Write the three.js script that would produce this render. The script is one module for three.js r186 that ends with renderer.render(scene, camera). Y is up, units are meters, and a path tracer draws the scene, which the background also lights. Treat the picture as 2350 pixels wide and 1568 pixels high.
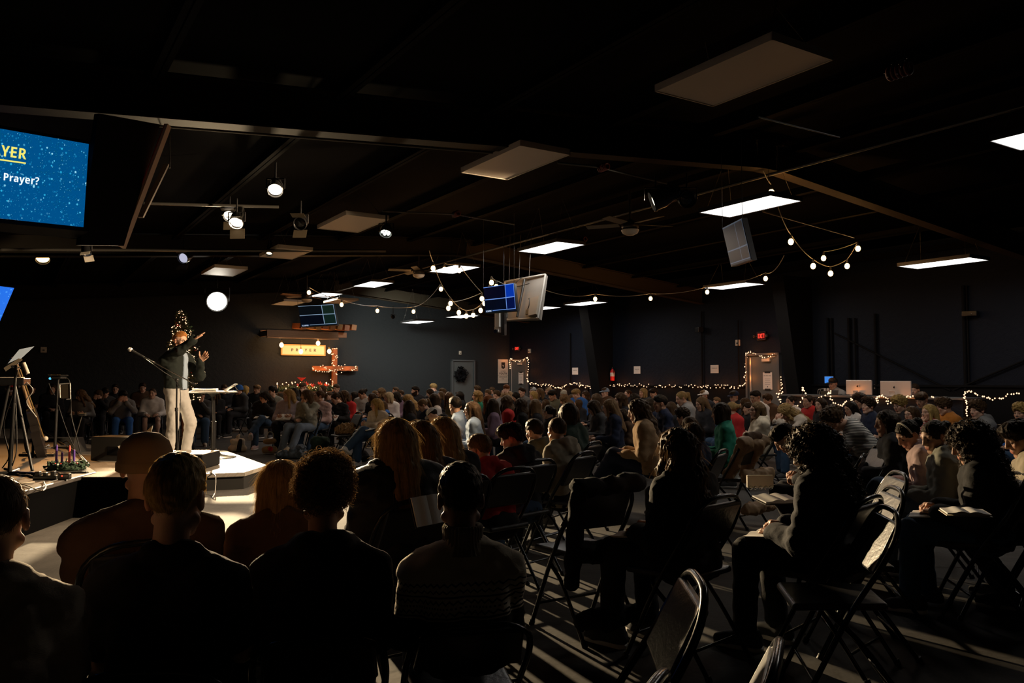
import * as THREE from 'three';
import { mergeGeometries, toCreasedNormals } from 'three/addons/utils/BufferGeometryUtils.js';
import { RoundedBoxGeometry } from 'three/addons/geometries/RoundedBoxGeometry.js';
import { RectAreaLightUniformsLib } from 'three/addons/lights/RectAreaLightUniformsLib.js';
import { createNoise3D } from 'simplex-noise';

// ---------------------------------------------------------------- camera, sky, large lights, exposure
RectAreaLightUniformsLib.init();
const scene = new THREE.Scene();
scene.background = new THREE.Color(0x000000);
const FOC = 1828, EYE = 1.42, PITCH = Math.atan(88 / FOC);
const camera = new THREE.PerspectiveCamera(2 * Math.atan(784 / FOC) * 180 / Math.PI, 2350 / 1568, 0.05, 120);
camera.position.set(0, EYE, 0);
camera.rotation.x = PITCH;
const renderer = new THREE.WebGLRenderer({ antialias: true });
renderer.toneMapping = THREE.LinearToneMapping;
renderer.toneMappingExposure = 1.0;
renderer.shadowMap.enabled = true;
const PANEL_LIGHT = 11, PANEL_GLOW = 3.2;      // suspended ceiling panels
const STAR = 1900;                               // the follow spot behind the stage
const BULB = 0.22, BULB_GLOW = 5;               // festoon bulbs
const FAIRY_GLOW = 2.3;
const WASH = 1.8;                               // multiplies the stage cans

// ---------------------------------------------------------------- small tools
let seed = 7;
const rnd = () => { seed = (seed * 1664525 + 1013904223) >>> 0; return seed / 4294967296; };
const rr = (a, b) => a + (b - a) * rnd();
const V = (x, y, z) => new THREE.Vector3(x, y, z);
const n3 = createNoise3D(() => rnd());
// a pixel of the photograph as a direction, and as a point at a given distance, height or wall
const CP = Math.cos(PITCH), SP = Math.sin(PITCH);
function ray(x, y) { const a = (x - 1175) / FOC, b = (784 - y) / FOC; const z = b * SP - CP; return V(a / -z, (b * CP + SP) / -z, -1); }
const at = (x, y, d) => ray(x, y).multiplyScalar(d).add(camera.position);
function atH(x, y, h) { const r = ray(x, y); return r.multiplyScalar((h - EYE) / r.y).add(camera.position); }
// room axes: m runs along the right-hand wall, n points from it into the hall
const YAW = 57.72 * Math.PI / 180, C1 = Math.cos(YAW), S1 = Math.sin(YAW);
const room = (m, y, n) => V(m * C1 - n * S1, y, m * S1 + n * C1);
const N_WALL = -15.5, M_WALL = -24.7, N_FAR = 9.5, M_NEAR = 6;
function onRight(x, y, off = 0) { const r = ray(x, y), n = -r.x * S1 + r.z * C1; return r.multiplyScalar((N_WALL + off) / n).add(V(0, EYE, 0)); }
function onLeft(x, y, off = 0) { const r = ray(x, y), m = r.x * C1 + r.z * S1; return r.multiplyScalar((M_WALL + off) / m).add(V(0, EYE, 0)); }
const deck = (n) => 4.5 - 0.087 * Math.abs(n + 8);

const used = {};
function numbered(name) { const k = used[name] = (used[name] ?? -1) + 1; return k ? name + '_' + String(k).padStart(3, '0') : name; }
function shade(o) { o.traverse((c) => { if (c.isMesh) { c.castShadow = true; c.receiveShadow = true; } }); return o; }
function tag(o, label, category, group, kind) { o.userData = { label, category }; if (group) o.userData.group = group; if (kind) o.userData.kind = kind; return o; }
function thing(name, label, category, pos = [0, 0, 0], turn = 0, group) {
  const o = new THREE.Group(); o.name = numbered(name);
  if (pos.isVector3) o.position.copy(pos); else o.position.set(...pos);
  o.rotation.y = turn; scene.add(o);
  return tag(o, label, category, group);
}
const merge = (g) => { if (!Array.isArray(g)) return g; if (g.length === 1) return g[0]; const has = g.every((x) => x.index); return mergeGeometries(has ? g.map(strip) : g.map((x) => strip(x.index ? x.toNonIndexed() : x))); };
function strip(g) { for (const k of Object.keys(g.attributes)) if (!['position', 'normal', 'uv'].includes(k)) g.deleteAttribute(k); if (!g.attributes.uv) g.setAttribute('uv', new THREE.BufferAttribute(new Float32Array(g.attributes.position.count * 2), 2)); return g; }
function obj(name, g, mat, parent, pos) {
  const o = new THREE.Mesh(merge(g), mat); o.name = parent ? name : numbered(name);
  if (pos) o.position.copy(pos); o.castShadow = o.receiveShadow = true;
  (parent ?? scene).add(o); return o;
}
function struct(name, g, mat, parent) { const o = obj(name, g, mat, parent); if (!parent) { o.rotation.y = -YAW; o.userData.kind = 'structure'; } return o; }
const box = (w, h, d, x = 0, y = 0, z = 0, r = 0) => { const g = r ? new RoundedBoxGeometry(w, h, d, 2, r) : new THREE.BoxGeometry(w, h, d); g.translate(x, y, z); return g; };
const span = (x0, x1, y0, y1, z0, z1) => box(x1 - x0, y1 - y0, z1 - z0, (x0 + x1) / 2, (y0 + y1) / 2, (z0 + z1) / 2);
function rod(a, b, r, r2 = r, seg = 8) {
  const d = b.clone().sub(a), g = new THREE.CylinderGeometry(r2, r, d.length(), seg);
  g.applyQuaternion(new THREE.Quaternion().setFromUnitVectors(V(0, 1, 0), d.clone().normalize())); const c = a.clone().add(b).multiplyScalar(0.5); g.translate(c.x, c.y, c.z); return g;
}
const tube = (pts, r, seg = 24, rad = 6, closed = false) => new THREE.TubeGeometry(new THREE.CatmullRomCurve3(pts, closed, 'centripetal'), seg, r, rad, closed);
function poly(pts, r, rad = 6) { const out = []; for (let i = 1; i < pts.length; i++) out.push(rod(pts[i - 1], pts[i], r, r, rad)); return merge(out); }
const ball = (r, x = 0, y = 0, z = 0, w = 12, h = 8) => { const g = new THREE.SphereGeometry(r, w, h); g.translate(x, y, z); return g; };
const lathe = (pts, seg = 20) => new THREE.LatheGeometry(pts.map((p) => new THREE.Vector2(p[0], p[1])), seg);
function sag(a, b, drop, n = 10) { const out = []; for (let i = 0; i <= n; i++) { const t = i / n, p = a.clone().lerp(b, t); p.y -= drop * 4 * t * (1 - t); out.push(p); } return out; }
// a flat slab from the four corners of its front (top left, top right, bottom right, bottom left)
function slab(c, thick, inset = 0) {
  const mid = c.reduce((s, p) => s.clone().add(p), V(0, 0, 0)).multiplyScalar(0.25);
  const nrm = c[3].clone().add(c[2]).sub(c[0]).sub(c[1]).cross(c[1].clone().add(c[2]).sub(c[0]).sub(c[3])).normalize();
  const q = c.map((p) => { const k = p.clone().lerp(mid, inset); return k.addScaledVector(nrm, -k.clone().sub(mid).dot(nrm)); });
  const b = q.map((p) => p.clone().addScaledVector(nrm, -thick)), pos = [], uv = [];
  const quad = (p) => { const u = [[0, 1], [1, 1], [1, 0], [0, 0]]; for (const i of [0, 3, 2, 0, 2, 1]) { pos.push(p[i].x, p[i].y, p[i].z); uv.push(...u[i]); } };
  quad(q); quad([b[1], b[0], b[3], b[2]]); quad([b[0], b[1], q[1], q[0]]); quad([q[3], q[2], b[2], b[3]]); quad([b[0], q[0], q[3], b[3]]); quad([q[1], b[1], b[2], q[2]]);
  const g = new THREE.BufferGeometry(); g.setAttribute('position', new THREE.Float32BufferAttribute(pos, 3)); g.setAttribute('uv', new THREE.Float32BufferAttribute(uv, 2)); g.computeVertexNormals();
  g.userData = { nrm, q }; return g;
}
function screenFace(c, lift) { // only the front of a slab, moved out a little, as a thin plate
  const g = slab(c, 0.002); const n = g.userData.nrm; g.translate(n.x * lift, n.y * lift, n.z * lift); return g;
}

// ---------------------------------------------------------------- textures and materials
function dataTex(w, h, fn, srgb = false, rx = 1, ry = 1) {
  const a = new Uint8Array(w * h * 4);
  for (let j = 0; j < h; j++) for (let i = 0; i < w; i++) { const c = fn(i / w, j / h, i, j); const k = (j * w + i) * 4; for (let q = 0; q < 3; q++) a[k + q] = Math.max(0, Math.min(255, 255 * (Array.isArray(c) ? c[q] : c))); a[k + 3] = 255; }
  const t = new THREE.DataTexture(a, w, h); t.wrapS = t.wrapT = THREE.RepeatWrapping; t.magFilter = THREE.LinearFilter; t.minFilter = THREE.LinearFilter; t.repeat.set(rx, ry);
  if (srgb) t.colorSpace = THREE.SRGBColorSpace; t.needsUpdate = true; return t;
}
const tn = (u, v, f, o = 0) => { const a = u * 2 * Math.PI, b = v * 2 * Math.PI, r = f / 6.28; return n3(Math.cos(a) * r + o, Math.sin(a) * r + Math.cos(b) * r, Math.sin(b) * r - o); };
const fabricBump = dataTex(128, 128, (u, v, i, j) => 0.5 + 0.25 * Math.sin(i * Math.PI / 2) * Math.cos(j * Math.PI / 2) + 0.25 * tn(u, v, 18));
const cloudBump = dataTex(256, 256, (u, v) => 0.5 + 0.28 * tn(u, v, 6) + 0.18 * tn(u, v, 16, 3) + 0.1 * tn(u, v, 48, 7));
const hairTex = dataTex(512, 64, (u, v) => { const s = 0.68 + 0.2 * tn(u, v * 0.02, 60) + 0.2 * tn(u, v * 0.04, 150, 5) + 0.1 * tn(u, v, 9, 2); return s; });
const carpetMap = dataTex(256, 256, (u, v) => { const s = 0.78 + 0.12 * tn(u, v, 5) + 0.1 * tn(u, v, 40, 4) + rr(-0.1, 0.1); return [s, s * 0.98, s * 0.95]; });
const plankMap = dataTex(512, 512, (u, v) => { const p = Math.floor(v * 4), o = (p * 0.37) % 1, q = Math.floor((u + o) * 1.0 % 1 * 2); const s = 0.7 + 0.14 * Math.sin(p * 12.9 + q * 4.1) + 0.12 * tn(u * 0.25, v, 60, p) + 0.06 * tn(u, v, 90, 2); return [s, s * 0.96, s * 0.93]; });
const blockBump = dataTex(256, 256, (u, v) => 0.5 + 0.3 * tn(u, v, 9) + 0.2 * tn(u, v, 40, 3));
const woodMap = dataTex(256, 256, (u, v) => { const s = 0.72 + 0.22 * tn(u * 0.2, v, 26) + 0.1 * tn(u, v, 60, 3); return [s, s * 0.95, s * 0.9]; });
function std(color, rough = 0.8, o = {}) { return new THREE.MeshStandardMaterial({ color, roughness: rough, ...o }); }
const phys = (color, roughness, specularIntensity, o = {}) => new THREE.MeshPhysicalMaterial({ color, roughness, specularIntensity, ...o });
const lin = (r, g, b) => new THREE.Color().setRGB(r, g, b);
const M = {
  floor: phys(lin(0.07, 0.066, 0.062), 0.85, 0.4, { map: carpetMap, bumpMap: cloudBump, bumpScale: 0.002 }),
  stage: std(lin(0.075, 0.07, 0.068), 0.5, { map: plankMap }),
  platform: std(lin(0.3, 0.28, 0.25), 0.5, { map: plankMap }),
  skirt: phys(lin(0.003, 0.003, 0.0033), 1, 0),
  wallDark: phys(lin(0.023, 0.0265, 0.029), 0.7, 0.4, { bumpMap: blockBump, bumpScale: 0.006 }),
  wallBlue: phys(lin(0.007, 0.0105, 0.019), 0.65, 0.25, { bumpMap: blockBump, bumpScale: 0.006 }),
  black: phys(lin(0.005, 0.005, 0.0058), 0.8, 0.25),
  deck: new THREE.MeshPhysicalMaterial({ color: lin(0.002, 0.002, 0.002), roughness: 0.95, specularIntensity: 0.08 }),
  purlin: new THREE.MeshPhysicalMaterial({ color: lin(0.004, 0.0038, 0.0033), roughness: 0.9, specularIntensity: 0.15 }),
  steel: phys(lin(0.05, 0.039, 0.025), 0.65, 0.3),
  steelShaded: phys(lin(0.012, 0.01, 0.007), 0.7, 0.2),  // same steel as above, shade put into the colour for the left slope
  grey: std(lin(0.16, 0.16, 0.165), 0.5),
  pipe: std(lin(0.1, 0.095, 0.085), 0.35, { metalness: 0.5 }),
  satin: std(lin(0.02, 0.02, 0.02), 0.35),
  gloss: std(lin(0.014, 0.014, 0.015), 0.16),
  chrome: std(lin(0.6, 0.6, 0.6), 0.2, { metalness: 1 }),
  blackMetal: std(lin(0.03, 0.03, 0.032), 0.22, { metalness: 0.6 }),
  cable: std(lin(0.015, 0.015, 0.015), 0.5),
  greyCable: std(lin(0.25, 0.24, 0.22), 0.5),
  white: std(lin(0.75, 0.74, 0.72), 0.6),
  paper: std(lin(0.72, 0.7, 0.66), 0.8),
  cream: std(lin(0.6, 0.54, 0.44), 0.7),
  door: std(lin(0.09, 0.1, 0.1), 0.55),
  frame: std(lin(0.085, 0.095, 0.1), 0.5),
  wood: std(lin(0.42, 0.2, 0.08), 0.6, { map: woodMap }),
  darkWood: std(lin(0.25, 0.12, 0.05), 0.65, { map: woodMap }),
  tanStrip: std(lin(0.78, 0.56, 0.4), 0.6),
  diffuserOff: std(lin(0.5, 0.44, 0.37), 0.5),
  red: std(lin(0.55, 0.03, 0.03), 0.35),
  purple: std(lin(0.12, 0.05, 0.35), 0.5),
  pink: std(lin(0.8, 0.12, 0.1), 0.5),
  green: std(lin(0.02, 0.06, 0.025), 0.8),
  alu: std(lin(0.62, 0.6, 0.58), 0.38, { metalness: 0.55 }),
  brass: std(lin(0.6, 0.4, 0.15), 0.3, { metalness: 0.9 }),
};
const glow = (r, g, b, k) => new THREE.MeshStandardMaterial({ color: 0x000000, roughness: 1, emissive: lin(r, g, b), emissiveIntensity: k });
M.panelGlow = glow(1, 0.98, 0.94, PANEL_GLOW);
M.bulbGlow = glow(1, 0.66, 0.3, BULB_GLOW);
M.fairy = glow(1, 0.6, 0.34, FAIRY_GLOW);
M.lampGlow = glow(1, 0.83, 0.6, 9);
M.starGlow = glow(1, 0.92, 0.76, 14);
function print(w, h, draw) { const c = document.createElement('canvas'); c.width = w; c.height = h; const x = c.getContext('2d'); draw(x, w, h); const t = new THREE.CanvasTexture(c); t.colorSpace = THREE.SRGBColorSpace; t.magFilter = THREE.LinearFilter; t.anisotropy = 8; return t; }
const printed = (t, rough = 0.8) => new THREE.MeshStandardMaterial({ color: 0xffffff, map: t, roughness: rough });
const shown = (t, k) => new THREE.MeshPhysicalMaterial({ color: 0x000000, roughness: 0.3, specularIntensity: 0.25, emissive: 0xffffff, emissiveMap: t, emissiveIntensity: k });
// ---------------------------------------------------------------- the hall
const floorGeo = span(M_WALL - 0.2, M_NEAR + 0.2, -0.2, 0, N_WALL - 0.2, N_FAR + 0.2);
{ const p = floorGeo.attributes.position, u = floorGeo.attributes.uv; for (let i = 0; i < p.count; i++) u.setXY(i, p.getX(i) / 1.6, p.getZ(i) / 1.6); }
struct('floor', floorGeo, M.floor);
function wallBox(x0, x1, y0, y1, z0, z1) { const g = span(x0, x1, y0, y1, z0, z1), p = g.attributes.position, u = g.attributes.uv; for (let i = 0; i < p.count; i++) u.setXY(i, (p.getX(i) + p.getZ(i)) / 1.2, p.getY(i) / 1.2); return g; }
struct('wall_right', wallBox(M_WALL - 0.2, M_NEAR + 0.2, 0, 4.2, N_WALL - 0.2, N_WALL), M.wallBlue);
struct('wall_left', wallBox(M_WALL - 0.2, M_WALL, 0, 4.6, N_WALL, N_FAR + 0.2), M.wallDark);
struct('wall_back', wallBox(M_WALL, M_NEAR + 0.2, 0, 4.2, N_FAR, N_FAR + 0.2), M.black);
struct('wall_near', wallBox(M_NEAR, M_NEAR + 0.2, 0, 4.6, N_WALL, N_FAR), M.black);
function gable(n0, n1) { const a = deck(n0), b = deck(n1), g = span(M_WALL - 0.2, M_NEAR + 0.2, 0, 0.15, n0, n1), p = g.attributes.position; for (let i = 0; i < p.count; i++) p.setY(i, p.getY(i) + (p.getZ(i) === n0 ? a : b)); g.computeVertexNormals(); return g; }
struct('ceiling', [gable(N_WALL - 0.2, -8), gable(-8, N_FAR + 0.2)], M.deck);
// rafters and purlins of the steel roof
function beamGeo(pts, depth, w) { // an I beam through (m, y, n) points: two flanges and a web
  const out = [];
  for (let i = 1; i < pts.length; i++) { const a = V(...pts[i - 1]), b = V(...pts[i]), d = b.clone().sub(a), L = d.length(), q = new THREE.Quaternion().setFromUnitVectors(V(0, 0, 1), d.normalize()), c = a.clone().add(b).multiplyScalar(0.5);
    for (const g of [box(w, 0.016, L), box(0.012, depth, L, 0, depth / 2, 0), box(w, 0.016, L, 0, depth, 0)]) { g.applyQuaternion(q); g.translate(c.x, c.y, c.z); out.push(g); } }
  return out;
}
const RAFT = [-6.8, -15.1, -23.4];
RAFT.forEach((m, i) => { struct('roof_beam_' + (2 * i + 1), beamGeo([[m, deck(N_WALL) - 0.42, N_WALL], [m, 4.1, -8.35]], 0.36, 0.19), M.steel); struct('roof_beam_' + (2 * i + 2), beamGeo([[m, 4.1, -8.34], [m, 4.1, -8.0], [m, deck(N_FAR) - 0.4, N_FAR]], 0.36, 0.19), M.steelShaded); });  // one steel: lit right slope and shaded left slope told apart by colour
const purl = [];
for (let n = -14.6; n < 9; n += 1.52) purl.push(n);
purl.forEach((n, i) => { const y = deck(n) - 0.11; struct('roof_purlin_' + (i + 1), [span(M_WALL, M_NEAR, y, y + 0.012, n - 0.05, n + 0.05), span(M_WALL, M_NEAR, y, y + 0.12, n - 0.006, n + 0.006)], M.purlin); });
// tapered steel columns on the right-hand wall, boxed in black
function column(px, w, k) { const a = onRight(px, 840, 0.62), m0 = a.x * C1 + a.z * S1;
  const g = span(0, w, 0, 3.75, 0, 0.3), p = g.attributes.position; for (let i = 0; i < p.count; i++) { if (p.getY(i) > 1 && p.getZ(i) > 0.1) p.setZ(i, 1.0); }
  g.translate(m0, 0, N_WALL); g.computeVertexNormals(); struct('wall_column_' + k, g, M.black); }
column(1350, 0.42, 1); column(1797, 0.34, 2);
// vertical girts, conduits and the rod bracing of the wall behind the sound desk
const girt = (x, r, y0 = 690, y1 = 905) => { const a = onRight(x, y1, 0.04), b = a.clone(); b.y = onRight(x, y0, 0.04).y; return rod(a, b, r, r, 8); };
[[1902, 0.03, 730], [1911, 0.02, 730], [1951, 0.035, 730], [1965, 0.02, 730], [2012, 0.03, 720], [2217, 0.035, 655], [2225, 0.018, 655], [1612, 0.022, 715], [1696, 0.018, 735], [1309, 0.02, 765]].forEach(([x, r, y], i) => { const o = obj('wall_conduit_' + (i + 1), girt(x, r, y), M.black); o.userData.kind = 'structure'; });
[[1915, 765, 2182, 897], [2350, 828, 2190, 895]].forEach(([x0, y0, x1, y1], i) => { const o = obj('wall_brace_' + (i + 1), rod(onRight(x0, y0, 0.06), onRight(x1, y1, 0.06), 0.02), M.black); o.userData.kind = 'structure'; });
// padded black lower wall (its top edge carries the fairy lights)
function lower(pxa, pxb, k) { const a = onRight(pxa, 886), b = onRight(pxb, 886), m0 = a.x * C1 + a.z * S1, m1 = b.x * C1 + b.z * S1; struct('trim_' + k, [span(m0, m1, 0, Math.min(a.y, b.y), N_WALL, N_WALL + 0.05), span(m0, m1, Math.min(a.y, b.y), Math.min(a.y, b.y) + 0.04, N_WALL, N_WALL + 0.09)], M.black); }
lower(1221, 1352, 1); lower(1392, 1714, 2); lower(1840, 2500, 3);

// doors: leaf, frame, closer, handle. side 'r' right wall, 'l' left wall
function door(k, wallPt, dirA, xa, xb, ytop, mat) {
  const A = wallPt(xa, ytop), B = wallPt(xb, ytop), w = Math.hypot(A.x - B.x, A.z - B.z), h = Math.min(2.16, (A.y + B.y) / 2);
  const g = new THREE.Group(); g.name = 'door_' + k; g.userData.kind = 'structure'; g.position.set((A.x + B.x) / 2, 0, (A.z + B.z) / 2); g.rotation.y = dirA; scene.add(g);
  const f = 0.055;
  obj('door_frame', [span(-w / 2, -w / 2 + f, 0, h, 0, 0.11), span(w / 2 - f, w / 2, 0, h, 0, 0.11), span(-w / 2, w / 2, h - f, h, 0, 0.11)], M.frame, g);
  const leaf = obj('door_leaf', box(w - 2 * f - 0.01, h - f - 0.015, 0.045, 0, (h - f) / 2, 0.035, 0.004), mat, g);
  obj('door_handle', [rod(V(-w * 0.33, 0.98, 0.05), V(-w * 0.33, 0.98, 0.11), 0.012), rod(V(-w * 0.33, 0.98, 0.11), V(-w * 0.33 + 0.12, 0.98, 0.11), 0.011)], M.chrome, g);
  return { g, w, h, leaf };
}
const LTURN = Math.PI / 2 - YAW, RTURN = -YAW;   // a thing with its front to +z, on the left-hand and right-hand wall
const door1 = door(1, onLeft, LTURN, 1034, 1087.5, 826, M.door);
const door2 = door(2, onRight, RTURN, 1173, 1213, 825, M.door);
const door3 = door(3, onRight, RTURN, 1717, 1794, 811, M.door);
for (const d of [door2, door3]) { obj('door_closer', [box(0.24, 0.07, 0.06, d.w * 0.12, d.h - 0.17, 0.09, 0.006), rod(V(d.w * 0.2, d.h - 0.13, 0.13), V(d.w * 0.38, d.h - 0.08, 0.1), 0.008)], M.cream, d.g); obj('door_astragal', span(-d.w / 2 + 0.12, -d.w / 2 + 0.15, 0.02, d.h - 0.1, 0.055, 0.08), M.alu, d.g); }

// ---------------------------------------------------------------- stage: a tall main deck and the low thrust in front of it
function prism(pts, y0, y1, planksUv) {
  const area = pts.reduce((s, p, i) => { const q = pts[(i + 1) % pts.length]; return s + p.x * q.z - q.x * p.z; }, 0);
  if (area < 0) pts = [...pts].reverse();
  const sh = new THREE.Shape(pts.map((p) => new THREE.Vector2(p.x, -p.z)));
  const g = new THREE.ExtrudeGeometry(sh, { depth: y1 - y0, bevelEnabled: true, bevelSize: 0.008, bevelThickness: 0.008, bevelSegments: 1 }); g.rotateX(-Math.PI / 2); g.translate(0, y0, 0);
  const p = g.attributes.position, u = g.attributes.uv; for (let i = 0; i < p.count; i++) u.setXY(i, (p.getX(i) * C1 + p.getZ(i) * S1) / 2.4, (-p.getX(i) * S1 + p.getZ(i) * C1 + p.getY(i)) / 0.8); return g;
}
const ST = 0.42, TH = 0.22;
const mainPts = [[-230, 984], [93, 984], [200, 1070], [219, 1083], [165, 1097], [37, 1131], [-190, 1150]].map(([x, y]) => atH(x, y, ST));
const thrustPts = [[130, 1010], [300, 1034], [514, 1033], [612, 1068], [561, 1084], [466, 1088], [190, 1096]].map(([x, y]) => atH(x, y, TH));
const inset = (pts, k) => { const c = pts.reduce((s, p) => s.clone().add(p), V(0, 0, 0)).multiplyScalar(1 / pts.length); return pts.map((p) => p.clone().add(c.clone().sub(p).setLength(k))); };
const stageMain = thing('stage', 'large raised stage deck at the left with guitar, stands and candles', 'stage');
obj('stage_top', prism(mainPts, ST - 0.04, ST - 0.008), M.stage, stageMain); obj('stage_skirt', prism(inset(mainPts, 0.05), 0, ST - 0.045), M.skirt, stageMain);
const thrust = thing('stage_platform', 'low bright platform under the speaker and the lectern', 'platform');
obj('platform_top', prism(thrustPts, TH - 0.05, TH - 0.008), M.platform, thrust); obj('platform_skirt', prism(inset(thrustPts, 0.03), 0, TH - 0.05), phys(lin(0.014, 0.0135, 0.013), 0.8, 0.3), thrust);
// ---------------------------------------------------------------- suspended ceiling panels
function panel(m, n, y, lit, label, turn = 0, w = 0.61, l = 1.22) {
  const g = thing('ceiling_panel_light', label, 'ceiling light', room(m, y, n), -YAW + turn, lit ? 'lit ceiling panels' : 'unlit ceiling panels');
  obj('frame', [span(-l / 2, l / 2, 0, 0.05, -w / 2, -w / 2 + 0.012), span(-l / 2, l / 2, 0, 0.05, w / 2 - 0.012, w / 2), span(-l / 2, -l / 2 + 0.012, 0, 0.05, -w / 2, w / 2), span(l / 2 - 0.012, l / 2, 0, 0.05, -w / 2, w / 2), span(-l / 2, l / 2, 0.045, 0.06, -w / 2, w / 2)], lit ? M.satin : M.diffuserOff, g);
  obj('diffuser', span(-l / 2 + 0.013, l / 2 - 0.013, 0.006, 0.014, -w / 2 + 0.013, w / 2 - 0.013), lit ? M.panelGlow : M.diffuserOff, g);
  const top = Math.max(0.15, deck(n) - y);
  for (const sx of [-1, 1]) obj('hanger_wire', [rod(V(sx * l * 0.42, 0.05, -w * 0.4), V(sx * l * 0.3, top, 0), 0.003, 0.003, 5), rod(V(sx * l * 0.42, 0.05, w * 0.4), V(sx * l * 0.3, top, 0), 0.003, 0.003, 5)], M.pipe, g);
  if (lit) { const a = new THREE.RectAreaLight(0xfff6ea, PANEL_LIGHT, l - 0.04, w - 0.04); a.rotation.x = -Math.PI / 2; a.position.y = -0.006; g.add(a); }
}
panel(-4.25, -4.8, 3.8, false, 'large unlit ceiling panel high at the upper right, nearest the camera', 0, 0.68, 1.2);
panel(-7.1, -4.5, 3.72, false, 'unlit pale ceiling panel hanging over the middle of the hall');
panel(-11.3, -4.3, 3.75, false, 'unlit flat ceiling panel hanging beside the round stage lights', 0, 0.66, 1.24);
panel(-3.35, -8.25, 3.72, true, 'brightest lit ceiling panel, cut off by the right edge of the picture');
panel(-7.15, -8.22, 3.7, true, 'lit ceiling panel just above the tilted screen on the right');
panel(-11.35, -7.97, 3.72, true, 'lit ceiling panel in the middle of the hall, above the blue screen');
panel(-14.9, -7.95, 3.76, true, 'lit ceiling panel behind the loop of festoon bulbs');
panel(-18.5, -7.6, 3.78, true, 'lit diamond-shaped ceiling panel right of the stage lights');
panel(-7.31, -13.08, 3.35, true, 'long lit ceiling panel low at the far right, above the sound desk');
panel(-12.0, -13.28, 3.45, true, 'lit ceiling panel below the tilted screen, over the right exit door');
panel(-17.3, -13.3, 3.5, true, 'small lit ceiling panel between two festoon bulbs');
{ const put = (x, y, d, lit, label, tilt) => { const p = at(x, y, d), m = p.x * C1 + p.z * S1, n = -p.x * S1 + p.z * C1; panel(m, n, p.y, lit, label); };
  put(747, 678, 22.6, true, 'small lit ceiling panel over the ceiling fan left of the hall');
  put(958, 740, 24.6, true, 'thin lit ceiling panel low over the bare dark wall');
  put(1060, 727, 25.5, true, 'sliver of a lit ceiling panel under the loop of festoon bulbs');
  put(1245, 708.5, 24.5, true, 'lit ceiling panel half hidden by the back of the hanging white screen');
  put(514, 625, 15.5, false, 'unlit ceiling panel above the glaring spotlight');
  put(655, 583, 14.2, false, 'unlit ceiling panel left of the dim green beam');
  put(662, 697, 21.5, false, 'unlit ceiling panel left of the ceiling fan'); put(782, 693, 22.8, false, 'unlit ceiling panel right of the ceiling fan'); }

// ---------------------------------------------------------------- stage lamps
function can(name, x, y, d, aim, label, o = {}) {
  const p = at(x, y, d), g = thing(name, label, 'stage light', p, 0, o.group ?? 'stage lights under the roof');
  const R = o.r ?? 0.1, L = o.len ?? 0.26, q = new THREE.Quaternion().setFromUnitVectors(V(0, 0, 1), aim.clone().sub(p).normalize());
  const put = (n, geo, mat) => { const geos = (Array.isArray(geo) ? geo : [geo]).map((k) => { k.applyQuaternion(q); return k; }); return obj(n, geos, mat, g); };
  const lat = (pts) => { const k = lathe(pts, 24); k.rotateX(Math.PI / 2); return k; };
  put('can', lat([[0.001, -L], [R * 0.55, -L], [R * 0.62, -L * 0.9], [R * 0.8, -L * 0.55], [R, -L * 0.3], [R, 0.02], [R * 1.07, 0.025], [R * 1.07, 0.05], [R * 0.97, 0.05], [R * 0.93, 0.0], [0.001, -0.002]]), o.mat ?? M.blackMetal);
  if (o.dots) { const dots = []; for (let i = 0; i < 7; i++) { const a = i * Math.PI / 3, rr_ = i === 6 ? 0 : R * 0.6; dots.push(ball(R * 0.24, Math.cos(a) * rr_, Math.sin(a) * rr_, 0.012, 10, 6)); } put('lamp_lens', dots, o.glow ?? M.lampGlow); }
  else put('lamp_lens', lat([[0.001, 0.03], [R * 0.5, 0.026], [R * 0.9, 0.008], [R * 0.9, 0.002], [0.001, 0.002]]), o.off ? M.gloss : o.glow ?? M.lampGlow);
  const up = Math.min(0.5, Math.max(0.15, (o.up ?? 0.3)));
  obj('yoke', [poly([V(-R * 1.2, 0, 0), V(-R * 1.2, R * 1.3, 0), V(R * 1.2, R * 1.3, 0), V(R * 1.2, 0, 0)], 0.008), rod(V(0, R * 1.3, 0), V(0, up, 0), 0.012)], M.blackMetal, g);
  if (o.doors) for (const s of [-1, 1]) { const k = box(R * 2.1, R * 1.5, 0.004, 0, 0, 0); k.translate(0, R * 0.75, 0); k.rotateX(0.9); k.translate(0, R, 0.04); if (s < 0) k.rotateZ(Math.PI); put('barn_door', k, o.doorMat ?? M.steel); }
  if (!o.off && o.power) { const s = new THREE.SpotLight(o.color ?? 0xffd9a8, o.power, 0, o.cone ?? 0.5, o.soft ?? 0.6, 2); const f = aim.clone().sub(p).normalize(); s.position.copy(f.clone().multiplyScalar(0.07)); s.target.position.copy(f.clone().multiplyScalar(4)); s.shadow.radius = o.soften ?? 4; s.castShadow = true; s.shadow.mapSize.set(1024, 1024); g.add(s, s.target); }
  return g;
}
const STAGE_AIM = at(430, 960, 11.8);
can('stage_spotlight', 498, 692, 17.8, V(-1.6, 0.2, -6.8), 'glaring warm spotlight behind the speaker, pointing at the camera', { r: 0.23, len: 0.42, glow: M.starGlow, power: STAR, color: 0xffe0b0, cone: 0.34, soft: 0.7, up: 0.5, soften: 5 });
can('stage_light', 543, 508, 10.3, at(455, 770, 8.8), 'lit chrome stage can with open barn doors above the speaker', { r: 0.09, len: 0.28, mat: M.chrome, doors: true, power: 60 * WASH, cone: 0.4, soft: 0.8 });
can('stage_light', 527, 494, 10.7, at(450, 700, 8.6), 'second lit stage can half behind the chrome one', { r: 0.08, doors: true });
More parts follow.
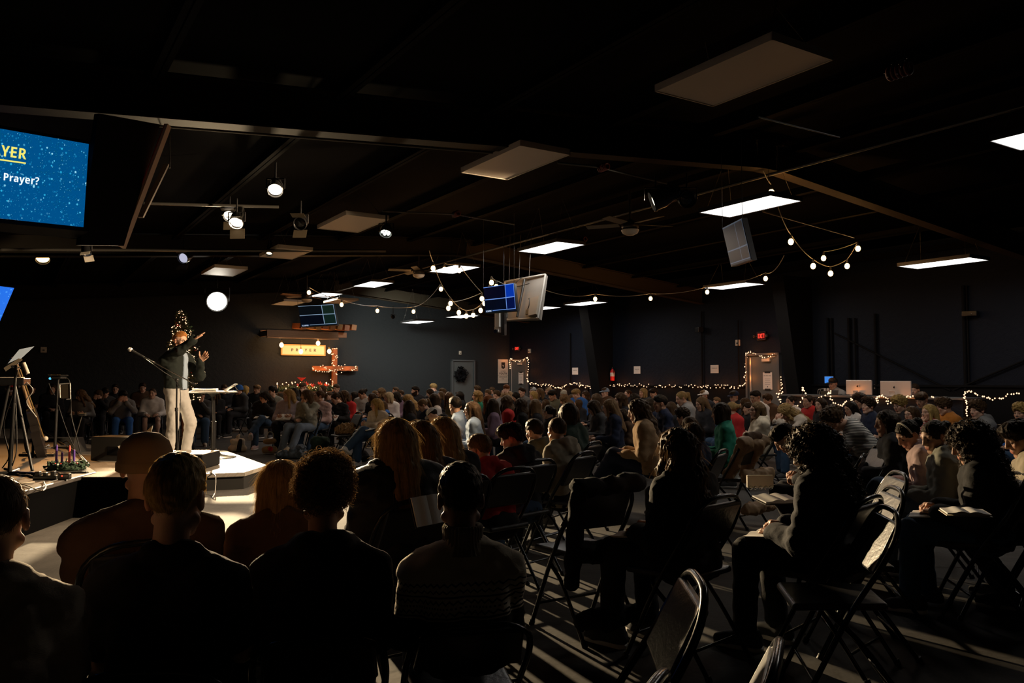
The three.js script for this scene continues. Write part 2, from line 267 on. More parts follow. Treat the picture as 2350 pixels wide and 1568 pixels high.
can('stage_light', 632, 433, 8.9, at(575, 860, 6.6), 'round lit stage lamp high left of the hall', { r: 0.085, len: 0.2, power: 60 * WASH, cone: 0.36, soft: 0.8 });
can('stage_light', 690, 512, 10.6, at(600, 600, 9), 'dark stage can seen edge-on left of the flat unlit panel', { r: 0.085, off: true, doors: true });
can('led_stage_light', 886, 531, 11.2, at(800, 960, 9.6), 'round white lamp of seven small lenses right of the flat panel', { r: 0.085, len: 0.12, dots: true, glow: glow(0.9, 1, 0.85, 9), power: 34 * WASH, color: 0xfff4e0, cone: 0.62, soft: 0.8 });
can('stage_light', 1505, 460, 9.2, V(-4.5, 1.1, -9.6), 'large round lit stage lamp hanging right of the middle', { r: 0.115, len: 0.3, glow: M.lampGlow, power: 200 * WASH, cone: 0.6, soft: 0.5, color: 0xffdcb0 });
can('stage_light', 1576, 456, 9.2, at(1750, 560, 7), 'dark glossy stage can right of the large lit lamp', { r: 0.1, off: true, mat: M.gloss });
can('stage_light', 422, 592, 13.6, at(300, 640, 12), 'small stage lamp under the long pipe, left of the glaring spotlight', { r: 0.09, glow: glow(0.7, 0.7, 0.9, 0.7), doors: true });
can('stage_light', 98, 592, 13.5, at(90, 760, 12.5), 'warm orange stage lamp under the pipe at the far left', { r: 0.11, glow: glow(1, 0.6, 0.2, 7), power: 20 * WASH, color: 0xffb060 });
can('stage_light', 199, 577, 11.4, at(215, 800, 11), 'small white stage lamp at the lower corner of the projection screen', { r: 0.06, glow: glow(1, 0.95, 0.9, 7), doors: true, doorMat: M.cream, power: 8 * WASH });
can('stage_light', 618, 579, 14, at(600, 760, 13), 'small lamp glinting under the long pipe', { r: 0.06, glow: glow(1, 0.8, 0.5, 2) });
// the wall washer of the bare wall
can('wall_lamp', 902, 727, 23.4, onLeft(905, 790), 'small black lamp that washes the bare dark wall', { r: 0.05, len: 0.1, mat: M.black, glow: glow(0.9, 0.95, 0.9, 1), power: 22, color: 0xeef4ec, cone: 0.95, soft: 1, up: 0.3 });

// ---------------------------------------------------------------- pipes and cables under the roof
const pipe = (name, label, pts, r, mat = M.pipe) => tag(obj(name, poly(pts, r), mat), label, 'pipe');
pipe('lighting_pipe', 'long horizontal lighting pipe over the stage', [at(-150, 573, 11.6), at(885, 576, 14.6)], 0.026);
pipe('lighting_pipe', 'long pipe running along the roof ridge to the upper right', [room(-0.5, 4.02, -8.1), room(-24, 4.02, -8.1)], 0.02);
pipe('lighting_pipe', 'thin pipe in front of the upper roof beam', [at(300, 284, 6.6), at(1140, 352, 8.2)], 0.012);
pipe('lighting_pipe', 'pipe that carries the stage cans over the hall', [at(330, 467, 10.2), at(640, 475, 10.6)], 0.02);
pipe('lighting_pipe', 'thin pipe crossing behind the flat unlit panel', [at(878, 485, 11), at(1045, 492, 12), at(1180, 515, 13)], 0.014);
pipe('lighting_pipe', 'pipe behind the red garland reel in the middle roof', [at(1280, 374, 9), at(1370, 383, 9.2), at(1530, 421, 9.8)], 0.014);
pipe('lighting_pipe', 'thin pipe over the dark roof at the upper right', [at(1740, 268, 6), at(1926, 315, 6.8)], 0.008);
pipe('lighting_pipe', 'pipe above the festoon bulbs at the right', [at(1750, 485, 11), at(1960, 545, 13)], 0.014);
// dark red garland reels tied on the pipes, with small glints
function reel(x, y, d, label) { const g = thing('garland_reel', label, 'ornament', at(x, y, d), -YAW, 'dark red reels under the roof'); const t = []; for (let i = 0; i < 5; i++) { const k = new THREE.TorusGeometry(0.035, 0.014, 6, 14); k.rotateY(Math.PI / 2); k.translate(-0.06 + i * 0.03, 0, 0); t.push(k); } obj('garland', t, std(lin(0.12, 0.015, 0.012), 0.5), g); const b = []; for (let i = 0; i < 9; i++) b.push(ball(0.005, rr(-0.08, 0.08), rr(-0.055, 0.055), rr(0.03, 0.05), 6, 4)); const e = obj('glint_beads', b, M.chrome, g); e.userData.kind = 'stuff'; }
reel(1385, 384, 9.2, 'dark red reel on the pipe right of the middle unlit panel'); reel(1047, 491, 12, 'small dark red reel on the pipe left of the middle'); reel(2064, 163, 5, 'dark red reel in the black roof at the upper right'); reel(1338, 550, 13.6, 'tiny red reel beside the middle lit panel');

// ---------------------------------------------------------------- festoon strings with single bulbs
function festoon(name, label, stops, pointLights) {
  const g = thing(name, label, 'string lights', [0, 0, 0]), P = stops.map(([x, y, d]) => at(x, y, d)), cab = [];
  for (let i = 1; i < P.length; i++) cab.push(tube(sag(P[i - 1].clone().add(V(0, 0.1, 0)), P[i].clone().add(V(0, 0.1, 0)), 0.04 * P[i].distanceTo(P[i - 1])), 0.007, 8, 5));
  obj('cable', cab, M.greyCable, g);
  P.forEach((p, i) => { if (stops[i][3]) return; const h = obj('bulb_socket', rod(V(0, 0.03, 0), V(0, 0.1, 0), 0.02, 0.016), M.satin, g, p); const b = obj('bulb', lathe([[0.001, -0.065], [0.028, -0.055], [0.043, -0.022], [0.038, 0.01], [0.022, 0.03], [0.001, 0.036]], 12), M.bulbGlow, h);
    if (pointLights.includes(i)) { const l = new THREE.PointLight(0xffb060, BULB * 2.2, 0, 2); l.position.set(0, -0.01, 0); l.shadow.radius = 1.5; l.castShadow = false; h.add(l); } });
}
festoon('string_lights', 'string of warm bulbs from the ceiling fan past the left hanging screen', [[709, 670, 17], [784, 698, 18], [866, 712, 19], [949, 714, 19], [1012, 662, 16.5]], [0, 1, 2, 3]);
festoon('string_lights', 'looping string of warm bulbs left of the blue screen', [[985, 588, 14, 1], [994, 614, 14.5], [1012, 662, 15, 1], [1034, 695, 15.5], [1053, 716, 15.8], [1070, 724, 16], [1086, 722, 16], [1103, 711, 15.8], [1112, 695, 15.5], [1128, 647, 14.4], [1139, 657, 14.0], [1242, 674, 15.5], [1366, 685, 17.5], [1493, 684, 18], [1623, 669, 17], [1757, 638, 15.5], [1800, 600, 13, 1]], [1, 4, 6, 9, 11, 12, 13, 14, 15]);
festoon('string_lights', 'pair of warm bulbs beside the loop, on a short string', [[1020, 617, 14.8], [1054, 619, 14.9], [1106, 684, 15], [1029, 706, 15.6]], [1]);
festoon('string_lights', 'hanging cluster of warm bulbs at the right under the roof beam', [[1752, 410, 9.8, 1], [1770, 441, 10.2], [1815, 553, 12.2], [1866, 609, 13], [1906, 626, 13.4], [1944, 609, 13.6], [1969, 569, 13.2], [1890, 591, 13.8]], [1, 2, 3, 4, 5, 6]);

// ---------------------------------------------------------------- ceiling fans
function fan(x, y, d, turn, label, mat) {
  const g = thing('ceiling_fan', label, 'ceiling fan', at(x, y, d), turn, 'ceiling fans'), R = 0.135;
  obj('lamp_dome', lathe([[0.001, -0.075], [0.06, -0.07], [0.11, -0.045], [R, 0], [R * 0.95, 0.01], [0.001, 0.01]], 24), std(lin(0.62, 0.55, 0.45), 0.4), g);
  obj('motor', lathe([[0.001, 0.012], [0.11, 0.012], [0.13, 0.05], [0.12, 0.12], [0.05, 0.15], [0.018, 0.17], [0.018, 0.6], [0.001, 0.6]], 20), M.satin, g);
  for (let i = 0; i < 5; i++) { const k = box(0.5, 0.008, 0.13, 0.42, 0, 0); k.rotateX(0.2); k.translate(0, 0.09, 0); k.rotateY(i * Math.PI * 0.4); obj('fan_blade', k, mat, g); }
}
fan(1446, 529, 11.8, 0.25, 'ceiling fan with a pale dome right of the middle', std(lin(0.22, 0.19, 0.14), 0.5));
fan(961, 631, 17.5, 0.9, 'ceiling fan with a pale dome beside the loop of bulbs', std(lin(0.2, 0.17, 0.12), 0.5));
fan(704, 688, 19.5, 0.1, 'ceiling fan with orange wooden blades left of the hall', std(lin(0.45, 0.2, 0.07), 0.5));
// ---------------------------------------------------------------- things on the walls
const wall3 = (name, label, cat, p, turn, group) => thing(name, label, cat, p, turn, group);
function paperOn(x0, x1, y0, y1, label, lines) {
  const a = onRight((x0 + x1) / 2, (y0 + y1) / 2, 0.01), s = Math.hypot(...(() => { const l = onRight(x0, y0), r = onRight(x1, y0); return [l.x - r.x, l.z - r.z]; })()), h = onRight(x0, y0).y - onRight(x0, y1).y;
  const o = obj('paper_notice', box(s, h, 0.002), printed(print(256, 256, (c, w, hh) => { c.fillStyle = '#dcd8d0'; c.fillRect(0, 0, w, hh); c.fillStyle = '#333'; c.textAlign = 'center'; c.font = 'bold 40px sans-serif'; c.fillText(lines[0], w / 2, hh * 0.45); c.font = '24px sans-serif'; if (lines[1]) c.fillText(lines[1], w / 2, hh * 0.65); })));
  o.position.copy(a); o.rotation.y = RTURN; tag(o, label, 'notice');
}
paperOn(1313, 1326.5, 844, 860, 'white paper notice left of the dark wall column', ['FAMILIES', '']);
paperOn(1454.5, 1469.5, 841, 858, 'white paper notice right of the fire extinguisher', ['FAMILIES', 'here']);
paperOn(1630.5, 1649, 838, 856.5, 'white paper notice nearest the right exit door', ['FAMILIES', '']);
function doorNotice(d, x0, x1, y0, y1, label) {
  const a = onRight((x0 + x1) / 2, (y0 + y1) / 2, 0.066), l = onRight(x0, y0, 0.066), r = onRight(x1, y0, 0.066), w = Math.hypot(l.x - r.x, l.z - r.z), h = l.y - onRight(x0, y1, 0.066).y;
  const g = thing('door_notice', label, 'notice', a, RTURN);
  obj('sheet', box(w, h, 0.003), printed(print(256, 420, (c, W, H) => { c.fillStyle = '#e3ded6'; c.fillRect(0, 0, W, H); c.fillStyle = '#222'; c.textAlign = 'center'; c.font = 'bold 34px sans-serif'; c.fillText('DO NOT EXIT', W / 2, H * 0.22, W * 0.84); c.fillStyle = '#999'; for (let i = 0; i < 4; i++) c.fillRect(W * (0.2 + 0.02 * (i % 2)), H * (0.37 + i * 0.105), W * (0.6 - 0.04 * (i % 2)), 12); c.fillStyle = '#333'; c.fillRect(W * 0.46, H * 0.8, 20, 34); })), g);
  for (const s of [-1, 1]) obj('tape', box(w * 0.62, 0.05, 0.003, 0, s * (h / 2 + 0.005), 0.003), M.satin, g);
}
doorNotice(door2, 1190, 1201, 855, 881.5, 'white notice taped to the farther exit door');
doorNotice(door3, 1751, 1772, 855, 894, 'white notice taped to the right exit door');
// youth banner on the left wall next to the corner
{ const l = onLeft(1142.6, 824.8, 0.02), r = onLeft(1166, 824.8, 0.02), b = onLeft(1142.6, 880, 0.02), w = Math.hypot(l.x - r.x, l.z - r.z), h = l.y - b.y, c = l.clone().add(r).multiplyScalar(0.5); c.y = (l.y + b.y) / 2;
  const o = obj('youth_banner', box(w, h, 0.015), printed(print(300, 720, (x, W, H) => { x.fillStyle = '#cfcbbf'; x.fillRect(0, 0, W, H); x.fillStyle = '#16181a'; x.beginPath(); x.moveTo(W * 0.33, H * 0.125); x.lineTo(W * 0.69, H * 0.125); x.lineTo(W * 0.69, H * 0.355); x.lineTo(W * 0.51, H * 0.405); x.lineTo(W * 0.33, H * 0.355); x.fill(); x.fillStyle = '#cfcbbf'; x.textAlign = 'center'; x.font = 'bold 92px sans-serif'; x.fillText('Y', W * 0.51, H * 0.325); x.fillStyle = '#16181a'; x.font = 'bold 38px sans-serif'; x.fillText('LAYMEN', W * 0.5, H * 0.51, W * 0.5); x.font = 'bold 84px sans-serif'; x.fillText('YOUTH', W * 0.5, H * 0.635, W * 0.78); x.fillRect(0, H * 0.675, W, 5); x.font = 'bold 44px sans-serif'; x.fillText('WEDNESDAYS', W * 0.5, H * 0.757, W * 0.76); x.font = 'bold 34px sans-serif'; x.fillText('7 PM', W * 0.47, H * 0.83); x.fillStyle = '#8d8a80'; x.fillRect(0, H * 0.86, W, 4); })));
  o.position.copy(c); o.rotation.y = LTURN; tag(o, 'tall white banner with a dark shield and the word YOUTH', 'banner'); }
// wreath on the dark door
{ const g = thing('wreath', 'dark round wreath hanging on the plain grey door', 'wreath', onLeft(1057, 860, 0.12), LTURN); const t = []; for (let i = 0; i < 160; i++) { const a = rr(0, 6.28), q = rr(0, 6.28), k = new THREE.ConeGeometry(0.02, 0.12, 4); k.rotateX(rr(-1.5, 1.5)); k.rotateZ(rr(0, 6.28)); k.translate(Math.cos(a) * (0.15 + 0.09 * Math.cos(q)), Math.sin(a) * (0.17 + 0.09 * Math.cos(q)), 0.04 + 0.05 * Math.sin(q)); t.push(k); } const core = new THREE.TorusGeometry(0.15, 0.07, 8, 24); core.translate(0, 0, 0.03); t.push(core); const e = obj('greenery', t, M.black, g); e.userData.kind = 'stuff'; obj('hook', ball(0.018, 0, 0.25, 0.08), M.chrome, g); }
// exit signs
function exitSign(x, y, w, h, label, k) {
  const a = onRight(x, y, 0.06), g = thing('exit_sign', label, 'exit sign', a, RTURN);
  obj('housing', box(w + 0.05, h + 0.05, 0.06, 0, 0, -0.02, 0.008), M.satin, g);
  obj('lit_face', box(w, h, 0.004, 0, 0, 0.012), shown(print(256, 128, (c, W, H) => { c.fillStyle = '#1a0203'; c.fillRect(0, 0, W, H); c.fillStyle = '#ff3a2a'; c.textAlign = 'center'; c.font = 'bold 118px sans-serif'; c.fillText('EXIT', W / 2, H * 0.84, W * 0.92); }), k), g);
  const l = new THREE.PointLight(0xff2010, 0.05, 0, 2); l.position.set(0, 0, 0.16); g.add(l);
  for (const s of [-1, 1]) obj('emergency_lamp', [ball(0.045, s * (w / 2 + 0.09), 0.0, 0.03), rod(V(s * (w / 2), 0, -0.01), V(s * (w / 2 + 0.08), 0, 0.01), 0.015)], M.satin, g);
}
exitSign(1186.5, 800, 0.27, 0.13, 'small red EXIT sign over the farther exit door', 2.6);
exitSign(1747, 771, 0.215, 0.165, 'red EXIT sign with two lamps over the right exit door', 2.6);
// small wall boxes
function wallBoxThing(fn, turn, x, y, w, h, label, cat, name = 'wall_switch') { const g = thing(name, label, cat, fn(x, y, 0.025), turn); obj('plate', box(w, h, 0.05, 0, 0, 0, 0.006), M.cream, g); obj('button', box(w * 0.35, h * 0.3, 0.012, 0, -h * 0.1, 0.028), M.frame, g); }
wallBoxThing(onLeft, LTURN, 1056, 810, 0.08, 0.13, 'small white box on the wall above the wreathed door', 'wall box', 'wall_sensor');
wallBoxThing(onRight, RTURN, 1215, 806, 0.14, 0.15, 'pale wall box right of the small exit sign', 'wall box', 'alarm_box');
wallBoxThing(onRight, RTURN, 1693, 787, 0.12, 0.15, 'pale alarm box on the conduit left of the exit sign', 'wall box', 'alarm_box');
wallBoxThing(onRight, RTURN, 2011, 888, 0.09, 0.1, 'white wall socket between the two computers', 'socket', 'wall_socket');
wallBoxThing(onLeft, LTURN, 100, 803, 0.14, 0.15, 'pale wall box at the far left behind the stage', 'wall box', 'wall_sensor');
{ const g = thing('wall_speaker', 'small black speaker on a bracket at the far right wall', 'speaker', onRight(2227, 720, 0.14), RTURN + 0.2); obj('cabinet', box(0.26, 0.1, 0.16, 0, 0, 0, 0.01), M.gloss, g); obj('bracket', rod(V(0, 0, -0.06), V(0, 0, -0.15), 0.02), M.satin, g); obj('tweeter', ball(0.012, 0.04, -0.01, 0.085), M.chrome, g); }
{ const g = thing('wall_speaker', 'small black speaker on the wall above the right paper notice', 'speaker', onRight(1604, 757, 0.12), RTURN - 0.3); obj('cabinet', box(0.2, 0.14, 0.14, 0, 0, 0, 0.01), M.gloss, g); obj('bracket', rod(V(0, 0, -0.05), V(0, 0, -0.13), 0.02), M.satin, g); }
// fire extinguisher
{ const g = thing('fire_extinguisher', 'red fire extinguisher with a white label on the right wall', 'extinguisher', onRight(1405.5, 861, 0.11), RTURN), R = 0.07;
  obj('cylinder', lathe([[0.001, -0.17], [R * 0.9, -0.17], [R, -0.155], [R, 0.1], [R * 0.75, 0.14], [0.025, 0.165], [0.025, 0.19], [0.001, 0.19]], 20), std(lin(0.75, 0.03, 0.03), 0.35), g);
  obj('label', lathe([[R * 1.015, -0.04], [R * 1.015, 0.075]], 20), M.paper, g); obj('valve', [rod(V(0, 0.18, 0), V(0, 0.23, 0), 0.018), rod(V(-0.02, 0.22, 0), V(0.09, 0.27, 0.01), 0.008)], M.chrome, g); obj('hose', tube([V(0.02, 0.21, 0.01), V(0.09, 0.17, 0.04), V(0.085, 0.05, 0.03)], 0.009, 12), M.cable, g); }

// ---------------------------------------------------------------- fairy lights
function garland(label, pts, count, jitter, o = {}) { // pts: world points; a dark wire with many tiny lamps
  const g = thing(o.name ?? 'fairy_lights', label, 'fairy lights', pts[0]); const P = pts.map((p) => p.clone().sub(pts[0]));
  const curve = new THREE.CatmullRomCurve3(P, false, 'centripetal'), geos = [], wire = [];
  for (let i = 0; i < count; i++) { const p = curve.getPoint((i + rr(0.1, 0.9)) / count).add(V(rr(-1, 1) * jitter, rr(-1, 1) * jitter, rr(-0.4, 0.4) * jitter)); const k = new THREE.OctahedronGeometry(o.r ?? 0.016); k.translate(p.x, p.y, p.z); geos.push(k); wire.push(p); }
  obj('wire', tube(wire, 0.006, Math.min(300, count * 2), 4), M.cable, g);
  const b = obj('tiny_lamps', geos, M.fairy, g); b.userData.kind = 'stuff';
  const nl = o.lights ?? 2; for (let i = 0; i < nl; i++) { const l = new THREE.PointLight(0xff9040, (o.power ?? 0.13), 0, 2); l.position.copy(curve.getPoint((i + 0.5) / nl)).add(o.out ?? V(-0.08, 0.05, 0.12)); l.shadow.radius = 3; g.add(l); }
  return g;
}
const R_ = (list, off = 0.1) => list.map(([x, y]) => onRight(x, y, off)), L_ = (list, off = 0.1) => list.map(([x, y]) => onLeft(x, y, off));
garland('fairy lights draped over the frame of the farther exit door', R_([[1171, 848], [1170, 832], [1172, 824], [1179, 827], [1190, 829], [1202, 827], [1210, 821], [1212, 830], [1211, 850], [1210, 872], [1212, 878]]), 44, 0.02, { r: 0.02, lights: 3 });
garland('fairy lights in a swag from the farther exit door along the wall', R_([[1214, 879], [1235, 884], [1262, 884], [1283, 892], [1302, 884]]), 36, 0.04, { r: 0.02, lights: 3 });
garland('short swag of fairy lights below the left paper notice', R_([[1308, 880], [1325, 882], [1340, 888], [1358, 888]]), 22, 0.05, { r: 0.02, lights: 2 });
garland('long row of fairy lights along the wall right of the fire extinguisher', R_([[1393, 883], [1450, 884], [1520, 886], [1600, 887], [1660, 887], [1706, 888]]), 84, 0.045, { r: 0.0165, lights: 6 });
garland('fairy lights around the frame of the right exit door', R_([[1707, 885], [1713, 877], [1709, 866], [1714, 850], [1710, 838], [1714, 824], [1713, 812], [1720, 808], [1734, 812], [1749, 819], [1768, 818], [1786, 807]]), 40, 0.018, { r: 0.0165, lights: 4 });
garland('few fairy lights hanging down the right side of the right exit door', R_([[1791, 864], [1792, 878], [1795, 890], [1784, 899], [1786, 910], [1796, 922]]), 14, 0.02, { r: 0.0165, lights: 1 });
// ---------------------------------------------------------------- prayer corner on the left wall
{ const l = onLeft(644.6, 790, 0.04), r = onLeft(746.5, 792.5, 0.04), b = onLeft(645, 815.5, 0.04), w = Math.hypot(l.x - r.x, l.z - r.z), h = l.y - b.y, c = l.clone().add(r).multiplyScalar(0.5); c.y = l.y - h / 2;
  const g = thing('prayer_sign', 'wide white sign with a wooden frame reading PRAYER', 'sign', c, LTURN), f = 0.035;
  obj('sign_face', box(w - f, h - f, 0.02), printed(print(1024, 256, (x, W, H) => { x.fillStyle = '#e9ddc6'; x.fillRect(0, 0, W, H); x.strokeStyle = '#b9a988'; x.lineWidth = 3; x.strokeRect(26, 26, W - 52, H - 52); x.fillStyle = '#2e2719'; x.textAlign = 'center'; x.font = 'bold 104px sans-serif'; [...'PRAYER'].forEach((k, i) => x.fillText(k, W * (0.245 + i * 0.104), H * 0.64)); }), 0.7), g);
  for (const [x0, x1, y0, y1] of [[-w / 2, w / 2, h / 2 - f, h / 2], [-w / 2, w / 2, -h / 2, -h / 2 + f], [-w / 2, -w / 2 + f, -h / 2, h / 2], [w / 2 - f, w / 2, -h / 2, h / 2]]) obj('frame_rail', span(x0, x1, y0, y1, -0.02, 0.035), std(lin(0.62, 0.36, 0.12), 0.6), g); }
// the wooden canopy above it: a beam with short rafters
{ const A = onLeft(612.5, 763, 0.75), B = onLeft(776, 771, 0.75), c = A.clone().add(B).multiplyScalar(0.5), w = Math.hypot(A.x - B.x, A.z - B.z);
  const g = thing('wooden_canopy', 'brown wooden canopy with short rafters above the prayer sign', 'canopy', c, LTURN);
  obj('front_beam', box(w, 0.2, 0.045, 0, 0, 0, 0.004), M.darkWood, g); obj('front_lip', box(w, 0.035, 0.09, 0, -0.12, 0.01), M.wood, g); obj('wall_ledger', box(w * 1.25, 0.16, 0.04, w * 0.12, 0.05, -0.72), M.darkWood, g);
  for (let i = 0; i < 8; i++) { const x = -w * 0.02 + i * w * 0.104, k = box(0.16, 0.17, 0.95, 0, 0, 0, 0.005); k.rotateZ(-0.12); k.rotateX(0.06); k.translate(x, 0.26 + 0.02 * (i % 2), -0.3); obj('rafter', k, std(lin(0.4, 0.12 + 0.03 * (i % 3), 0.035), 0.6, { map: woodMap }), g); }
  for (const s of [-1, 1]) obj('side_beam', box(0.05, 0.16, 0.75, s * (w / 2 - 0.03), 0, -0.37), M.darkWood, g); }
// four pendant bulbs hanging from the canopy
[[646, 791, 'leftmost pendant bulb at the corner of the prayer sign'], [690.6, 806, 'pendant bulb hanging in front of the letter A'], [730, 787, 'pendant bulb above the right part of the prayer sign'], [755.7, 805.5, 'pendant bulb between the prayer sign and the cross']].forEach(([x, y, label]) => {
  const p = onLeft(x, y, 0.55), top = onLeft(x, 768, 0.62).y - p.y, g = thing('pendant_bulb', label, 'pendant light', p, 0, 'pendant bulbs at the prayer sign');
  obj('cord', rod(V(0, 0.08, 0), V(0, top, 0), 0.006), M.cable, g); obj('socket', rod(V(0, 0.05, 0), V(0, 0.12, 0), 0.022), M.brass, g);
  obj('bulb', lathe([[0.001, -0.095], [0.04, -0.078], [0.066, -0.025], [0.056, 0.025], [0.026, 0.06], [0.001, 0.065]], 14), M.bulbGlow, g);
  const l = new THREE.PointLight(0xffbe7c, 1.0, 0, 2); l.shadow.radius = 2; l.position.y = -0.01; g.add(l); });
// the wooden cross
{ const c = onLeft(767.5, 846, 0.16), top = onLeft(767, 799, 0.16).y, l = onLeft(714, 846, 0.16), r = onLeft(818, 846, 0.16), w = Math.hypot(l.x - r.x, l.z - r.z);
  const g = thing('wooden_cross', 'tall brown wooden cross wound with fairy lights', 'cross', V(c.x, 0, c.z), LTURN), W2 = std(lin(0.34, 0.12, 0.03), 0.6, { map: woodMap });
  obj('upright', box(0.15, top, 0.12, 0, top / 2, 0, 0.006), W2, g); obj('crossbar', box(w, 0.15, 0.1, 0.02, c.y, 0.02, 0.006), W2, g);
  garland('fairy lights winding round the wooden cross', L_([[773, 798], [764, 801], [763, 812], [771, 815], [772, 823], [763, 831], [766, 836], [776, 837], [791, 840], [775, 848], [765, 852], [752, 850], [744, 841], [738, 841]], 0.3), 34, 0.05, { r: 0.019, lights: 3 });
  garland('fairy lights sagging under the left arm of the cross', L_([[714, 844], [722, 849], [733, 853], [752, 852], [762, 850]], 0.3), 13, 0.02, { r: 0.019, lights: 1 });
  garland('fairy lights under the right arm of the cross', L_([[770, 858], [773, 859], [805, 849], [812, 850], [817, 844], [816, 840]], 0.3), 9, 0.02, { r: 0.019, lights: 1 });
  garland('fairy lights at the foot of the cross behind the crowd', L_([[760, 872], [765, 874], [762, 885], [757, 895], [770, 894]], 0.3), 8, 0.03, { r: 0.019, lights: 1 }); }
// garland with poinsettias and candles on a ledge behind the crowd
garland('fairy lights among the red poinsettia garland below the prayer sign', L_([[650, 888], [668, 884], [690, 889], [705, 887], [725, 893], [745, 886], [760, 890]], 0.45), 46, 0.12, { r: 0.022, lights: 4, power: 0.3 });
{ const p = onLeft(705, 893, 0.42), g = thing('poinsettia_garland', 'green garland with red poinsettia flowers on a ledge below the prayer sign', 'garland', p, LTURN), t = [];
  obj('ledge', box(1.9, 0.05, 0.3, 0, -0.1, 0), M.darkWood, g); for (const s of [-0.9, 0.9]) obj('ledge_leg', span(s - 0.03, s + 0.03, -p.y, -0.12, -0.05, 0.05), M.darkWood, g);
  for (let i = 0; i < 150; i++) { const k = new THREE.ConeGeometry(0.03, 0.16, 4); k.rotateZ(rr(-1.6, 1.6)); k.rotateX(rr(-1, 1)); k.translate(rr(-0.9, 0.9), rr(-0.05, 0.1), rr(-0.12, 0.14)); t.push(k); } const e = obj('greenery', t, M.green, g); e.userData.kind = 'stuff';
  for (let i = 0; i < 5; i++) { const q = []; for (let j = 0; j < 7; j++) { const k = new THREE.ConeGeometry(0.035, 0.12, 4); k.translate(0, 0.05, 0); k.rotateX(1.1); k.rotateY(j * 0.9); q.push(k); } const f = obj('poinsettia', q, M.red, g, V(-0.3 + i * 0.22, 0.1 + 0.05 * (i % 2), 0.1)); f.rotation.x = 0.6; }
  const pot = obj('flower_stem', rod(V(-0.15, 0, 0), V(-0.18, 0.28, 0), 0.012), M.green, g); const q = []; for (let j = 0; j < 9; j++) { const k = new THREE.ConeGeometry(0.05, 0.16, 4); k.translate(0, 0.07, 0); k.rotateX(1.2); k.rotateY(j * 0.7); k.translate(-0.18, 0.3, 0); q.push(k); } obj('tall_poinsettia', q, M.red, g); }
for (const [x, y, label] of [[636, 882, 'lit pale candle left of the poinsettia garland'], [749.5, 881, 'lit pale candle right of the poinsettia garland']]) { const p = onLeft(x, y, 0.5), g = thing('candle', label, 'candle', p, 0, 'pale candles of the prayer corner'); obj('wax', rod(V(0, -0.3, 0), V(0, -0.02, 0), 0.025), M.cream, g); obj('flame', lathe([[0.001, -0.02], [0.014, 0], [0.009, 0.03], [0.001, 0.06]], 8), M.bulbGlow, g); obj('candle_stick', [rod(V(0, -p.y, 0), V(0, -0.3, 0), 0.012), rod(V(0, -p.y, 0), V(0, -p.y + 0.02, 0), 0.1)], M.brass, g); const l = new THREE.PointLight(0xff9a40, 0.15); l.position.y = 0.02; g.add(l); }
// slim Christmas tree behind the speaker
{ const D = 15.8, base = at(424, 872, D); base.y = 0; const H = at(413, 709, D).y, Y0 = 1.02, g = thing('christmas_tree', 'slim tall Christmas tree with warm lights behind the speaker', 'tree', base, 0.0), t = [], b = [], prof = (u) => (0.29 * Math.pow(Math.min(1, (1 - u) * 2.2), 0.7) + 0.01) * (0.86 + 0.14 * Math.sin(u * 34)), ax = (u) => (-0.1) * u;
  obj('trunk', rod(V(0, 0.3, 0), V(-0.1, H * 0.98, 0), 0.04, 0.01), M.darkWood, g); obj('tree_stand', lathe([[0.001, 0], [0.22, 0], [0.2, 0.3], [0.001, 0.32]], 20), M.satin, g);
  for (let i = 0; i < 2400; i++) { const u = Math.pow(rnd(), 1.2), y = Y0 + u * (H - Y0 - 0.03), R = prof(u), a = rr(0, 6.283), q = Math.sqrt(rnd()) * R, k = new THREE.ConeGeometry(0.011, rr(0.07, 0.13), 3, 1, true); k.rotateZ(1.9); k.rotateY(-a + rr(-0.5, 0.5)); k.translate(Math.cos(a) * q + ax(u), y, Math.sin(a) * q); t.push(k); }
  const f = obj('needles', t, std(lin(0.025, 0.045, 0.025), 0.8), g); f.userData.kind = 'stuff';
  for (let i = 0; i < 250; i++) { const u = Math.pow(rnd(), 1.15), y = Y0 + u * (H - Y0 - 0.02), R = prof(u) * rr(0.85, 1.1), a = rr(0, 6.283), k = new THREE.OctahedronGeometry(rr(0.009, 0.014)); k.translate(Math.cos(a) * R + ax(u), y, Math.sin(a) * R); b.push(k); }
  const e = obj('tiny_lamps', b, M.fairy, g); e.userData.kind = 'stuff'; for (const y of [1.2, 1.8, 2.4]) { const l = new THREE.PointLight(0xff9a48, 0.2); l.position.set(0.05, y, 0.5); l.shadow.radius = 4; g.add(l); }
  for (let i = 0; i < 16; i++) { const u = rnd(), a = rr(0, 6.28); obj('red_bauble', ball(0.028, Math.cos(a) * prof(u) + ax(u), Y0 + u * (H - Y0 - 0.1), Math.sin(a) * prof(u), 8, 6), M.red, g); } }

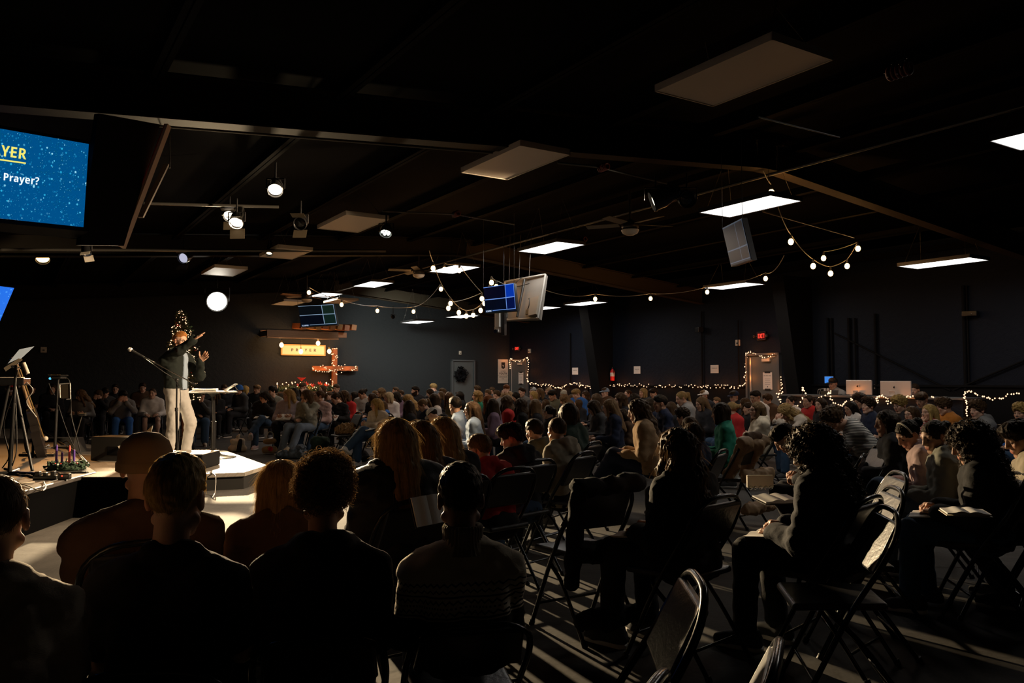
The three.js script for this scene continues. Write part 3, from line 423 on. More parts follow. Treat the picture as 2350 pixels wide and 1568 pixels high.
// ---------------------------------------------------------------- screens
const dots = (x, W, H, n, cols) => { for (let i = 0; i < n; i++) { x.globalAlpha = rr(0.25, 0.9); x.fillStyle = cols[Math.floor(rnd() * cols.length)]; x.beginPath(); const r = Math.pow(rnd(), 5) * 7 + 1.2; x.arc(rnd() * W, rnd() * H, r, 0, 6.3); x.fill(); } x.globalAlpha = 1; };
const slide = print(1024, 576, (x, W, H) => { x.fillStyle = '#004a80'; x.fillRect(0, 0, W, H); dots(x, W, H, 1500, ['#2bb0d8', '#59c9e8', '#1a86b4', '#9fe0f0']); x.fillStyle = '#e9dc6a'; x.font = 'bold 96px sans-serif'; x.textAlign = 'right'; x.fillText('PRAYER', W * 0.565, H * 0.3, 400); x.fillRect(W * 0.185, H * 0.335, W * 0.38, 10); x.fillStyle = '#e8f1f5'; x.font = 'bold 68px sans-serif'; x.fillText('Prayer?', W * 0.665, H * 0.57); });
const slide2 = print(512, 512, (x, W, H) => { x.fillStyle = '#0a6ae0'; x.fillRect(0, 0, W, H); dots(x, W, H, 500, ['#4aa2f4', '#7cc2ff', '#2f86ea']); });
function hungScreen(name, label, c, mats, o = {}) {
  const mid = c.reduce((s, p) => s.clone().add(p), V(0, 0, 0)).multiplyScalar(0.25), g = thing(name, label, 'screen', mid), L = c.map((p) => p.clone().sub(mid)), out = L.map((p) => p.clone().multiplyScalar(1 + (o.bezel ?? 0.05)));
  obj('housing', slab(out, o.thick ?? 0.06), o.body ?? M.satin, g);
  obj('lit_screen', screenFace(L, 0.006), mats, g);
  if (o.wires) for (const k of o.wires) obj('hanger_wire', rod(out[k], out[k].clone().add(V(0, Math.max(0.2, (o.top ?? 4) - mid.y - out[k].y), 0)), 0.004, 0.004, 5), M.pipe, g);
  if (o.light) { const n = slab(L, 0.01).userData.nrm, w = L[0].distanceTo(L[1]), h = L[0].distanceTo(L[3]), a = new THREE.RectAreaLight(o.light, o.power ?? 1, w, h); a.position.copy(n.clone().multiplyScalar(0.02)); a.lookAt(a.position.clone().add(mid).add(n.clone().multiplyScalar(-1)).sub(mid)); a.lookAt(mid.clone().addScaledVector(n, 3)); a.rotateY(Math.PI); g.add(a); }
  return g;
}
hungScreen('projection_screen', 'large blue hanging screen with yellow and white words at the left edge', [at(-150, 272, 4.75), at(205, 330, 5.6), at(188, 523, 5.45), at(-165, 483, 4.6)], shown(slide, 1.15), { bezel: 0.09, thick: 0.16, light: 0x2f78c0, power: 0.6, body: M.black });
// dark board beside it, seen almost edge-on, with a tan wooden edge
{ const T = at(379, 284, 6.0), B = at(273, 565, 5.85), T2 = at(215, 262, 5.6), B2 = at(196, 562, 5.5), mid = T.clone().add(B).multiplyScalar(0.5), g = thing('hanging_board', 'dark hanging board with a slanting tan wooden edge', 'board', mid);
  const loc = (p) => p.clone().sub(mid); obj('board', slab([T2, T, B, B2].map(loc), 0.05), M.black, g);
  const dx = V(0.022, 0, 0); obj('wooden_edge', slab([T, T.clone().add(dx), B.clone().add(dx), B].map(loc), 0.06), M.tanStrip, g); obj('red_trim', slab([T.clone().sub(dx.clone().multiplyScalar(0.25)), T, B, B.clone().sub(dx.clone().multiplyScalar(0.25))].map((p) => loc(p).add(V(0, 0, 0.004))), 0.01), M.red, g); }
{ const T = at(387, 376, 7.2), B = at(328, 498, 7.0), mid = T.clone().add(B).multiplyScalar(0.5), g = thing('hanging_board', 'pale edge of a tilted board behind the dark one', 'board', mid), d = V(0.045, 0, 0); obj('board_edge', slab([T.clone().sub(d), T, B, B.clone().sub(d)].map((p) => p.clone().sub(mid)), 0.02), std(lin(0.32, 0.27, 0.23), 0.6), g); obj('hanger_wire', [rod(V(0.12, 0.2, 0), V(0.13, 0.75, 0.05), 0.006)], M.chrome, g); }
hungScreen('stage_monitor_screen', 'bright blue tilted screen at the left edge above the music stand', [at(-130, 640, 9.6), at(31, 662, 10.2), at(-22, 790, 9.9), at(-180, 770, 9.4)], shown(slide2, 1.1), { bezel: 0.01, body: M.black, light: 0x3080ff, power: 0.8 });
// multi-view monitors with light grid lines
const multi = (fills, vx, hy, line, txt) => print(640, 384, (x, W, H) => { const [a, b, c, d] = fills; x.fillStyle = a; x.fillRect(0, 0, W * vx, H * hy); x.fillStyle = b; x.fillRect(W * vx, 0, W, H * hy); x.fillStyle = c; x.fillRect(0, H * hy, W * vx, H); x.fillStyle = d; x.fillRect(W * vx, H * hy, W, H); x.fillStyle = '#04101c'; x.fillRect(0, H * 0.95, W, H); x.fillStyle = line; x.fillRect(0, 0, W, 9); x.fillRect(0, H * hy - 6, W, 12); x.fillRect(W * vx - 6, 0, 12, H * 0.95); x.fillRect(W - 9, 0, 9, H * 0.95); x.fillRect(0, H * 0.93, W, 9); if (txt) { x.fillStyle = '#13243c'; x.fillRect(0, H * 0.9, W * 0.25, H * 0.1); x.fillStyle = '#d4e4ff'; x.font = 'bold 34px sans-serif'; x.fillText(txt, 16, H * 0.985); } });
hungScreen('television', 'dark green grid-line television hanging above the wooden canopy', [at(684, 703, 21), at(765.7, 699, 20.4), at(773.6, 745, 20.1), at(692.5, 750.5, 20.7)], shown(multi(['#0b0f14', '#16261f', '#070b16', '#122420'], 0.665, 0.47, '#8fa8c4', '6:34PM'), 0.8), { bezel: 0.02, wires: [0, 1], top: 4.2 });
hungScreen('television', 'bright blue grid-line television hanging in the middle of the hall', [at(1110, 660.5, 13.7), at(1179.2, 650.3, 13.2), at(1184.3, 712, 13.0), at(1114.5, 718, 13.5)], shown(multi(['#03061c', '#0634a6', '#020818', '#031042'], 0.72, 0.5, '#6f98e8', '6:34PM'), 0.95), { bezel: 0.02, wires: [0, 1], top: 4.2, light: 0x2050d0, power: 0.15 });
hungScreen('television', 'dim tilted television hanging at the right below the lit panel', [at(1658.5, 524.5, 9.3), at(1703, 502, 8.75), at(1724, 596, 8.6), at(1679, 611, 9.15)], shown(multi(['#04060a', '#0a0e14', '#05080c', '#070a10'], 0.62, 0.63, '#4a6078', ''), 0.6), { bezel: 0.03, thick: 0.06, wires: [0, 1], top: 4.1, body: M.grey });
// the pale back of a big hanging screen behind the blue television
{ const c = [at(1162, 648.5, 14.9), at(1254.6, 632, 14.2), at(1237.2, 732, 13.9), at(1159.8, 737, 14.6)], mid = c.reduce((s, p) => s.clone().add(p), V(0, 0, 0)).multiplyScalar(0.25), L = c.map((p) => p.clone().sub(mid)), g = thing('projection_screen', 'pale grey back of a hanging screen with dark straps', 'screen', mid);
  const pt = (u, v, e = 0.03) => L[0].clone().lerp(L[1], u).lerp(L[3].clone().lerp(L[2], u), v).addScaledVector(nn, e), nn = slab(L, 0.04).userData.nrm;
  obj('back_panel', slab(L, 0.05), std(lin(0.2, 0.19, 0.175), 0.6), g);
  for (const [a, b] of [[[0, 0], [1, 0]], [[1, 0], [1, 1]], [[1, 1], [0, 1]], [[0, 1], [0, 0]]]) obj('frame_rail', rod(pt(...a), pt(...b), 0.022, 0.022, 6), std(lin(0.26, 0.25, 0.23), 0.5), g);
  obj('strap', [rod(pt(0.52, 0.05, 0.06), pt(0.42, 0.95, 0.06), 0.025), rod(pt(0.12, 0.5, 0.06), pt(0.1, 0.95, 0.06), 0.022)], M.satin, g);
  obj('ballast_box', slab([pt(0.76, 0.55, 0.09), pt(0.99, 0.52, 0.09), pt(0.985, 0.93, 0.09), pt(0.77, 0.96, 0.09)], 0.08), std(lin(0.24, 0.21, 0.17), 0.6), g); obj('socket_plate', slab([pt(0.62, 0.78), pt(0.72, 0.77), pt(0.72, 0.88), pt(0.62, 0.89)], 0.02), M.satin, g);
  obj('loose_wire', [tube([pt(0.75, 0.8, 0.1), pt(0.84, 0.78, 0.16), pt(0.83, 0.6, 0.16), pt(0.76, 0.58, 0.12)], 0.009, 16), tube([pt(0.1, 0.1, 0.1), pt(0.4, 0.25, 0.14), pt(0.7, 0.2, 0.1)], 0.007, 14), tube([pt(0.05, 0.3, 0.1), pt(0.35, 0.2, 0.15), pt(0.5, 0.0, 0.1)], 0.007, 14)], M.cable, g);
  for (const u of [0.1, 0.35, 0.6]) obj('hanger_wire', rod(pt(u, 0), pt(u, 0).add(V(rr(-0.05, 0.05), 4.1 - mid.y - pt(u, 0).y, 0)), 0.006, 0.006, 5), M.pipe, g); }
{ const p = at(1147, 735, 14.1), g = thing('ceiling_projector', 'white projector on a dark pole below the blue television', 'projector', p, -0.5); obj('housing', [box(0.1, 0.26, 0.14, -0.02, 0, 0, 0.012), box(0.08, 0.1, 0.12, -0.04, -0.17, 0, 0.01)], M.white, g); obj('lens', rod(V(-0.04, -0.2, 0.02), V(-0.04, -0.2, 0.09), 0.035), M.gloss, g); obj('pole', [rod(V(0.07, 0.14, -0.02), V(0.07, 0.42, -0.02), 0.03), rod(V(0.07, 0.42, -0.02), V(0.07, 4.3 - p.y, -0.02), 0.006), box(0.07, 0.5, 0.08, 0.07, -0.02, -0.02)], M.satin, g); }
// ---------------------------------------------------------------- things on the stage
const onMain = (x, y) => atH(x, y, ST), onThrust = (x, y) => atH(x, y, TH);
// lectern: round base, pole, thin top with an open book and a tablet
{ const p = onThrust(489, 1051), d = -p.z, H = at(485, 899, d).y - TH, sc = d / FOC, g = thing('lectern', 'slim black lectern on a round base with a bright flat top', 'lectern', p, 0.05);
  obj('base_plate', lathe([[0.001, 0], [0.34, 0], [0.34, 0.012], [0.24, 0.022], [0.13, 0.05], [0.07, 0.1], [0.045, 0.14], [0.001, 0.14]], 36), M.gloss, g);
  obj('pole', [rod(V(0, 0.1, 0), V(0, H * 0.55, 0), 0.042), rod(V(0, H * 0.55, 0), V(-0.02, H, 0), 0.03)], M.blackMetal, g);
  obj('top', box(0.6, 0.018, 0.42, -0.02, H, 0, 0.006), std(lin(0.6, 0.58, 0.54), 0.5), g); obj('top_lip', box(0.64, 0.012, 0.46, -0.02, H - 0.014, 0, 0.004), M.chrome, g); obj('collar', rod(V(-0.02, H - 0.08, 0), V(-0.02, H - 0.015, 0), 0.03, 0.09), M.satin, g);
  const b = thing('open_book', 'open book lying bright on the lectern', 'book', p.clone().add(V(-0.13, H + 0.011, 0.02)), 0.2); for (const s of [-1, 1]) { const k = new THREE.CylinderGeometry(0.24, 0.24, 0.27, 14, 1, false, Math.PI / 2 - 0.3, 0.62); k.rotateX(Math.PI / 2); k.rotateZ(0); const q = box(0.17, 0.028, 0.24, s * 0.088, 0.016, 0, 0.008); q.rotateZ(s * 0.04); obj('page_block', q, M.paper, b); } obj('cover', box(0.37, 0.006, 0.26, 0, 0.002, 0), M.satin, b);
  const t = thing('tablet', 'tablet propped up on the right of the lectern', 'tablet', p.clone().add(V(0.16, H + 0.012, 0)), 0.15); const k = box(0.2, 0.012, 0.25, 0.1, 0, 0, 0.005); k.rotateZ(0.55); obj('tablet_body', k, M.alu, t); const s = box(0.18, 0.002, 0.23, 0.1, 0.007, 0); s.rotateZ(0.55); obj('tablet_screen', s, glow(0.5, 0.6, 0.8, 0.35), t); obj('prop', rod(V(0.14, 0.085, 0), V(0.2, 0, 0), 0.006), M.satin, t); }
// microphone stand with boom
{ const d = 11.3, P = (x, y, dd = d) => at(x, y, dd), foot = at(407, 1062, d), g = thing('microphone_stand', 'black microphone stand with a long boom in front of the speaker', 'microphone stand', V(foot.x, TH, foot.z)), L = (p) => p.clone().sub(g.position);
  const piv = P(406, 872); obj('pole', [rod(V(0, 0, 0), L(P(405, 940)), 0.018), rod(L(P(405, 940)), L(piv), 0.012)], M.blackMetal, g); obj('base', lathe([[0.001, 0], [0.15, 0], [0.15, 0.02], [0.03, 0.04], [0.001, 0.04]], 24), M.satin, g); obj('collar', [rod(L(P(405, 944)), L(P(405, 936)), 0.025), ball(0.03, ...L(piv).toArray())], M.satin, g);
  const A = P(318, 813, 11.05), B = P(449, 883, 11.25); obj('boom', rod(L(A), L(B), 0.008), M.chrome, g); obj('counterweight', rod(L(B.clone().lerp(A, 0.06)), L(B), 0.012), M.satin, g); obj('microphone_cable', tube([L(A), L(A.clone().lerp(B, 0.4)).add(V(0, -0.05, 0.02)), L(piv).add(V(0.03, -0.06, 0.02)), V(0.03, 0.6, 0.03), V(0.02, 0.05, 0.03)], 0.005, 30), M.cable, g);
  const m = thing('microphone', 'silver-headed microphone at the end of the boom', 'microphone', A), dir = A.clone().sub(B).normalize(); obj('handle', rod(dir.clone().multiplyScalar(-0.02), dir.clone().multiplyScalar(0.1), 0.012, 0.019, 12), M.satin, m); obj('grille', ball(0.03, ...dir.clone().multiplyScalar(0.125).toArray(), 14, 10), M.alu, m); obj('clip', rod(dir.clone().multiplyScalar(-0.06), dir.clone().multiplyScalar(0.03), 0.016, 0.018, 8), M.cable, m); }
// floor monitors and boxes
function wedge(x, y, d, w, h, dep, turn, label, tilt = 0.4) { const p = V(at(x, y, d).x, d < 12.2 ? TH : 0, -d), g = thing('floor_monitor', label, 'monitor speaker', p, turn); const sh = new THREE.Shape([[-dep / 2, 0], [dep / 2, 0], [dep / 2, h * 0.45], [dep / 2 - h * tilt, h], [-dep / 2, h]].map((q) => new THREE.Vector2(...q))); const k = new THREE.ExtrudeGeometry(sh, { depth: w, bevelEnabled: true, bevelSize: 0.012, bevelThickness: 0.012, bevelSegments: 2 }); k.translate(0, 0.012, -w / 2); k.rotateY(-Math.PI / 2); obj('cabinet', k, std(lin(0.03, 0.029, 0.027), 0.65), g);
  obj('side_handle', [box(0.17, 0.1, 0.006, 0.0, h * 0.45, -dep / 2 - 0.014), box(0.2, 0.13, 0.004, 0.0, h * 0.45, -dep / 2 - 0.0125)], M.gloss, g); const gr = box(w * 0.92, h * 0.62, 0.008, 0, 0, 0); gr.rotateX(-0.62); gr.translate(0, h * 0.72, dep / 2 - h * tilt * 0.5 + 0.02); obj('grille', gr, M.black, g); return g; }
wedge(288, 1036, 12.1, 0.76, 0.33, 0.5, Math.PI - 0.25, 'grey floor monitor left of the speaker, seen from behind');
wedge(137, 1018, 13.2, 0.66, 0.45, 0.5, Math.PI + 0.1, 'grey floor monitor behind the microphone stand at the left');
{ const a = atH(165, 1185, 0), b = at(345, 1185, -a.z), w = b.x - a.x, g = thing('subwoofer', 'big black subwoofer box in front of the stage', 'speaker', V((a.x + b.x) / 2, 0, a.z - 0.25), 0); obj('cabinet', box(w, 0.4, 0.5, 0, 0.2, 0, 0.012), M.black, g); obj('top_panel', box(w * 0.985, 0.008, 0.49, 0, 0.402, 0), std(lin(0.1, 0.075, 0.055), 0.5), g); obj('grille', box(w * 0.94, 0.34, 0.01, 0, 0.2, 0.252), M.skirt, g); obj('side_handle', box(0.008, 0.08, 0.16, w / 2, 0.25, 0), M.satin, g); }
{ const a = at(345, 1077, 10.7), b = at(464.5, 1077, 10.7), w = b.x - a.x, g = thing('floor_monitor', 'low black monitor box with a brightly lit top beside the lectern', 'monitor speaker', V((a.x + b.x) / 2, TH, -11.03), 0); obj('cabinet', box(w, 0.2, 0.64, 0, 0.1, 0, 0.02), M.black, g); obj('top_panel', box(w * 0.97, 0.01, 0.62, 0, 0.202, 0, 0.004), std(lin(0.42, 0.39, 0.34), 0.6), g); obj('grille', box(w * 0.93, 0.16, 0.01, 0, 0.1, 0.322), M.skirt, g); }  // pale top_panel puts the light on the black box top into colour
// a slanted sheet-music stand at the right of the left monitor
{ const p = V(at(335, 1000, 11.9).x, TH, -11.9), g = thing('music_stand', 'low folded music stand between the floor monitor and the speaker', 'music stand', p, 0); const L = (x, y, d = 11.9) => at(x, y, d).sub(p); obj('desk', slab([L(306, 1014, 12), L(352, 978, 12), L(344, 992, 11.8), L(325, 1018, 11.8)], 0.01), std(lin(0.2, 0.19, 0.17), 0.4), g); obj('pole', rod(V(0, 0, 0), L(330, 1000), 0.012), M.satin, g); obj('sheet', slab([L(270, 1024, 11.8), L(296, 1018, 11.8), L(292, 1030, 11.6), L(276, 1035, 11.6)], 0.004), M.paper, g); obj('foot', [rod(V(0, 0.01, 0), V(0.14, 0.01, 0.1), 0.01), rod(V(0, 0.01, 0), V(-0.14, 0.01, 0.1), 0.01), rod(V(0, 0.01, 0), V(0, 0.01, -0.16), 0.01)], M.satin, g); }
// keyboard stand with music desk at the far left
{ const d = 8.4, P = (x, y, dd = d) => at(x, y, dd), b = onMain(22, 1090), dd = -b.z, g = thing('music_stand', 'tall music stand with a tilted blue-lit tablet at the far left', 'music stand', V(b.x, ST, b.z)), L = (x, y, q = dd) => at(x, y, q).sub(g.position);
  obj('pole', [rod(V(0, 0, 0), L(32, 925), 0.022), rod(L(32, 925), L(37, 838), 0.014)], M.satin, g); obj('desk', slab([L(8, 845, dd - 0.1), L(48, 820, dd + 0.1), L(52, 826, dd + 0.1), L(13, 852, dd - 0.1)], 0.012), M.steel, g);
  obj('sheet_music', slab([L(44, 803, dd + 0.12), L(79, 794, dd + 0.2), L(49, 823, dd + 0.1), L(8, 846, dd - 0.05)], 0.006), std(lin(0.3, 0.38, 0.5), 0.5), g); obj('sheet_clip', rod(L(54, 833), L(64, 858), 0.02), M.cream, g);
  obj('foot', [rod(V(0, 0.02, 0), L(84, 1100, dd - 0.1).setY(0.02), 0.02), rod(V(0, 0.02, 0), V(-0.3, 0.02, 0.2), 0.02), rod(V(0, 0.02, 0), V(-0.1, 0.02, -0.3), 0.02)], M.satin, g); obj('stand_cable', [tube([L(40, 850), L(30, 900), L(8, 980), L(20, 1050), L(5, 1075)], 0.006, 30), tube([L(34, 890), L(38, 980), L(37, 1040), L(28, 1070)], 0.006, 24)], M.cable, g); }
{ const d = 8.8, P = (x, y, q = d) => at(x, y, q), c = P(-20, 876), g = thing('keyboard', 'black stage keyboard cut off by the left edge', 'keyboard', c, 0.3); obj('case', box(0.9, 0.085, 0.28, -0.1, 0, 0, 0.012), M.gloss, g); obj('key_bed', box(0.84, 0.012, 0.14, -0.1, 0.045, 0.05), M.cream, g); for (const s of [-0.35, 0.2]) obj('stand_leg', [rod(V(s, -0.04, -0.1), V(s + 0.25, ST - c.y, 0.1), 0.016), rod(V(s, -0.04, 0.1), V(s - 0.2, ST - c.y, -0.1), 0.016)], M.satin, g); obj('keyboard_cable', tube([V(0.34, 0, 0), V(0.42, -0.1, 0.05), V(0.36, -0.22, 0.05), V(0.45, -0.4, 0)], 0.006, 20), M.greyCable, g); }
// acoustic guitar leaning on its stand, seen side-on
{ const d = 9.2, base = onMain(84, 1050), dd = -base.z, g = thing('guitar', 'acoustic guitar leaning on a stand at the left of the stage', 'guitar', V(base.x, ST, base.z)), L = (x, y, q = dd) => at(x, y, q).sub(g.position), A = L(40, 848, dd - 0.3), B = L(72, 940, dd - 0.05), C = L(92, 1028, dd + 0.05);
  obj('neck', rod(A, B.clone().lerp(C, 0.15), 0.021, 0.024, 8), std(lin(0.3, 0.19, 0.1), 0.35), g); obj('fretboard', rod(A.clone().add(V(0.025, 0.005, 0)), B.clone().add(V(0.03, 0, 0)), 0.011), M.satin, g); obj('headstock', rod(A, A.clone().add(A.clone().sub(B).setLength(0.17)), 0.03, 0.022, 6), std(lin(0.22, 0.13, 0.07), 0.4), g);
  for (let i = 0; i < 6; i++) obj('tuning_peg', ball(0.011, ...A.clone().add(A.clone().sub(B).setLength(0.03 + 0.05 * (i % 3))).add(V(i < 3 ? -0.04 : 0.04, 0, 0.01)).toArray(), 8, 6), M.chrome, g);
  const body = [], ax = C.clone().sub(B).normalize(), out = V(1, 0.3, 0).cross(ax).normalize(); for (const [t, r] of [[0.12, 0.13], [0.26, 0.12], [0.4, 0.17], [0.5, 0.16]]) { const c = B.clone().addScaledVector(ax, t), k = new THREE.CylinderGeometry(r, r, 0.1, 28); k.applyQuaternion(new THREE.Quaternion().setFromUnitVectors(V(0, 1, 0), V(0.87, 0.25, -0.42).normalize())); k.translate(c.x, c.y, c.z); body.push(k); }
  obj('guitar_body', body, std(lin(0.02, 0.016, 0.014), 0.25), g); obj('strings', [0, 1, 2].map((i) => rod(A.clone().add(V(0.04, 0, i * 0.008)), B.clone().addScaledVector(ax, 0.4).add(V(0.08, 0.02, i * 0.008)), 0.0025, 0.0025, 4)), M.brass, g); obj('strap_button', ball(0.03, ...L(105, 1007).toArray()), M.cream, g); obj('strap', tube([L(62, 975), L(58, 1010), L(62, 1035), L(72, 1045)], 0.018, 18), M.cable, g); }
{ const base = onMain(84, 1048), g = thing('guitar_stand', 'black folding stand that carries the guitar', 'stand', V(base.x, ST, base.z - 0.02)), dd = -base.z, L = (x, y, q = dd) => at(x, y, q).sub(g.position);
  obj('legs', [rod(L(44, 1058).setY(0.02), L(125, 1046).setY(0.02), 0.02), rod(L(53, 1046, dd + 0.2).setY(0.02), L(120, 1050, dd + 0.15).setY(0.02), 0.02), rod(L(75, 1045).setY(0.02), L(78, 985, dd + 0.1), 0.018), rod(L(88, 1043).setY(0.02), L(76, 985, dd + 0.1), 0.018)], M.satin, g); obj('cradle', [rod(L(96, 1030), L(112, 1022), 0.014), rod(L(96, 1030), L(118, 1028), 0.014)], M.chrome, g); }
// microphone stand with a small mixer, a tablet arm and a leaf-shaped sheet
{ const b = onMain(126, 1030), dd = -b.z, g = thing('microphone_stand', 'straight black stand with a small mixer and a music tablet', 'microphone stand', V(b.x, ST, b.z)), L = (x, y, q = dd) => at(x, y, q).sub(g.position);
  obj('pole', [rod(V(0, 0, 0), L(130, 940), 0.022), rod(L(130, 940), L(134, 868), 0.014)], M.satin, g); obj('base', [rod(V(0, 0.02, 0), V(0.28, 0.02, 0.12), 0.015), rod(V(0, 0.02, 0), V(-0.24, 0.02, 0.16), 0.015), rod(V(0, 0.02, 0), V(0.02, 0.02, -0.28), 0.015)], M.satin, g);
  obj('mixer_tray', box(0.19, 0.02, 0.2, ...L(134, 862).toArray(), 0.006), M.blackMetal, g); obj('mixer', box(0.15, 0.03, 0.16, ...L(135, 867).toArray(), 0.006), M.satin, g); obj('cyan_light', ball(0.018, ...L(115, 869, dd - 0.05).toArray()), glow(0.1, 0.6, 0.9, 1.2), g);
  obj('tablet_frame', poly([L(138, 913), L(137, 882), L(161, 880), L(162, 916), L(153, 917)], 0.009), M.alu, g); obj('tablet', slab([L(139, 884), L(160, 882), L(161, 914), L(140, 915)], 0.01), M.steel, g); obj('hanging_cable', [tube([L(152, 867), L(158, 872), L(162, 900), L(165, 960), L(178, 1010), L(186, 1044)], 0.006, 40), tube([L(134, 930), L(145, 965), L(160, 1005), L(170, 1025)], 0.006, 30), tube([L(112, 880), L(118, 895), L(126, 908)], 0.006, 12)], M.cable, g); }
{ const b = onMain(178, 1042), dd = -b.z + 1.2, foot = at(178, 1030, dd), g = thing('keyboard_stand', 'thin crossed legs of a small stand behind the candles', 'stand', V(foot.x, TH, foot.z)), L = (x, y) => at(x, y, dd).sub(g.position); obj('crossed_leg', [rod(L(168, 1022), L(188, 955), 0.008), rod(L(186, 1043), L(162, 950), 0.008)], M.pipe, g); obj('clamp', box(0.1, 0.04, 0.06, ...L(190, 952).toArray(), 0.008), M.satin, g); obj('foot', rod(L(168, 1022).setY(0.01), L(186, 1043).setY(0.01), 0.01), M.satin, g); }
// advent wreath with five thin candles
{ const c = onMain(153, 1078), d = -c.z, k = d / FOC, g = thing('advent_wreath', 'green advent wreath lying at the front edge of the stage', 'wreath', c), t = []; for (let i = 0; i < 300; i++) { const a = rr(0, 6.283), q = rr(0, 6.283), e = new THREE.ConeGeometry(0.012, 0.075, 3); e.rotateX(rr(-1.4, 1.4)); e.rotateZ(rr(0, 6.28)); e.translate(Math.cos(a) * (0.155 + 0.045 * Math.cos(q)), 0.04 + 0.035 * Math.sin(q), Math.sin(a) * (0.135 + 0.045 * Math.cos(q))); t.push(e); } const core = new THREE.TorusGeometry(0.15, 0.04, 8, 28); core.rotateX(Math.PI / 2); core.translate(0, 0.035, 0); t.push(core); const e = obj('greenery', t, std(lin(0.035, 0.07, 0.04), 0.75), g); e.userData.kind = 'stuff'; const bb = []; for (let i = 0; i < 12; i++) { const a = rr(0, 6.28); bb.push(ball(0.012, Math.cos(a) * 0.16, 0.075, Math.sin(a) * 0.14, 8, 6)); } obj('berries', bb, M.red, g).userData.kind = 'stuff';
  [[129, 1015, 1066, 'purple', 'left purple candle, tallest, of the advent wreath'], [142, 1032, 1066, 'purple', 'short purple candle of the advent wreath'], [159, 1014, 1063, 'pink', 'pink-red candle of the advent wreath'], [169.5, 1023, 1063, 'purple', 'right purple candle of the advent wreath']].forEach(([x, y0, y1, m, label]) => { const p = at(x, y1, d), h = at(x, y0, d).y - p.y, q = thing('candle', label, 'candle', V(p.x, ST + 0.03, p.z), 0); obj('wax', lathe([[0.001, -0.0], [0.013, 0], [0.012, h * 0.92], [0.006, h], [0.001, h]], 12), M[m], q); obj('wick', rod(V(0, h, 0), V(0.002, h + 0.012, 0), 0.0015, 0.0015, 5), M.satin, q); }); }
// power strip, adapter and cable tangle at the stage edge
{ const c = onMain(104, 1101), g = thing('power_strip', 'black power strip with adapters and a red light at the stage edge', 'power strip', c, 0.12); obj('strip_body', box(0.22, 0.04, 0.06, 0, 0.02, 0, 0.008), M.gloss, g); obj('plug', [box(0.045, 0.045, 0.05, -0.07, 0.06, 0, 0.006), box(0.03, 0.035, 0.05, 0, 0.055, 0, 0.006), box(0.04, 0.05, 0.05, 0.075, 0.06, 0, 0.006)], M.satin, g); obj('adapter', box(0.11, 0.06, 0.07, 0.19, 0.03, 0.02, 0.01), M.gloss, g); obj('red_light', ball(0.007, 0.18, 0.04, 0.056, 8, 6), glow(1, 0.05, 0.02, 3), g); }
{ const g = thing('cables', 'tangle of white and dark cables at the front edge of the stage', 'cable', onMain(70, 1112)), L = (x, y) => { const q = onMain(x, y); q.y = ST + 0.012; return q.sub(g.position); }; obj('white_cable', [tube([L(25, 1108), L(60, 1117), L(95, 1130), L(104, 1124), L(100, 1108)], 0.006, 30), tube([L(20, 1107), L(50, 1112), L(80, 1110)], 0.009, 16)], M.cream, g); obj('dark_cable', [tube([L(30, 1090), L(60, 1094), L(90, 1090), L(120, 1086), L(150, 1096)], 0.009, 30), tube([L(10, 1078), L(40, 1085), L(75, 1098)], 0.012, 20), tube([L(92, 986), L(130, 1012), L(175, 1040), L(205, 1070)], 0.01, 30), tube([L(100, 990), L(150, 1012), L(190, 1058)], 0.007, 30)], M.cable, g); }
{ const c = onMain(182, 1086), g = thing('clip_tray', 'flat black tray at the edge of the stage', 'tray', c, 0.1); obj('tray', box(0.16, 0.012, 0.05, 0, 0.008, 0, 0.004), M.gloss, g); obj('tray_rim', box(0.17, 0.008, 0.06, 0, 0.004, 0), M.satin, g); }
tag(obj('floor_cable', tube([onThrust(466, 1083), onThrust(486, 1087), at(495, 1092, 10).setY(0.2), at(494, 1110, 9.9).setY(0.05), at(488, 1120, 9.6).setY(0.012)], 0.007, 24), M.greyCable), 'thin cable hanging over the front edge of the platform', 'cable');
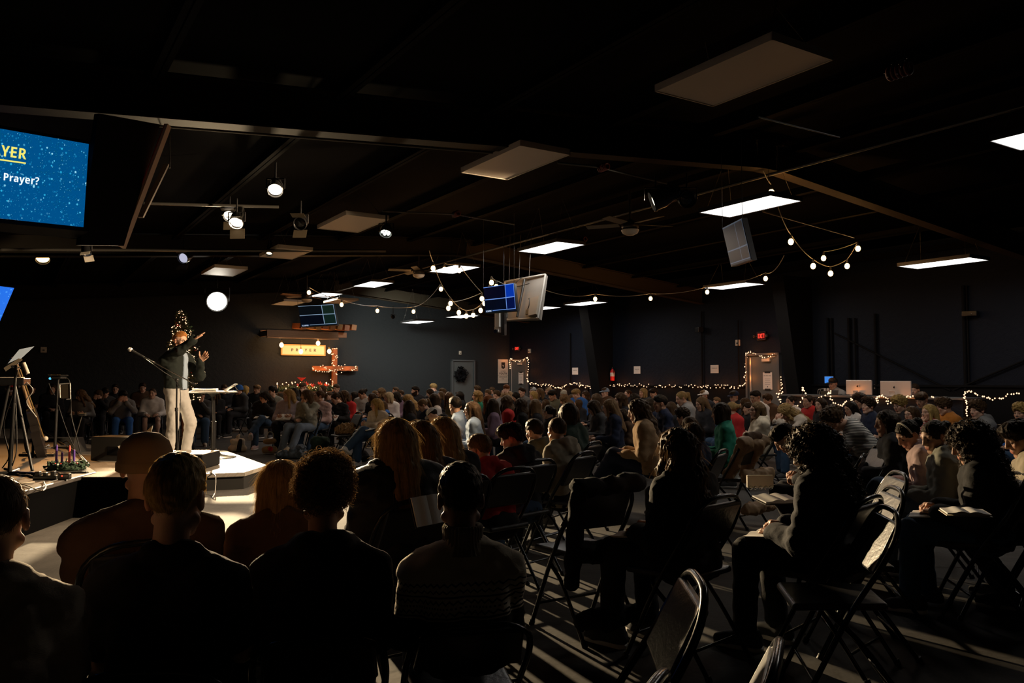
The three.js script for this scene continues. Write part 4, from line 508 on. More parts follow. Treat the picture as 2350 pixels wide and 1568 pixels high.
// ---------------------------------------------------------------- sound desk on the right
let deskPoint;
{ const a = onRight(1796, 905, 1.3), b = onRight(2213, 905, 1.6), w = Math.hypot(a.x - b.x, a.z - b.z), c = a.clone().add(b).multiplyScalar(0.5), top = a.y, turn = Math.atan2(-(b.z - a.z), b.x - a.x);
  const g = thing('sound_desk', 'long dark sound desk with a black front on the right', 'desk', V(c.x, 0, c.z), turn); obj('desk_top', box(w, 0.04, 0.75, 0, top - 0.02, -0.3, 0.006), M.frame, g); obj('front_panel', box(w, top - 0.04, 0.03, 0, (top - 0.04) / 2, 0.03), M.wallBlue, g); for (const s of [-1, 1]) obj('side_panel', box(0.03, top - 0.04, 0.65, s * (w / 2 - 0.02), (top - 0.04) / 2, -0.3), M.satin, g);
  const on = (x, y, back = 0.25) => { const u = ray(x, y), n0 = V(Math.sin(turn), 0, Math.cos(turn)), o = V(c.x, 0, c.z).addScaledVector(n0, -back); const t = o.clone().sub(V(0, 0, 0)).dot(n0) / u.dot(n0); return u.multiplyScalar(t).add(V(0, EYE, 0)); };
  for (const [x0, x1, y0, y1, label] of [[1942, 2001, 872.5, 906, 'left silver desktop computer on the sound desk, seen from behind'], [2020.5, 2091, 874.5, 908.5, 'right silver desktop computer on the sound desk, larger of the two']]) { const A = on(x0, y0), B = on(x1, y0), hh = A.y - on(x0, y1).y, ww = Math.hypot(A.x - B.x, A.z - B.z), C = A.clone().add(B).multiplyScalar(0.5); C.y = top; const q = thing('desktop_computer', label, 'computer', C, turn); const y = A.y - top - hh / 2;
    const k = new RoundedBoxGeometry(ww, hh, 0.03, 3, 0.012), kp = k.attributes.position; for (let i = 0; i < kp.count; i++) if (kp.getZ(i) > 0) kp.setZ(i, kp.getZ(i) + 0.03 * (1 - Math.pow(Math.abs(kp.getX(i)) / (ww / 2), 2))); k.translate(0, y, 0); k.computeVertexNormals(); obj('back_shell', k, M.alu, q);
    obj('screen_glass', box(ww * 0.96, hh * 0.9, 0.004, 0, y, -0.017), glow(0.5, 0.6, 0.7, 0.5), q); const st = box(ww * 0.19, hh * 0.5, 0.012, 0, 0, 0, 0.004); st.rotateX(0.35); st.translate(0, hh * 0.05 + 0.02, 0.09); obj('stand_neck', st, M.alu, q); obj('stand_foot', box(ww * 0.3, 0.01, 0.2, 0, 0.005, 0.06, 0.004), M.alu, q);
    const r = hh * 0.065, e = []; const apple = new THREE.Shape(); apple.moveTo(0, r * 0.75); apple.bezierCurveTo(r * 0.5, r * 1.15, r * 1.15, r * 0.75, r * 0.9, r * 0.42); apple.bezierCurveTo(r * 0.5, r * 0.2, r * 0.55, -r * 0.25, r * 1.0, -r * 0.38); apple.bezierCurveTo(r * 0.7, -r * 1.2, r * 0.4, -r * 1.15, 0, -r * 0.98); apple.bezierCurveTo(-r * 0.5, -r * 1.2, -r * 0.75, -r * 1.0, -r * 1.0, -r * 0.1); apple.bezierCurveTo(-r * 1.1, r * 0.6, -r * 0.7, r * 1.0, 0, r * 0.75); const a1 = new THREE.ExtrudeGeometry(apple, { depth: 0.003, bevelEnabled: false }); a1.translate(0, y + hh * 0.08, 0.0455); const leaf = new THREE.Shape(); leaf.moveTo(0, r * 0.9); leaf.quadraticCurveTo(r * 0.05, r * 1.4, r * 0.55, r * 1.65); leaf.quadraticCurveTo(r * 0.55, r * 1.1, 0, r * 0.9); const a2 = new THREE.ExtrudeGeometry(leaf, { depth: 0.003, bevelEnabled: false }); a2.translate(0, y + hh * 0.08, 0.0455); obj('fruit_logo', [a1, a2], M.gloss, q); }
  { const A = on(1903, 872, 0.5), q = thing('monitor', 'small blue lit screen behind the booth operator', 'monitor', V(A.x, top, A.z), turn + 0.3), y = A.y - top; obj('housing', box(0.2, 0.16, 0.03, 0, y, 0, 0.006), M.satin, q); obj('lit_screen', box(0.18, 0.14, 0.004, 0, y, 0.017), glow(0.05, 0.25, 0.8, 0.9), q); obj('stand', [rod(V(0, 0, 0), V(0, y - 0.06, 0), 0.012), box(0.14, 0.012, 0.1, 0, 0.006, 0)], M.satin, q); }
  { const A = on(1897, 887, 0.35), q = thing('mixing_console', 'small equipment with curved cables at the left end of the sound desk', 'mixer', V(A.x, top, A.z), turn); obj('console_body', box(0.22, 0.08, 0.16, 0.02, 0.04, 0, 0.01), M.steel, q); obj('module', [box(0.05, 0.06, 0.05, -0.03, 0.1, 0, 0.006), box(0.04, 0.07, 0.05, 0.05, 0.1, 0, 0.006)], M.alu, q); obj('cable', [tube([V(-0.02, 0.13, 0), V(-0.12, 0.12, 0.02), V(-0.17, 0.0, 0.03)], 0.007, 14), tube([V(-0.05, 0.12, 0), V(-0.2, 0.1, 0.02), V(-0.2, 0.02, 0.03)], 0.007, 14)], M.greyCable, q); }
  { const A = on(1915, 899, 0.1), q = thing('laptop', 'dark laptop lid in front of the booth operator', 'laptop', V(A.x, top, A.z), turn); const k = box(0.16, 0.1, 0.01, 0, 0.055, 0, 0.004); k.rotateX(-0.2); obj('lid', k, M.gloss, q); obj('base', box(0.16, 0.012, 0.12, 0, 0.006, -0.07), M.satin, q); }
  const front = (l) => l.map(([x, y]) => on(x, y, -0.08));
  garland('fairy lights on the front of the sound desk below the booth operator', front([[1797, 900], [1784, 905], [1800, 930], [1838, 925], [1842, 890], [1848, 905], [1860, 915], [1900, 905], [1905, 900], [1908, 918], [1930, 930], [1942, 922]]), 56, 0.02, { r: 0.018, lights: 2, power: 0.12 });
  garland('fairy lights looped on the sound desk between the two computers', front([[1952, 915], [1958, 925], [2012, 925], [2014, 912], [2024, 909], [2034, 914], [2038, 925], [2076, 920], [2082, 911], [2096, 909], [2150, 910]]), 46, 0.02, { r: 0.017, lights: 2, power: 0.1 });
  garland('fairy lights down the dark partition at the far right', front([[2218, 960], [2217, 940], [2220, 925], [2214, 915], [2214, 903], [2226, 899], [2240, 906], [2262, 912], [2276, 916], [2300, 914], [2318, 905], [2345, 902]]), 40, 0.015, { r: 0.016, lights: 2, power: 0.1 });
  deskPoint = on; }
// ---------------------------------------------------------------- bodies: a distance field of tapered capsules meshed by surface nets
function field(caps, k) { // caps: [ax, ay, az, bx, by, bz, ra, rb]
  const n = caps.length, P = new Float64Array(n * 9);
  caps.forEach((c, i) => { const dx = c[3] - c[0], dy = c[4] - c[1], dz = c[5] - c[2]; P.set([c[0], c[1], c[2], dx, dy, dz, 1 / Math.max(1e-9, dx * dx + dy * dy + dz * dz), c[6], c[7] - c[6]], i * 9); });
  return (x, y, z) => { let d = 1e9; for (let i = 0; i < n * 9; i += 9) { const px = x - P[i], py = y - P[i + 1], pz = z - P[i + 2]; let t = (px * P[i + 3] + py * P[i + 4] + pz * P[i + 5]) * P[i + 6]; t = t < 0 ? 0 : t > 1 ? 1 : t; const qx = px - t * P[i + 3], qy = py - t * P[i + 4], qz = pz - t * P[i + 5], e = Math.sqrt(qx * qx + qy * qy + qz * qz) - P[i + 7] - t * P[i + 8]; const h = k - Math.abs(d - e); d = h > 0 ? Math.min(d, e) - h * h / (4 * k) : Math.min(d, e); } return d; };
}
function bounds(caps, pad) { const lo = [1e9, 1e9, 1e9], hi = [-1e9, -1e9, -1e9]; for (const c of caps) for (let j = 0; j < 2; j++) for (let a = 0; a < 3; a++) { lo[a] = Math.min(lo[a], c[j * 3 + a] - c[6 + j] - pad); hi[a] = Math.max(hi[a], c[j * 3 + a] + c[6 + j] + pad); } return [lo, hi]; }
function nets(f, lo, hi, h) {
  const nx = Math.ceil((hi[0] - lo[0]) / h) + 2, ny = Math.ceil((hi[1] - lo[1]) / h) + 2, nz = Math.ceil((hi[2] - lo[2]) / h) + 2, v = new Float32Array(nx * ny * nz), id = new Int32Array(nx * ny * nz).fill(-1);
  for (let k = 0; k < nz; k++) for (let j = 0; j < ny; j++) { let i = 0; const o = (k * ny + j) * nx; while (i < nx) { const d = f(lo[0] + i * h, lo[1] + j * h, lo[2] + k * h); v[o + i] = d; let skip = Math.floor(Math.abs(d) / h * 0.55) - 1; i++; while (skip-- > 0 && i < nx) v[o + i++] = d; } }
  const pos = [], ind = [], X = 1, Y = nx, Z = nx * ny;
  for (let k = 0; k < nz - 1; k++) for (let j = 0; j < ny - 1; j++) for (let i = 0; i < nx - 1; i++) {
    const o = (k * ny + j) * nx + i; let m = 0; for (let c = 0; c < 8; c++) if (v[o + (c & 1) + (c >> 1 & 1) * Y + (c >> 2) * Z] < 0) m++;
    if (m === 0 || m === 8) continue; let sx = 0, sy = 0, sz = 0, n = 0;
    for (let e = 0; e < 12; e++) { const ax = e >> 2, q = e & 3; let x0, y0, z0; if (ax === 0) { x0 = 0; y0 = q & 1; z0 = q >> 1; } else if (ax === 1) { y0 = 0; x0 = q & 1; z0 = q >> 1; } else { z0 = 0; x0 = q & 1; y0 = q >> 1; }
      const a = v[o + x0 + y0 * Y + z0 * Z], b = v[o + x0 + y0 * Y + z0 * Z + (ax === 0 ? X : ax === 1 ? Y : Z)]; if ((a < 0) === (b < 0)) continue; const t = a / (a - b); sx += x0 + (ax === 0 ? t : 0); sy += y0 + (ax === 1 ? t : 0); sz += z0 + (ax === 2 ? t : 0); n++; }
    id[o] = pos.length / 3; pos.push(lo[0] + (i + sx / n) * h, lo[1] + (j + sy / n) * h, lo[2] + (k + sz / n) * h);
  }
  for (let k = 1; k < nz - 1; k++) for (let j = 1; j < ny - 1; j++) for (let i = 1; i < nx - 1; i++) {
    const o = (k * ny + j) * nx + i, s = v[o] < 0;
    const quad = (a, b, c, d, flip) => { if (a < 0 || b < 0 || c < 0 || d < 0) return; if (flip) ind.push(a, c, b, a, d, c); else ind.push(a, b, c, a, c, d); };
    if (s !== v[o + X] < 0) quad(id[o - Y - Z], id[o - Z], id[o], id[o - Y], !s);
    if (s !== v[o + Y] < 0) quad(id[o - X - Z], id[o - X], id[o], id[o - Z], !s);
    if (s !== v[o + Z] < 0) quad(id[o - X - Y], id[o - Y], id[o], id[o - X], !s);
  }
  const g = new THREE.BufferGeometry(); g.setAttribute('position', new THREE.Float32BufferAttribute(pos, 3)); g.setIndex(ind); g.computeVertexNormals(); return g;
}
function uvs(g, fn) { const p = g.attributes.position, u = new Float32Array(p.count * 2); for (let i = 0; i < p.count; i++) { const q = fn(p.getX(i), p.getY(i), p.getZ(i)); u[2 * i] = q[0]; u[2 * i + 1] = q[1]; } g.setAttribute('uv', new THREE.BufferAttribute(u, 2)); return g; }
function tint(g, fn) { const p = g.attributes.position, c = new Float32Array(p.count * 3); for (let i = 0; i < p.count; i++) c.set(fn(p.getX(i), p.getY(i), p.getZ(i)), i * 3); g.setAttribute('color', new THREE.BufferAttribute(c, 3)); return g; }
const smin = (a, b, k) => { const h = Math.max(k - Math.abs(a - b), 0) / k; return Math.min(a, b) - h * h * k / 4; };
const smax = (a, b, k) => -smin(-a, -b, k);
const ell = (x, y, z, cx, cy, cz, rx, ry, rz) => { const a = (x - cx) / rx, b = (y - cy) / ry, c = (z - cz) / rz, k = Math.sqrt(a * a + b * b + c * c), a2 = a / rx, b2 = b / ry, c2 = c / rz, l = Math.sqrt(a2 * a2 + b2 * b2 + c2 * c2); return l < 1e-6 ? -Math.min(rx, ry, rz) : k * (k - 1) / l; };
const memo = {}; const once = (key, fn) => memo[key] ??= fn();

// heads: origin between the ears, +z is where the face looks
const FACE = field([[0, 0.02, 0.088, 0, -0.022, 0.107, 0.008, 0.0115], [-0.012, -0.026, 0.094, 0.012, -0.026, 0.094, 0.007, 0.007], [-0.042, 0.026, 0.068, 0.042, 0.026, 0.068, 0.015, 0.015], [0, 0.028, 0.078, 0, 0.028, 0.07, 0.016, 0.016], [-0.042, -0.022, 0.058, -0.03, -0.05, 0.062, 0.022, 0.018], [0.042, -0.022, 0.058, 0.03, -0.05, 0.062, 0.022, 0.018], [-0.016, -0.1, 0.062, 0.016, -0.1, 0.062, 0.02, 0.02], [-0.055, -0.062, 0.0, -0.02, -0.1, 0.056, 0.02, 0.018], [0.055, -0.062, 0.0, 0.02, -0.1, 0.056, 0.02, 0.018], [-0.019, -0.058, 0.084, 0.019, -0.058, 0.084, 0.0065, 0.0065], [-0.015, -0.068, 0.082, 0.015, -0.068, 0.082, 0.0075, 0.0075]], 0.016);
function headField(x, y, z) {
  let d = ell(x, y, z, 0, 0.035, -0.012, 0.076, 0.086, 0.097); d = smin(d, ell(x, y, z, 0, -0.035, 0.026, 0.06, 0.084, 0.064), 0.03); d = smin(d, FACE(x, y, z), 0.012);
  const ax = Math.abs(x); const eye = Math.sqrt((ax - 0.032) ** 2 + (y - 0.004) ** 2 + (z - 0.098) ** 2) - 0.0165; d = smax(d, -eye, 0.014); d = Math.min(d, Math.sqrt((ax - 0.031) ** 2 + (y - 0.003) ** 2 + (z - 0.0715) ** 2) - 0.0125);
  d = smin(d, Math.max(ell(ax, y, z, 0.079, -0.005, -0.012, 0.011, 0.033, 0.021), -ell(ax, y, z, 0.09, -0.003, -0.006, 0.008, 0.02, 0.011)), 0.006);
  const t = Math.max(0, Math.min(1, (-y - 0.05) / 0.1)); d = smin(d, Math.max(Math.hypot(x, z + 0.02 + 0.02 * t) - 0.052, y + 0.03, -y - 0.15), 0.02); return d;
}
const headGeo = (h) => once('head' + h, () => tint(nets(headField, [-0.1, -0.17, -0.13], [0.1, 0.14, 0.14], h), (x, y, z) => { const ax = Math.abs(x); if (z > 0.05) { if (Math.hypot(ax - 0.031, (y - 0.003) * 1.5) < 0.0125) return [0.16, 0.13, 0.12]; if (Math.abs(y - 0.03) < 0.0065 && ax > 0.013 && ax < 0.05) return [0.42, 0.36, 0.3]; if (y < -0.05 && y > -0.075 && ax < 0.024 && z > 0.07) return [0.82, 0.5, 0.48]; if (Math.hypot(ax - 0.045, y + 0.03) < 0.024) return [1, 0.86, 0.82]; } return ax > 0.072 ? [1, 0.8, 0.74] : [1, 1, 1]; }));
// hair: shells over the head, each with hair-wise uv (round the head, down the strand)
const CUR = (x, y, z, f, a) => a * n3(x * f, y * f, z * f);
const nape = (x, y, z) => 0.02 - 0.088 * Math.max(0, Math.min(1, (-z - 0.035) / 0.035)) - y;
const HAIR = {
  fade: (x, y, z) => { let d = ell(x, y, z, 0, 0.037, -0.014, 0.0785, 0.09, 0.1); d = smin(d, ell(x, y, z, 0, 0.09, 0.02, 0.05, 0.05, 0.082), 0.025) + CUR(x, y * 0.4, z, 60, 0.002); d = smax(d, -ell(x, y, z, 0, -0.02, 0.09, 0.09, 0.098, 0.062), 0.006); return smax(d, 0.055 - 0.05 * Math.max(0, Math.min(1, (-z - 0.05) / 0.03)) - y, 0.006); },
  buzz: (x, y, z) => Math.max(ell(x, y, z, 0, 0.036, -0.014, 0.08, 0.089, 0.101), -ell(x, y, z, 0, -0.035, 0.085, 0.074, 0.105, 0.068), nape(x, y, z)),
  short: (x, y, z) => { let d = smin(ell(x, y, z, 0, 0.04, -0.014, 0.084, 0.094, 0.106), ell(x, y, z, 0, 0.088, 0.02, 0.064, 0.05, 0.078), 0.03) + CUR(x, y, z, 26, 0.0035) + CUR(x, y * 0.4, z, 60, 0.002); d = smax(d, -ell(x, y, z, 0, -0.04, 0.09, 0.074, 0.106, 0.07), 0.008); return smax(d, nape(x, y, z), 0.01); },
  swept: (x, y, z) => { let d = smin(ell(x, y, z, 0, 0.042, -0.014, 0.088, 0.096, 0.108), ell(x, y, z, 0.012, 0.085, 0.045, 0.078, 0.052, 0.074), 0.03) + CUR(x, y, z, 22, 0.007) + CUR(x, y * 0.4, z, 55, 0.003); d = smax(d, -ell(x, y, z, 0, -0.055, 0.1, 0.076, 0.1, 0.07), 0.008); return smax(d, nape(x, y + 0.012, z), 0.01); },
  curly: (x, y, z) => { let d = smin(ell(x, y, z, 0, 0.05, -0.014, 0.098, 0.1, 0.112), ell(x, y, z, 0, 0.1, 0.03, 0.085, 0.06, 0.085), 0.03) + CUR(x, y, z, 34, 0.012) + CUR(x, y, z, 80, 0.005); d = smax(d, -ell(x, y, z, 0, -0.05, 0.1, 0.074, 0.1, 0.068), 0.008); return smax(d, -0.03 - y - Math.max(0, Math.min(0.05, (-z - 0.02) * 0.8)), 0.012); },
  long: (x, y, z) => { let d = ell(x, y, z, 0, 0.038, -0.016, 0.087, 0.093, 0.107); d = smin(d, LONG(x, y, z), 0.035); d += CUR(x, y * 0.12, z, 42, 0.0045) + CUR(x * 2, y * 0.1, z * 2, 60, 0.003); return smax(d, -Math.min(ell(x, y, z, 0, -0.05, 0.1, 0.064, 0.118, 0.075), ell(x, y, z, 0, -0.3, 0.1, 0.075, 0.22, 0.09)), 0.012); },
  wavy: (x, y, z) => { let d = ell(x, y, z, 0, 0.042, -0.016, 0.092, 0.096, 0.11); const s = 0.012 * Math.sin(y * 38 + x * 16); d = smin(d, LONG(x + s, y, z + s * 0.6), 0.035) - 0.006; d += CUR(x, y * 0.5, z, 30, 0.009) + CUR(x * 2, y * 0.3, z * 2, 50, 0.004); return smax(d, -Math.min(ell(x, y, z, 0, -0.05, 0.1, 0.064, 0.116, 0.075), ell(x, y, z, 0, -0.3, 0.11, 0.07, 0.22, 0.09)), 0.012); },
  bob: (x, y, z) => { let d = ell(x, y, z, 0, 0.036, -0.016, 0.09, 0.096, 0.11); d = smin(d, BOB(x, y, z), 0.04) + CUR(x, y * 0.15, z, 40, 0.0045); return smax(d, -ell(x, y, z, 0, -0.055, 0.105, 0.066, 0.12, 0.08), 0.012); },
  tied: (x, y, z) => { let d = ell(x, y, z, 0, 0.037, -0.014, 0.083, 0.091, 0.104); d = smax(d, -ell(x, y, z, 0, -0.045, 0.09, 0.073, 0.116, 0.076), 0.01); d = smax(d, -0.045 - y, 0.01); d = smin(d, TAIL(x, y, z), 0.02) + CUR(x, y * 0.2, z, 44, 0.004); return d; },
  bun: (x, y, z) => { let d = ell(x, y, z, 0, 0.037, -0.014, 0.083, 0.091, 0.104); d = smax(d, -ell(x, y, z, 0, -0.045, 0.09, 0.073, 0.116, 0.076), 0.01); d = smax(d, -0.045 - y, 0.01); d = smin(d, Math.hypot(x, y - 0.045, z + 0.125) - 0.043, 0.018) + CUR(x, y, z, 44, 0.004); return d; },
  big: (x, y, z) => { let d = smin(ell(x, y, z, 0, 0.04, -0.02, 0.13, 0.12, 0.135), BIGS(x, y, z), 0.05) + CUR(x, y, z, 26, 0.016) + CUR(x, y, z, 60, 0.007); return smax(d, -ell(x, y, z, 0, -0.06, 0.12, 0.07, 0.12, 0.085), 0.012); },
};
const LONG = field([[-0.06, 0.02, -0.045, -0.078, -0.15, -0.085, 0.044, 0.034], [-0.078, -0.15, -0.085, -0.082, -0.33, -0.135, 0.034, 0.026], [0.06, 0.02, -0.045, 0.078, -0.15, -0.085, 0.044, 0.034], [0.078, -0.15, -0.085, 0.082, -0.33, -0.135, 0.034, 0.026], [0, 0.02, -0.08, 0, -0.15, -0.12, 0.05, 0.042], [0, -0.15, -0.12, 0, -0.37, -0.165, 0.042, 0.032], [-0.035, 0, -0.08, -0.042, -0.15, -0.115, 0.045, 0.04], [-0.042, -0.15, -0.115, -0.045, -0.36, -0.16, 0.04, 0.03], [0.035, 0, -0.08, 0.042, -0.15, -0.115, 0.045, 0.04], [0.042, -0.15, -0.115, 0.045, -0.36, -0.16, 0.04, 0.03], [-0.074, 0.03, 0.02, -0.092, -0.25, 0.035, 0.022, 0.02], [0.074, 0.03, 0.02, 0.092, -0.25, 0.035, 0.022, 0.02]], 0.03);
const BOB = field([[-0.06, 0.02, -0.04, -0.072, -0.13, -0.045, 0.04, 0.036], [0.06, 0.02, -0.04, 0.072, -0.13, -0.045, 0.04, 0.036], [0, 0.02, -0.075, 0, -0.13, -0.075, 0.045, 0.036], [-0.078, 0.02, 0.02, -0.08, -0.11, 0.03, 0.02, 0.022], [0.078, 0.02, 0.02, 0.08, -0.11, 0.03, 0.02, 0.022]], 0.03);
const TAIL = field([[0, 0.05, -0.11, 0, 0.04, -0.14, 0.028, 0.028], [0, 0.04, -0.14, 0, -0.16, -0.13, 0.032, 0.018]], 0.02);
const BIGS = field([[-0.08, 0, -0.05, -0.15, -0.3, -0.08, 0.07, 0.06], [0.08, 0, -0.05, 0.15, -0.3, -0.08, 0.07, 0.06], [0, 0, -0.09, 0, -0.36, -0.1, 0.08, 0.07], [-0.1, 0, 0.02, -0.12, -0.22, 0.06, 0.04, 0.035], [0.1, 0, 0.02, 0.12, -0.22, 0.06, 0.04, 0.035]], 0.04);
const DOWN = { long: -0.42, wavy: -0.43, big: -0.45, tied: -0.2, bob: -0.2 };
const hairUv = (x, y, z) => [Math.atan2(x, z) / 6.2832 + 0.5 + (y > 0.09 ? x * 0.4 : 0), y * 3];
const hairGeo = (style, h) => once('hair' + style + h, () => uvs(nets(HAIR[style], [-0.2, DOWN[style] ?? -0.11, -0.22], [0.2, 0.2, 0.15], h), hairUv));
// loose strands that catch the back light: thin ribbons rooted on the hair shell
function strands(style, count, len, seedy) {
  return once('strands' + style + count, () => { const g = hairGeo(style, 0.008), p = g.attributes.position, n = g.attributes.normal, pos = [], ind = [], uv = []; const curl = style === 'curly' || style === 'big';
    for (let s = 0; s < count; s++) { const i = Math.floor(rnd() * p.count); let q = V(p.getX(i), p.getY(i), p.getZ(i)), nn = V(n.getX(i), n.getY(i), n.getZ(i)); const gr = V(0, -1, 0).addScaledVector(nn, nn.y); if (gr.length() < 0.5) gr.add(V(q.x, 0, q.z + 0.03).setLength(0.8)); gr.addScaledVector(nn, -gr.dot(nn)).normalize(); const dir = curl ? nn.clone().multiplyScalar(0.5).add(V(rr(-0.4, 0.4), rr(-0.6, 0.4), rr(-0.4, 0.4))).normalize() : gr.addScaledVector(nn, 0.06 + (rnd() < 0.12 ? 0.25 : 0)).add(V(rr(-0.14, 0.14), rr(-0.1, 0.1), rr(-0.14, 0.14))).normalize(); const L = len * rr(0.5, 1.2), N = curl ? 9 : 4, w = rr(0.00035, 0.0007), side = V(rr(-1, 1), rr(-0.3, 0.3), rr(-1, 1)).cross(dir).normalize(), b0 = pos.length / 3, ph = rr(0, 6.28), up = dir.clone().cross(side);
      for (let k = 0; k <= N; k++) { const t = k / N, c = q.clone().addScaledVector(dir, L * t * (curl ? 0.75 : 1)).add(V(0, -t * t * L * (curl ? 0.4 : 0.3), 0)); if (curl) c.addScaledVector(side, 0.011 * (Math.cos(ph + t * 8) - Math.cos(ph))).addScaledVector(up, 0.011 * (Math.sin(ph + t * 8) - Math.sin(ph))); const ww = (curl ? 0.0017 : w) * (1 - 0.6 * t); for (const e of [-1, 1]) { pos.push(c.x + side.x * ww * e, c.y + side.y * ww * e, c.z + side.z * ww * e); uv.push(s * 0.017, t); } if (k) { const a = b0 + 2 * k - 2; ind.push(a, a + 1, a + 2, a + 1, a + 3, a + 2); } } }
    const o = new THREE.BufferGeometry(); o.setAttribute('position', new THREE.Float32BufferAttribute(pos, 3)); o.setAttribute('uv', new THREE.Float32BufferAttribute(uv, 2)); o.setIndex(ind); o.computeVertexNormals(); return o; });
}
// hands: wrist at the origin, fingers along +y, palm towards +z, thumb on the +x side (a right hand)
function handGeo(kind, h) {
  return once('hand' + kind + h, () => { const caps = [], curl = { rest: 0.55, open: 0.12, grip: 1.15, flat: 0.03 }[kind], fan = { rest: 0.04, open: 0.16, grip: 0.02, flat: 0.02 }[kind];
    [[-0.03, 0.066], [-0.01, 0.083], [0.011, 0.088], [0.031, 0.078]].forEach(([x, L], i) => { const y0 = 0.088 - Math.abs(x - 0.006) * 0.3; caps.push([x * 0.55, 0.012, 0, x, y0, 0, 0.016, 0.0115]); let a = curl * (0.6 + 0.1 * i), p = [x, y0, 0], s = Math.sin(fan * (x / 0.03)); for (const [f, r0, r1] of [[0.46, 0.0095, 0.0088], [0.3, 0.0088, 0.008], [0.24, 0.008, 0.0068]]) { const q = [p[0] + s * L * f, p[1] + Math.cos(a) * L * f, p[2] + Math.sin(a) * L * f]; caps.push([...p, ...q, r0, r1]); p = q; a += curl * 0.8; } });
    const th = { rest: [0.055, 0.062, 0.018], open: [0.072, 0.05, 0.006], grip: [0.046, 0.062, 0.03], flat: [0.05, 0.065, 0.008] }[kind], e = [th[0] + (kind === 'open' ? 0.026 : 0.004), th[1] + 0.03, th[2] + (kind === 'grip' ? 0.012 : 0.006)]; caps.push([0.018, 0.024, 0.002, ...th, 0.0165, 0.0115], [...th, ...e, 0.0112, 0.0085]);
    const f = field(caps, 0.009); caps.push([0, -0.02, 0, 0, 0.02, 0, 0.02, 0.02]); const f2 = field([[-0.006, -0.03, 0, -0.006, 0.02, 0, 0.02, 0.02], [0.008, -0.03, 0, 0.008, 0.02, 0, 0.02, 0.02]], 0.01); const [lo, hi] = bounds(caps, 0.012); return tint(nets((x, y, z) => smin(f(x, y, z), f2(x, y, z), 0.014), lo, hi, h), () => [1, 0.93, 0.9]); });
}
// inverse kinematics of a two-bone limb
function bend(a, c, l1, l2, pole) { const d = c.clone().sub(a); let L = d.length(); const mx = (l1 + l2) * 0.995; if (L > mx) { c = a.clone().addScaledVector(d, mx / L); d.setLength(mx); L = mx; } const x = (l1 * l1 - l2 * l2 + L * L) / (2 * L), y = Math.sqrt(Math.max(0, l1 * l1 - x * x)), u = d.normalize(), p = pole.clone().addScaledVector(u, -pole.dot(u)).normalize(); return [a.clone().addScaledVector(u, x).addScaledVector(p, y), c]; }
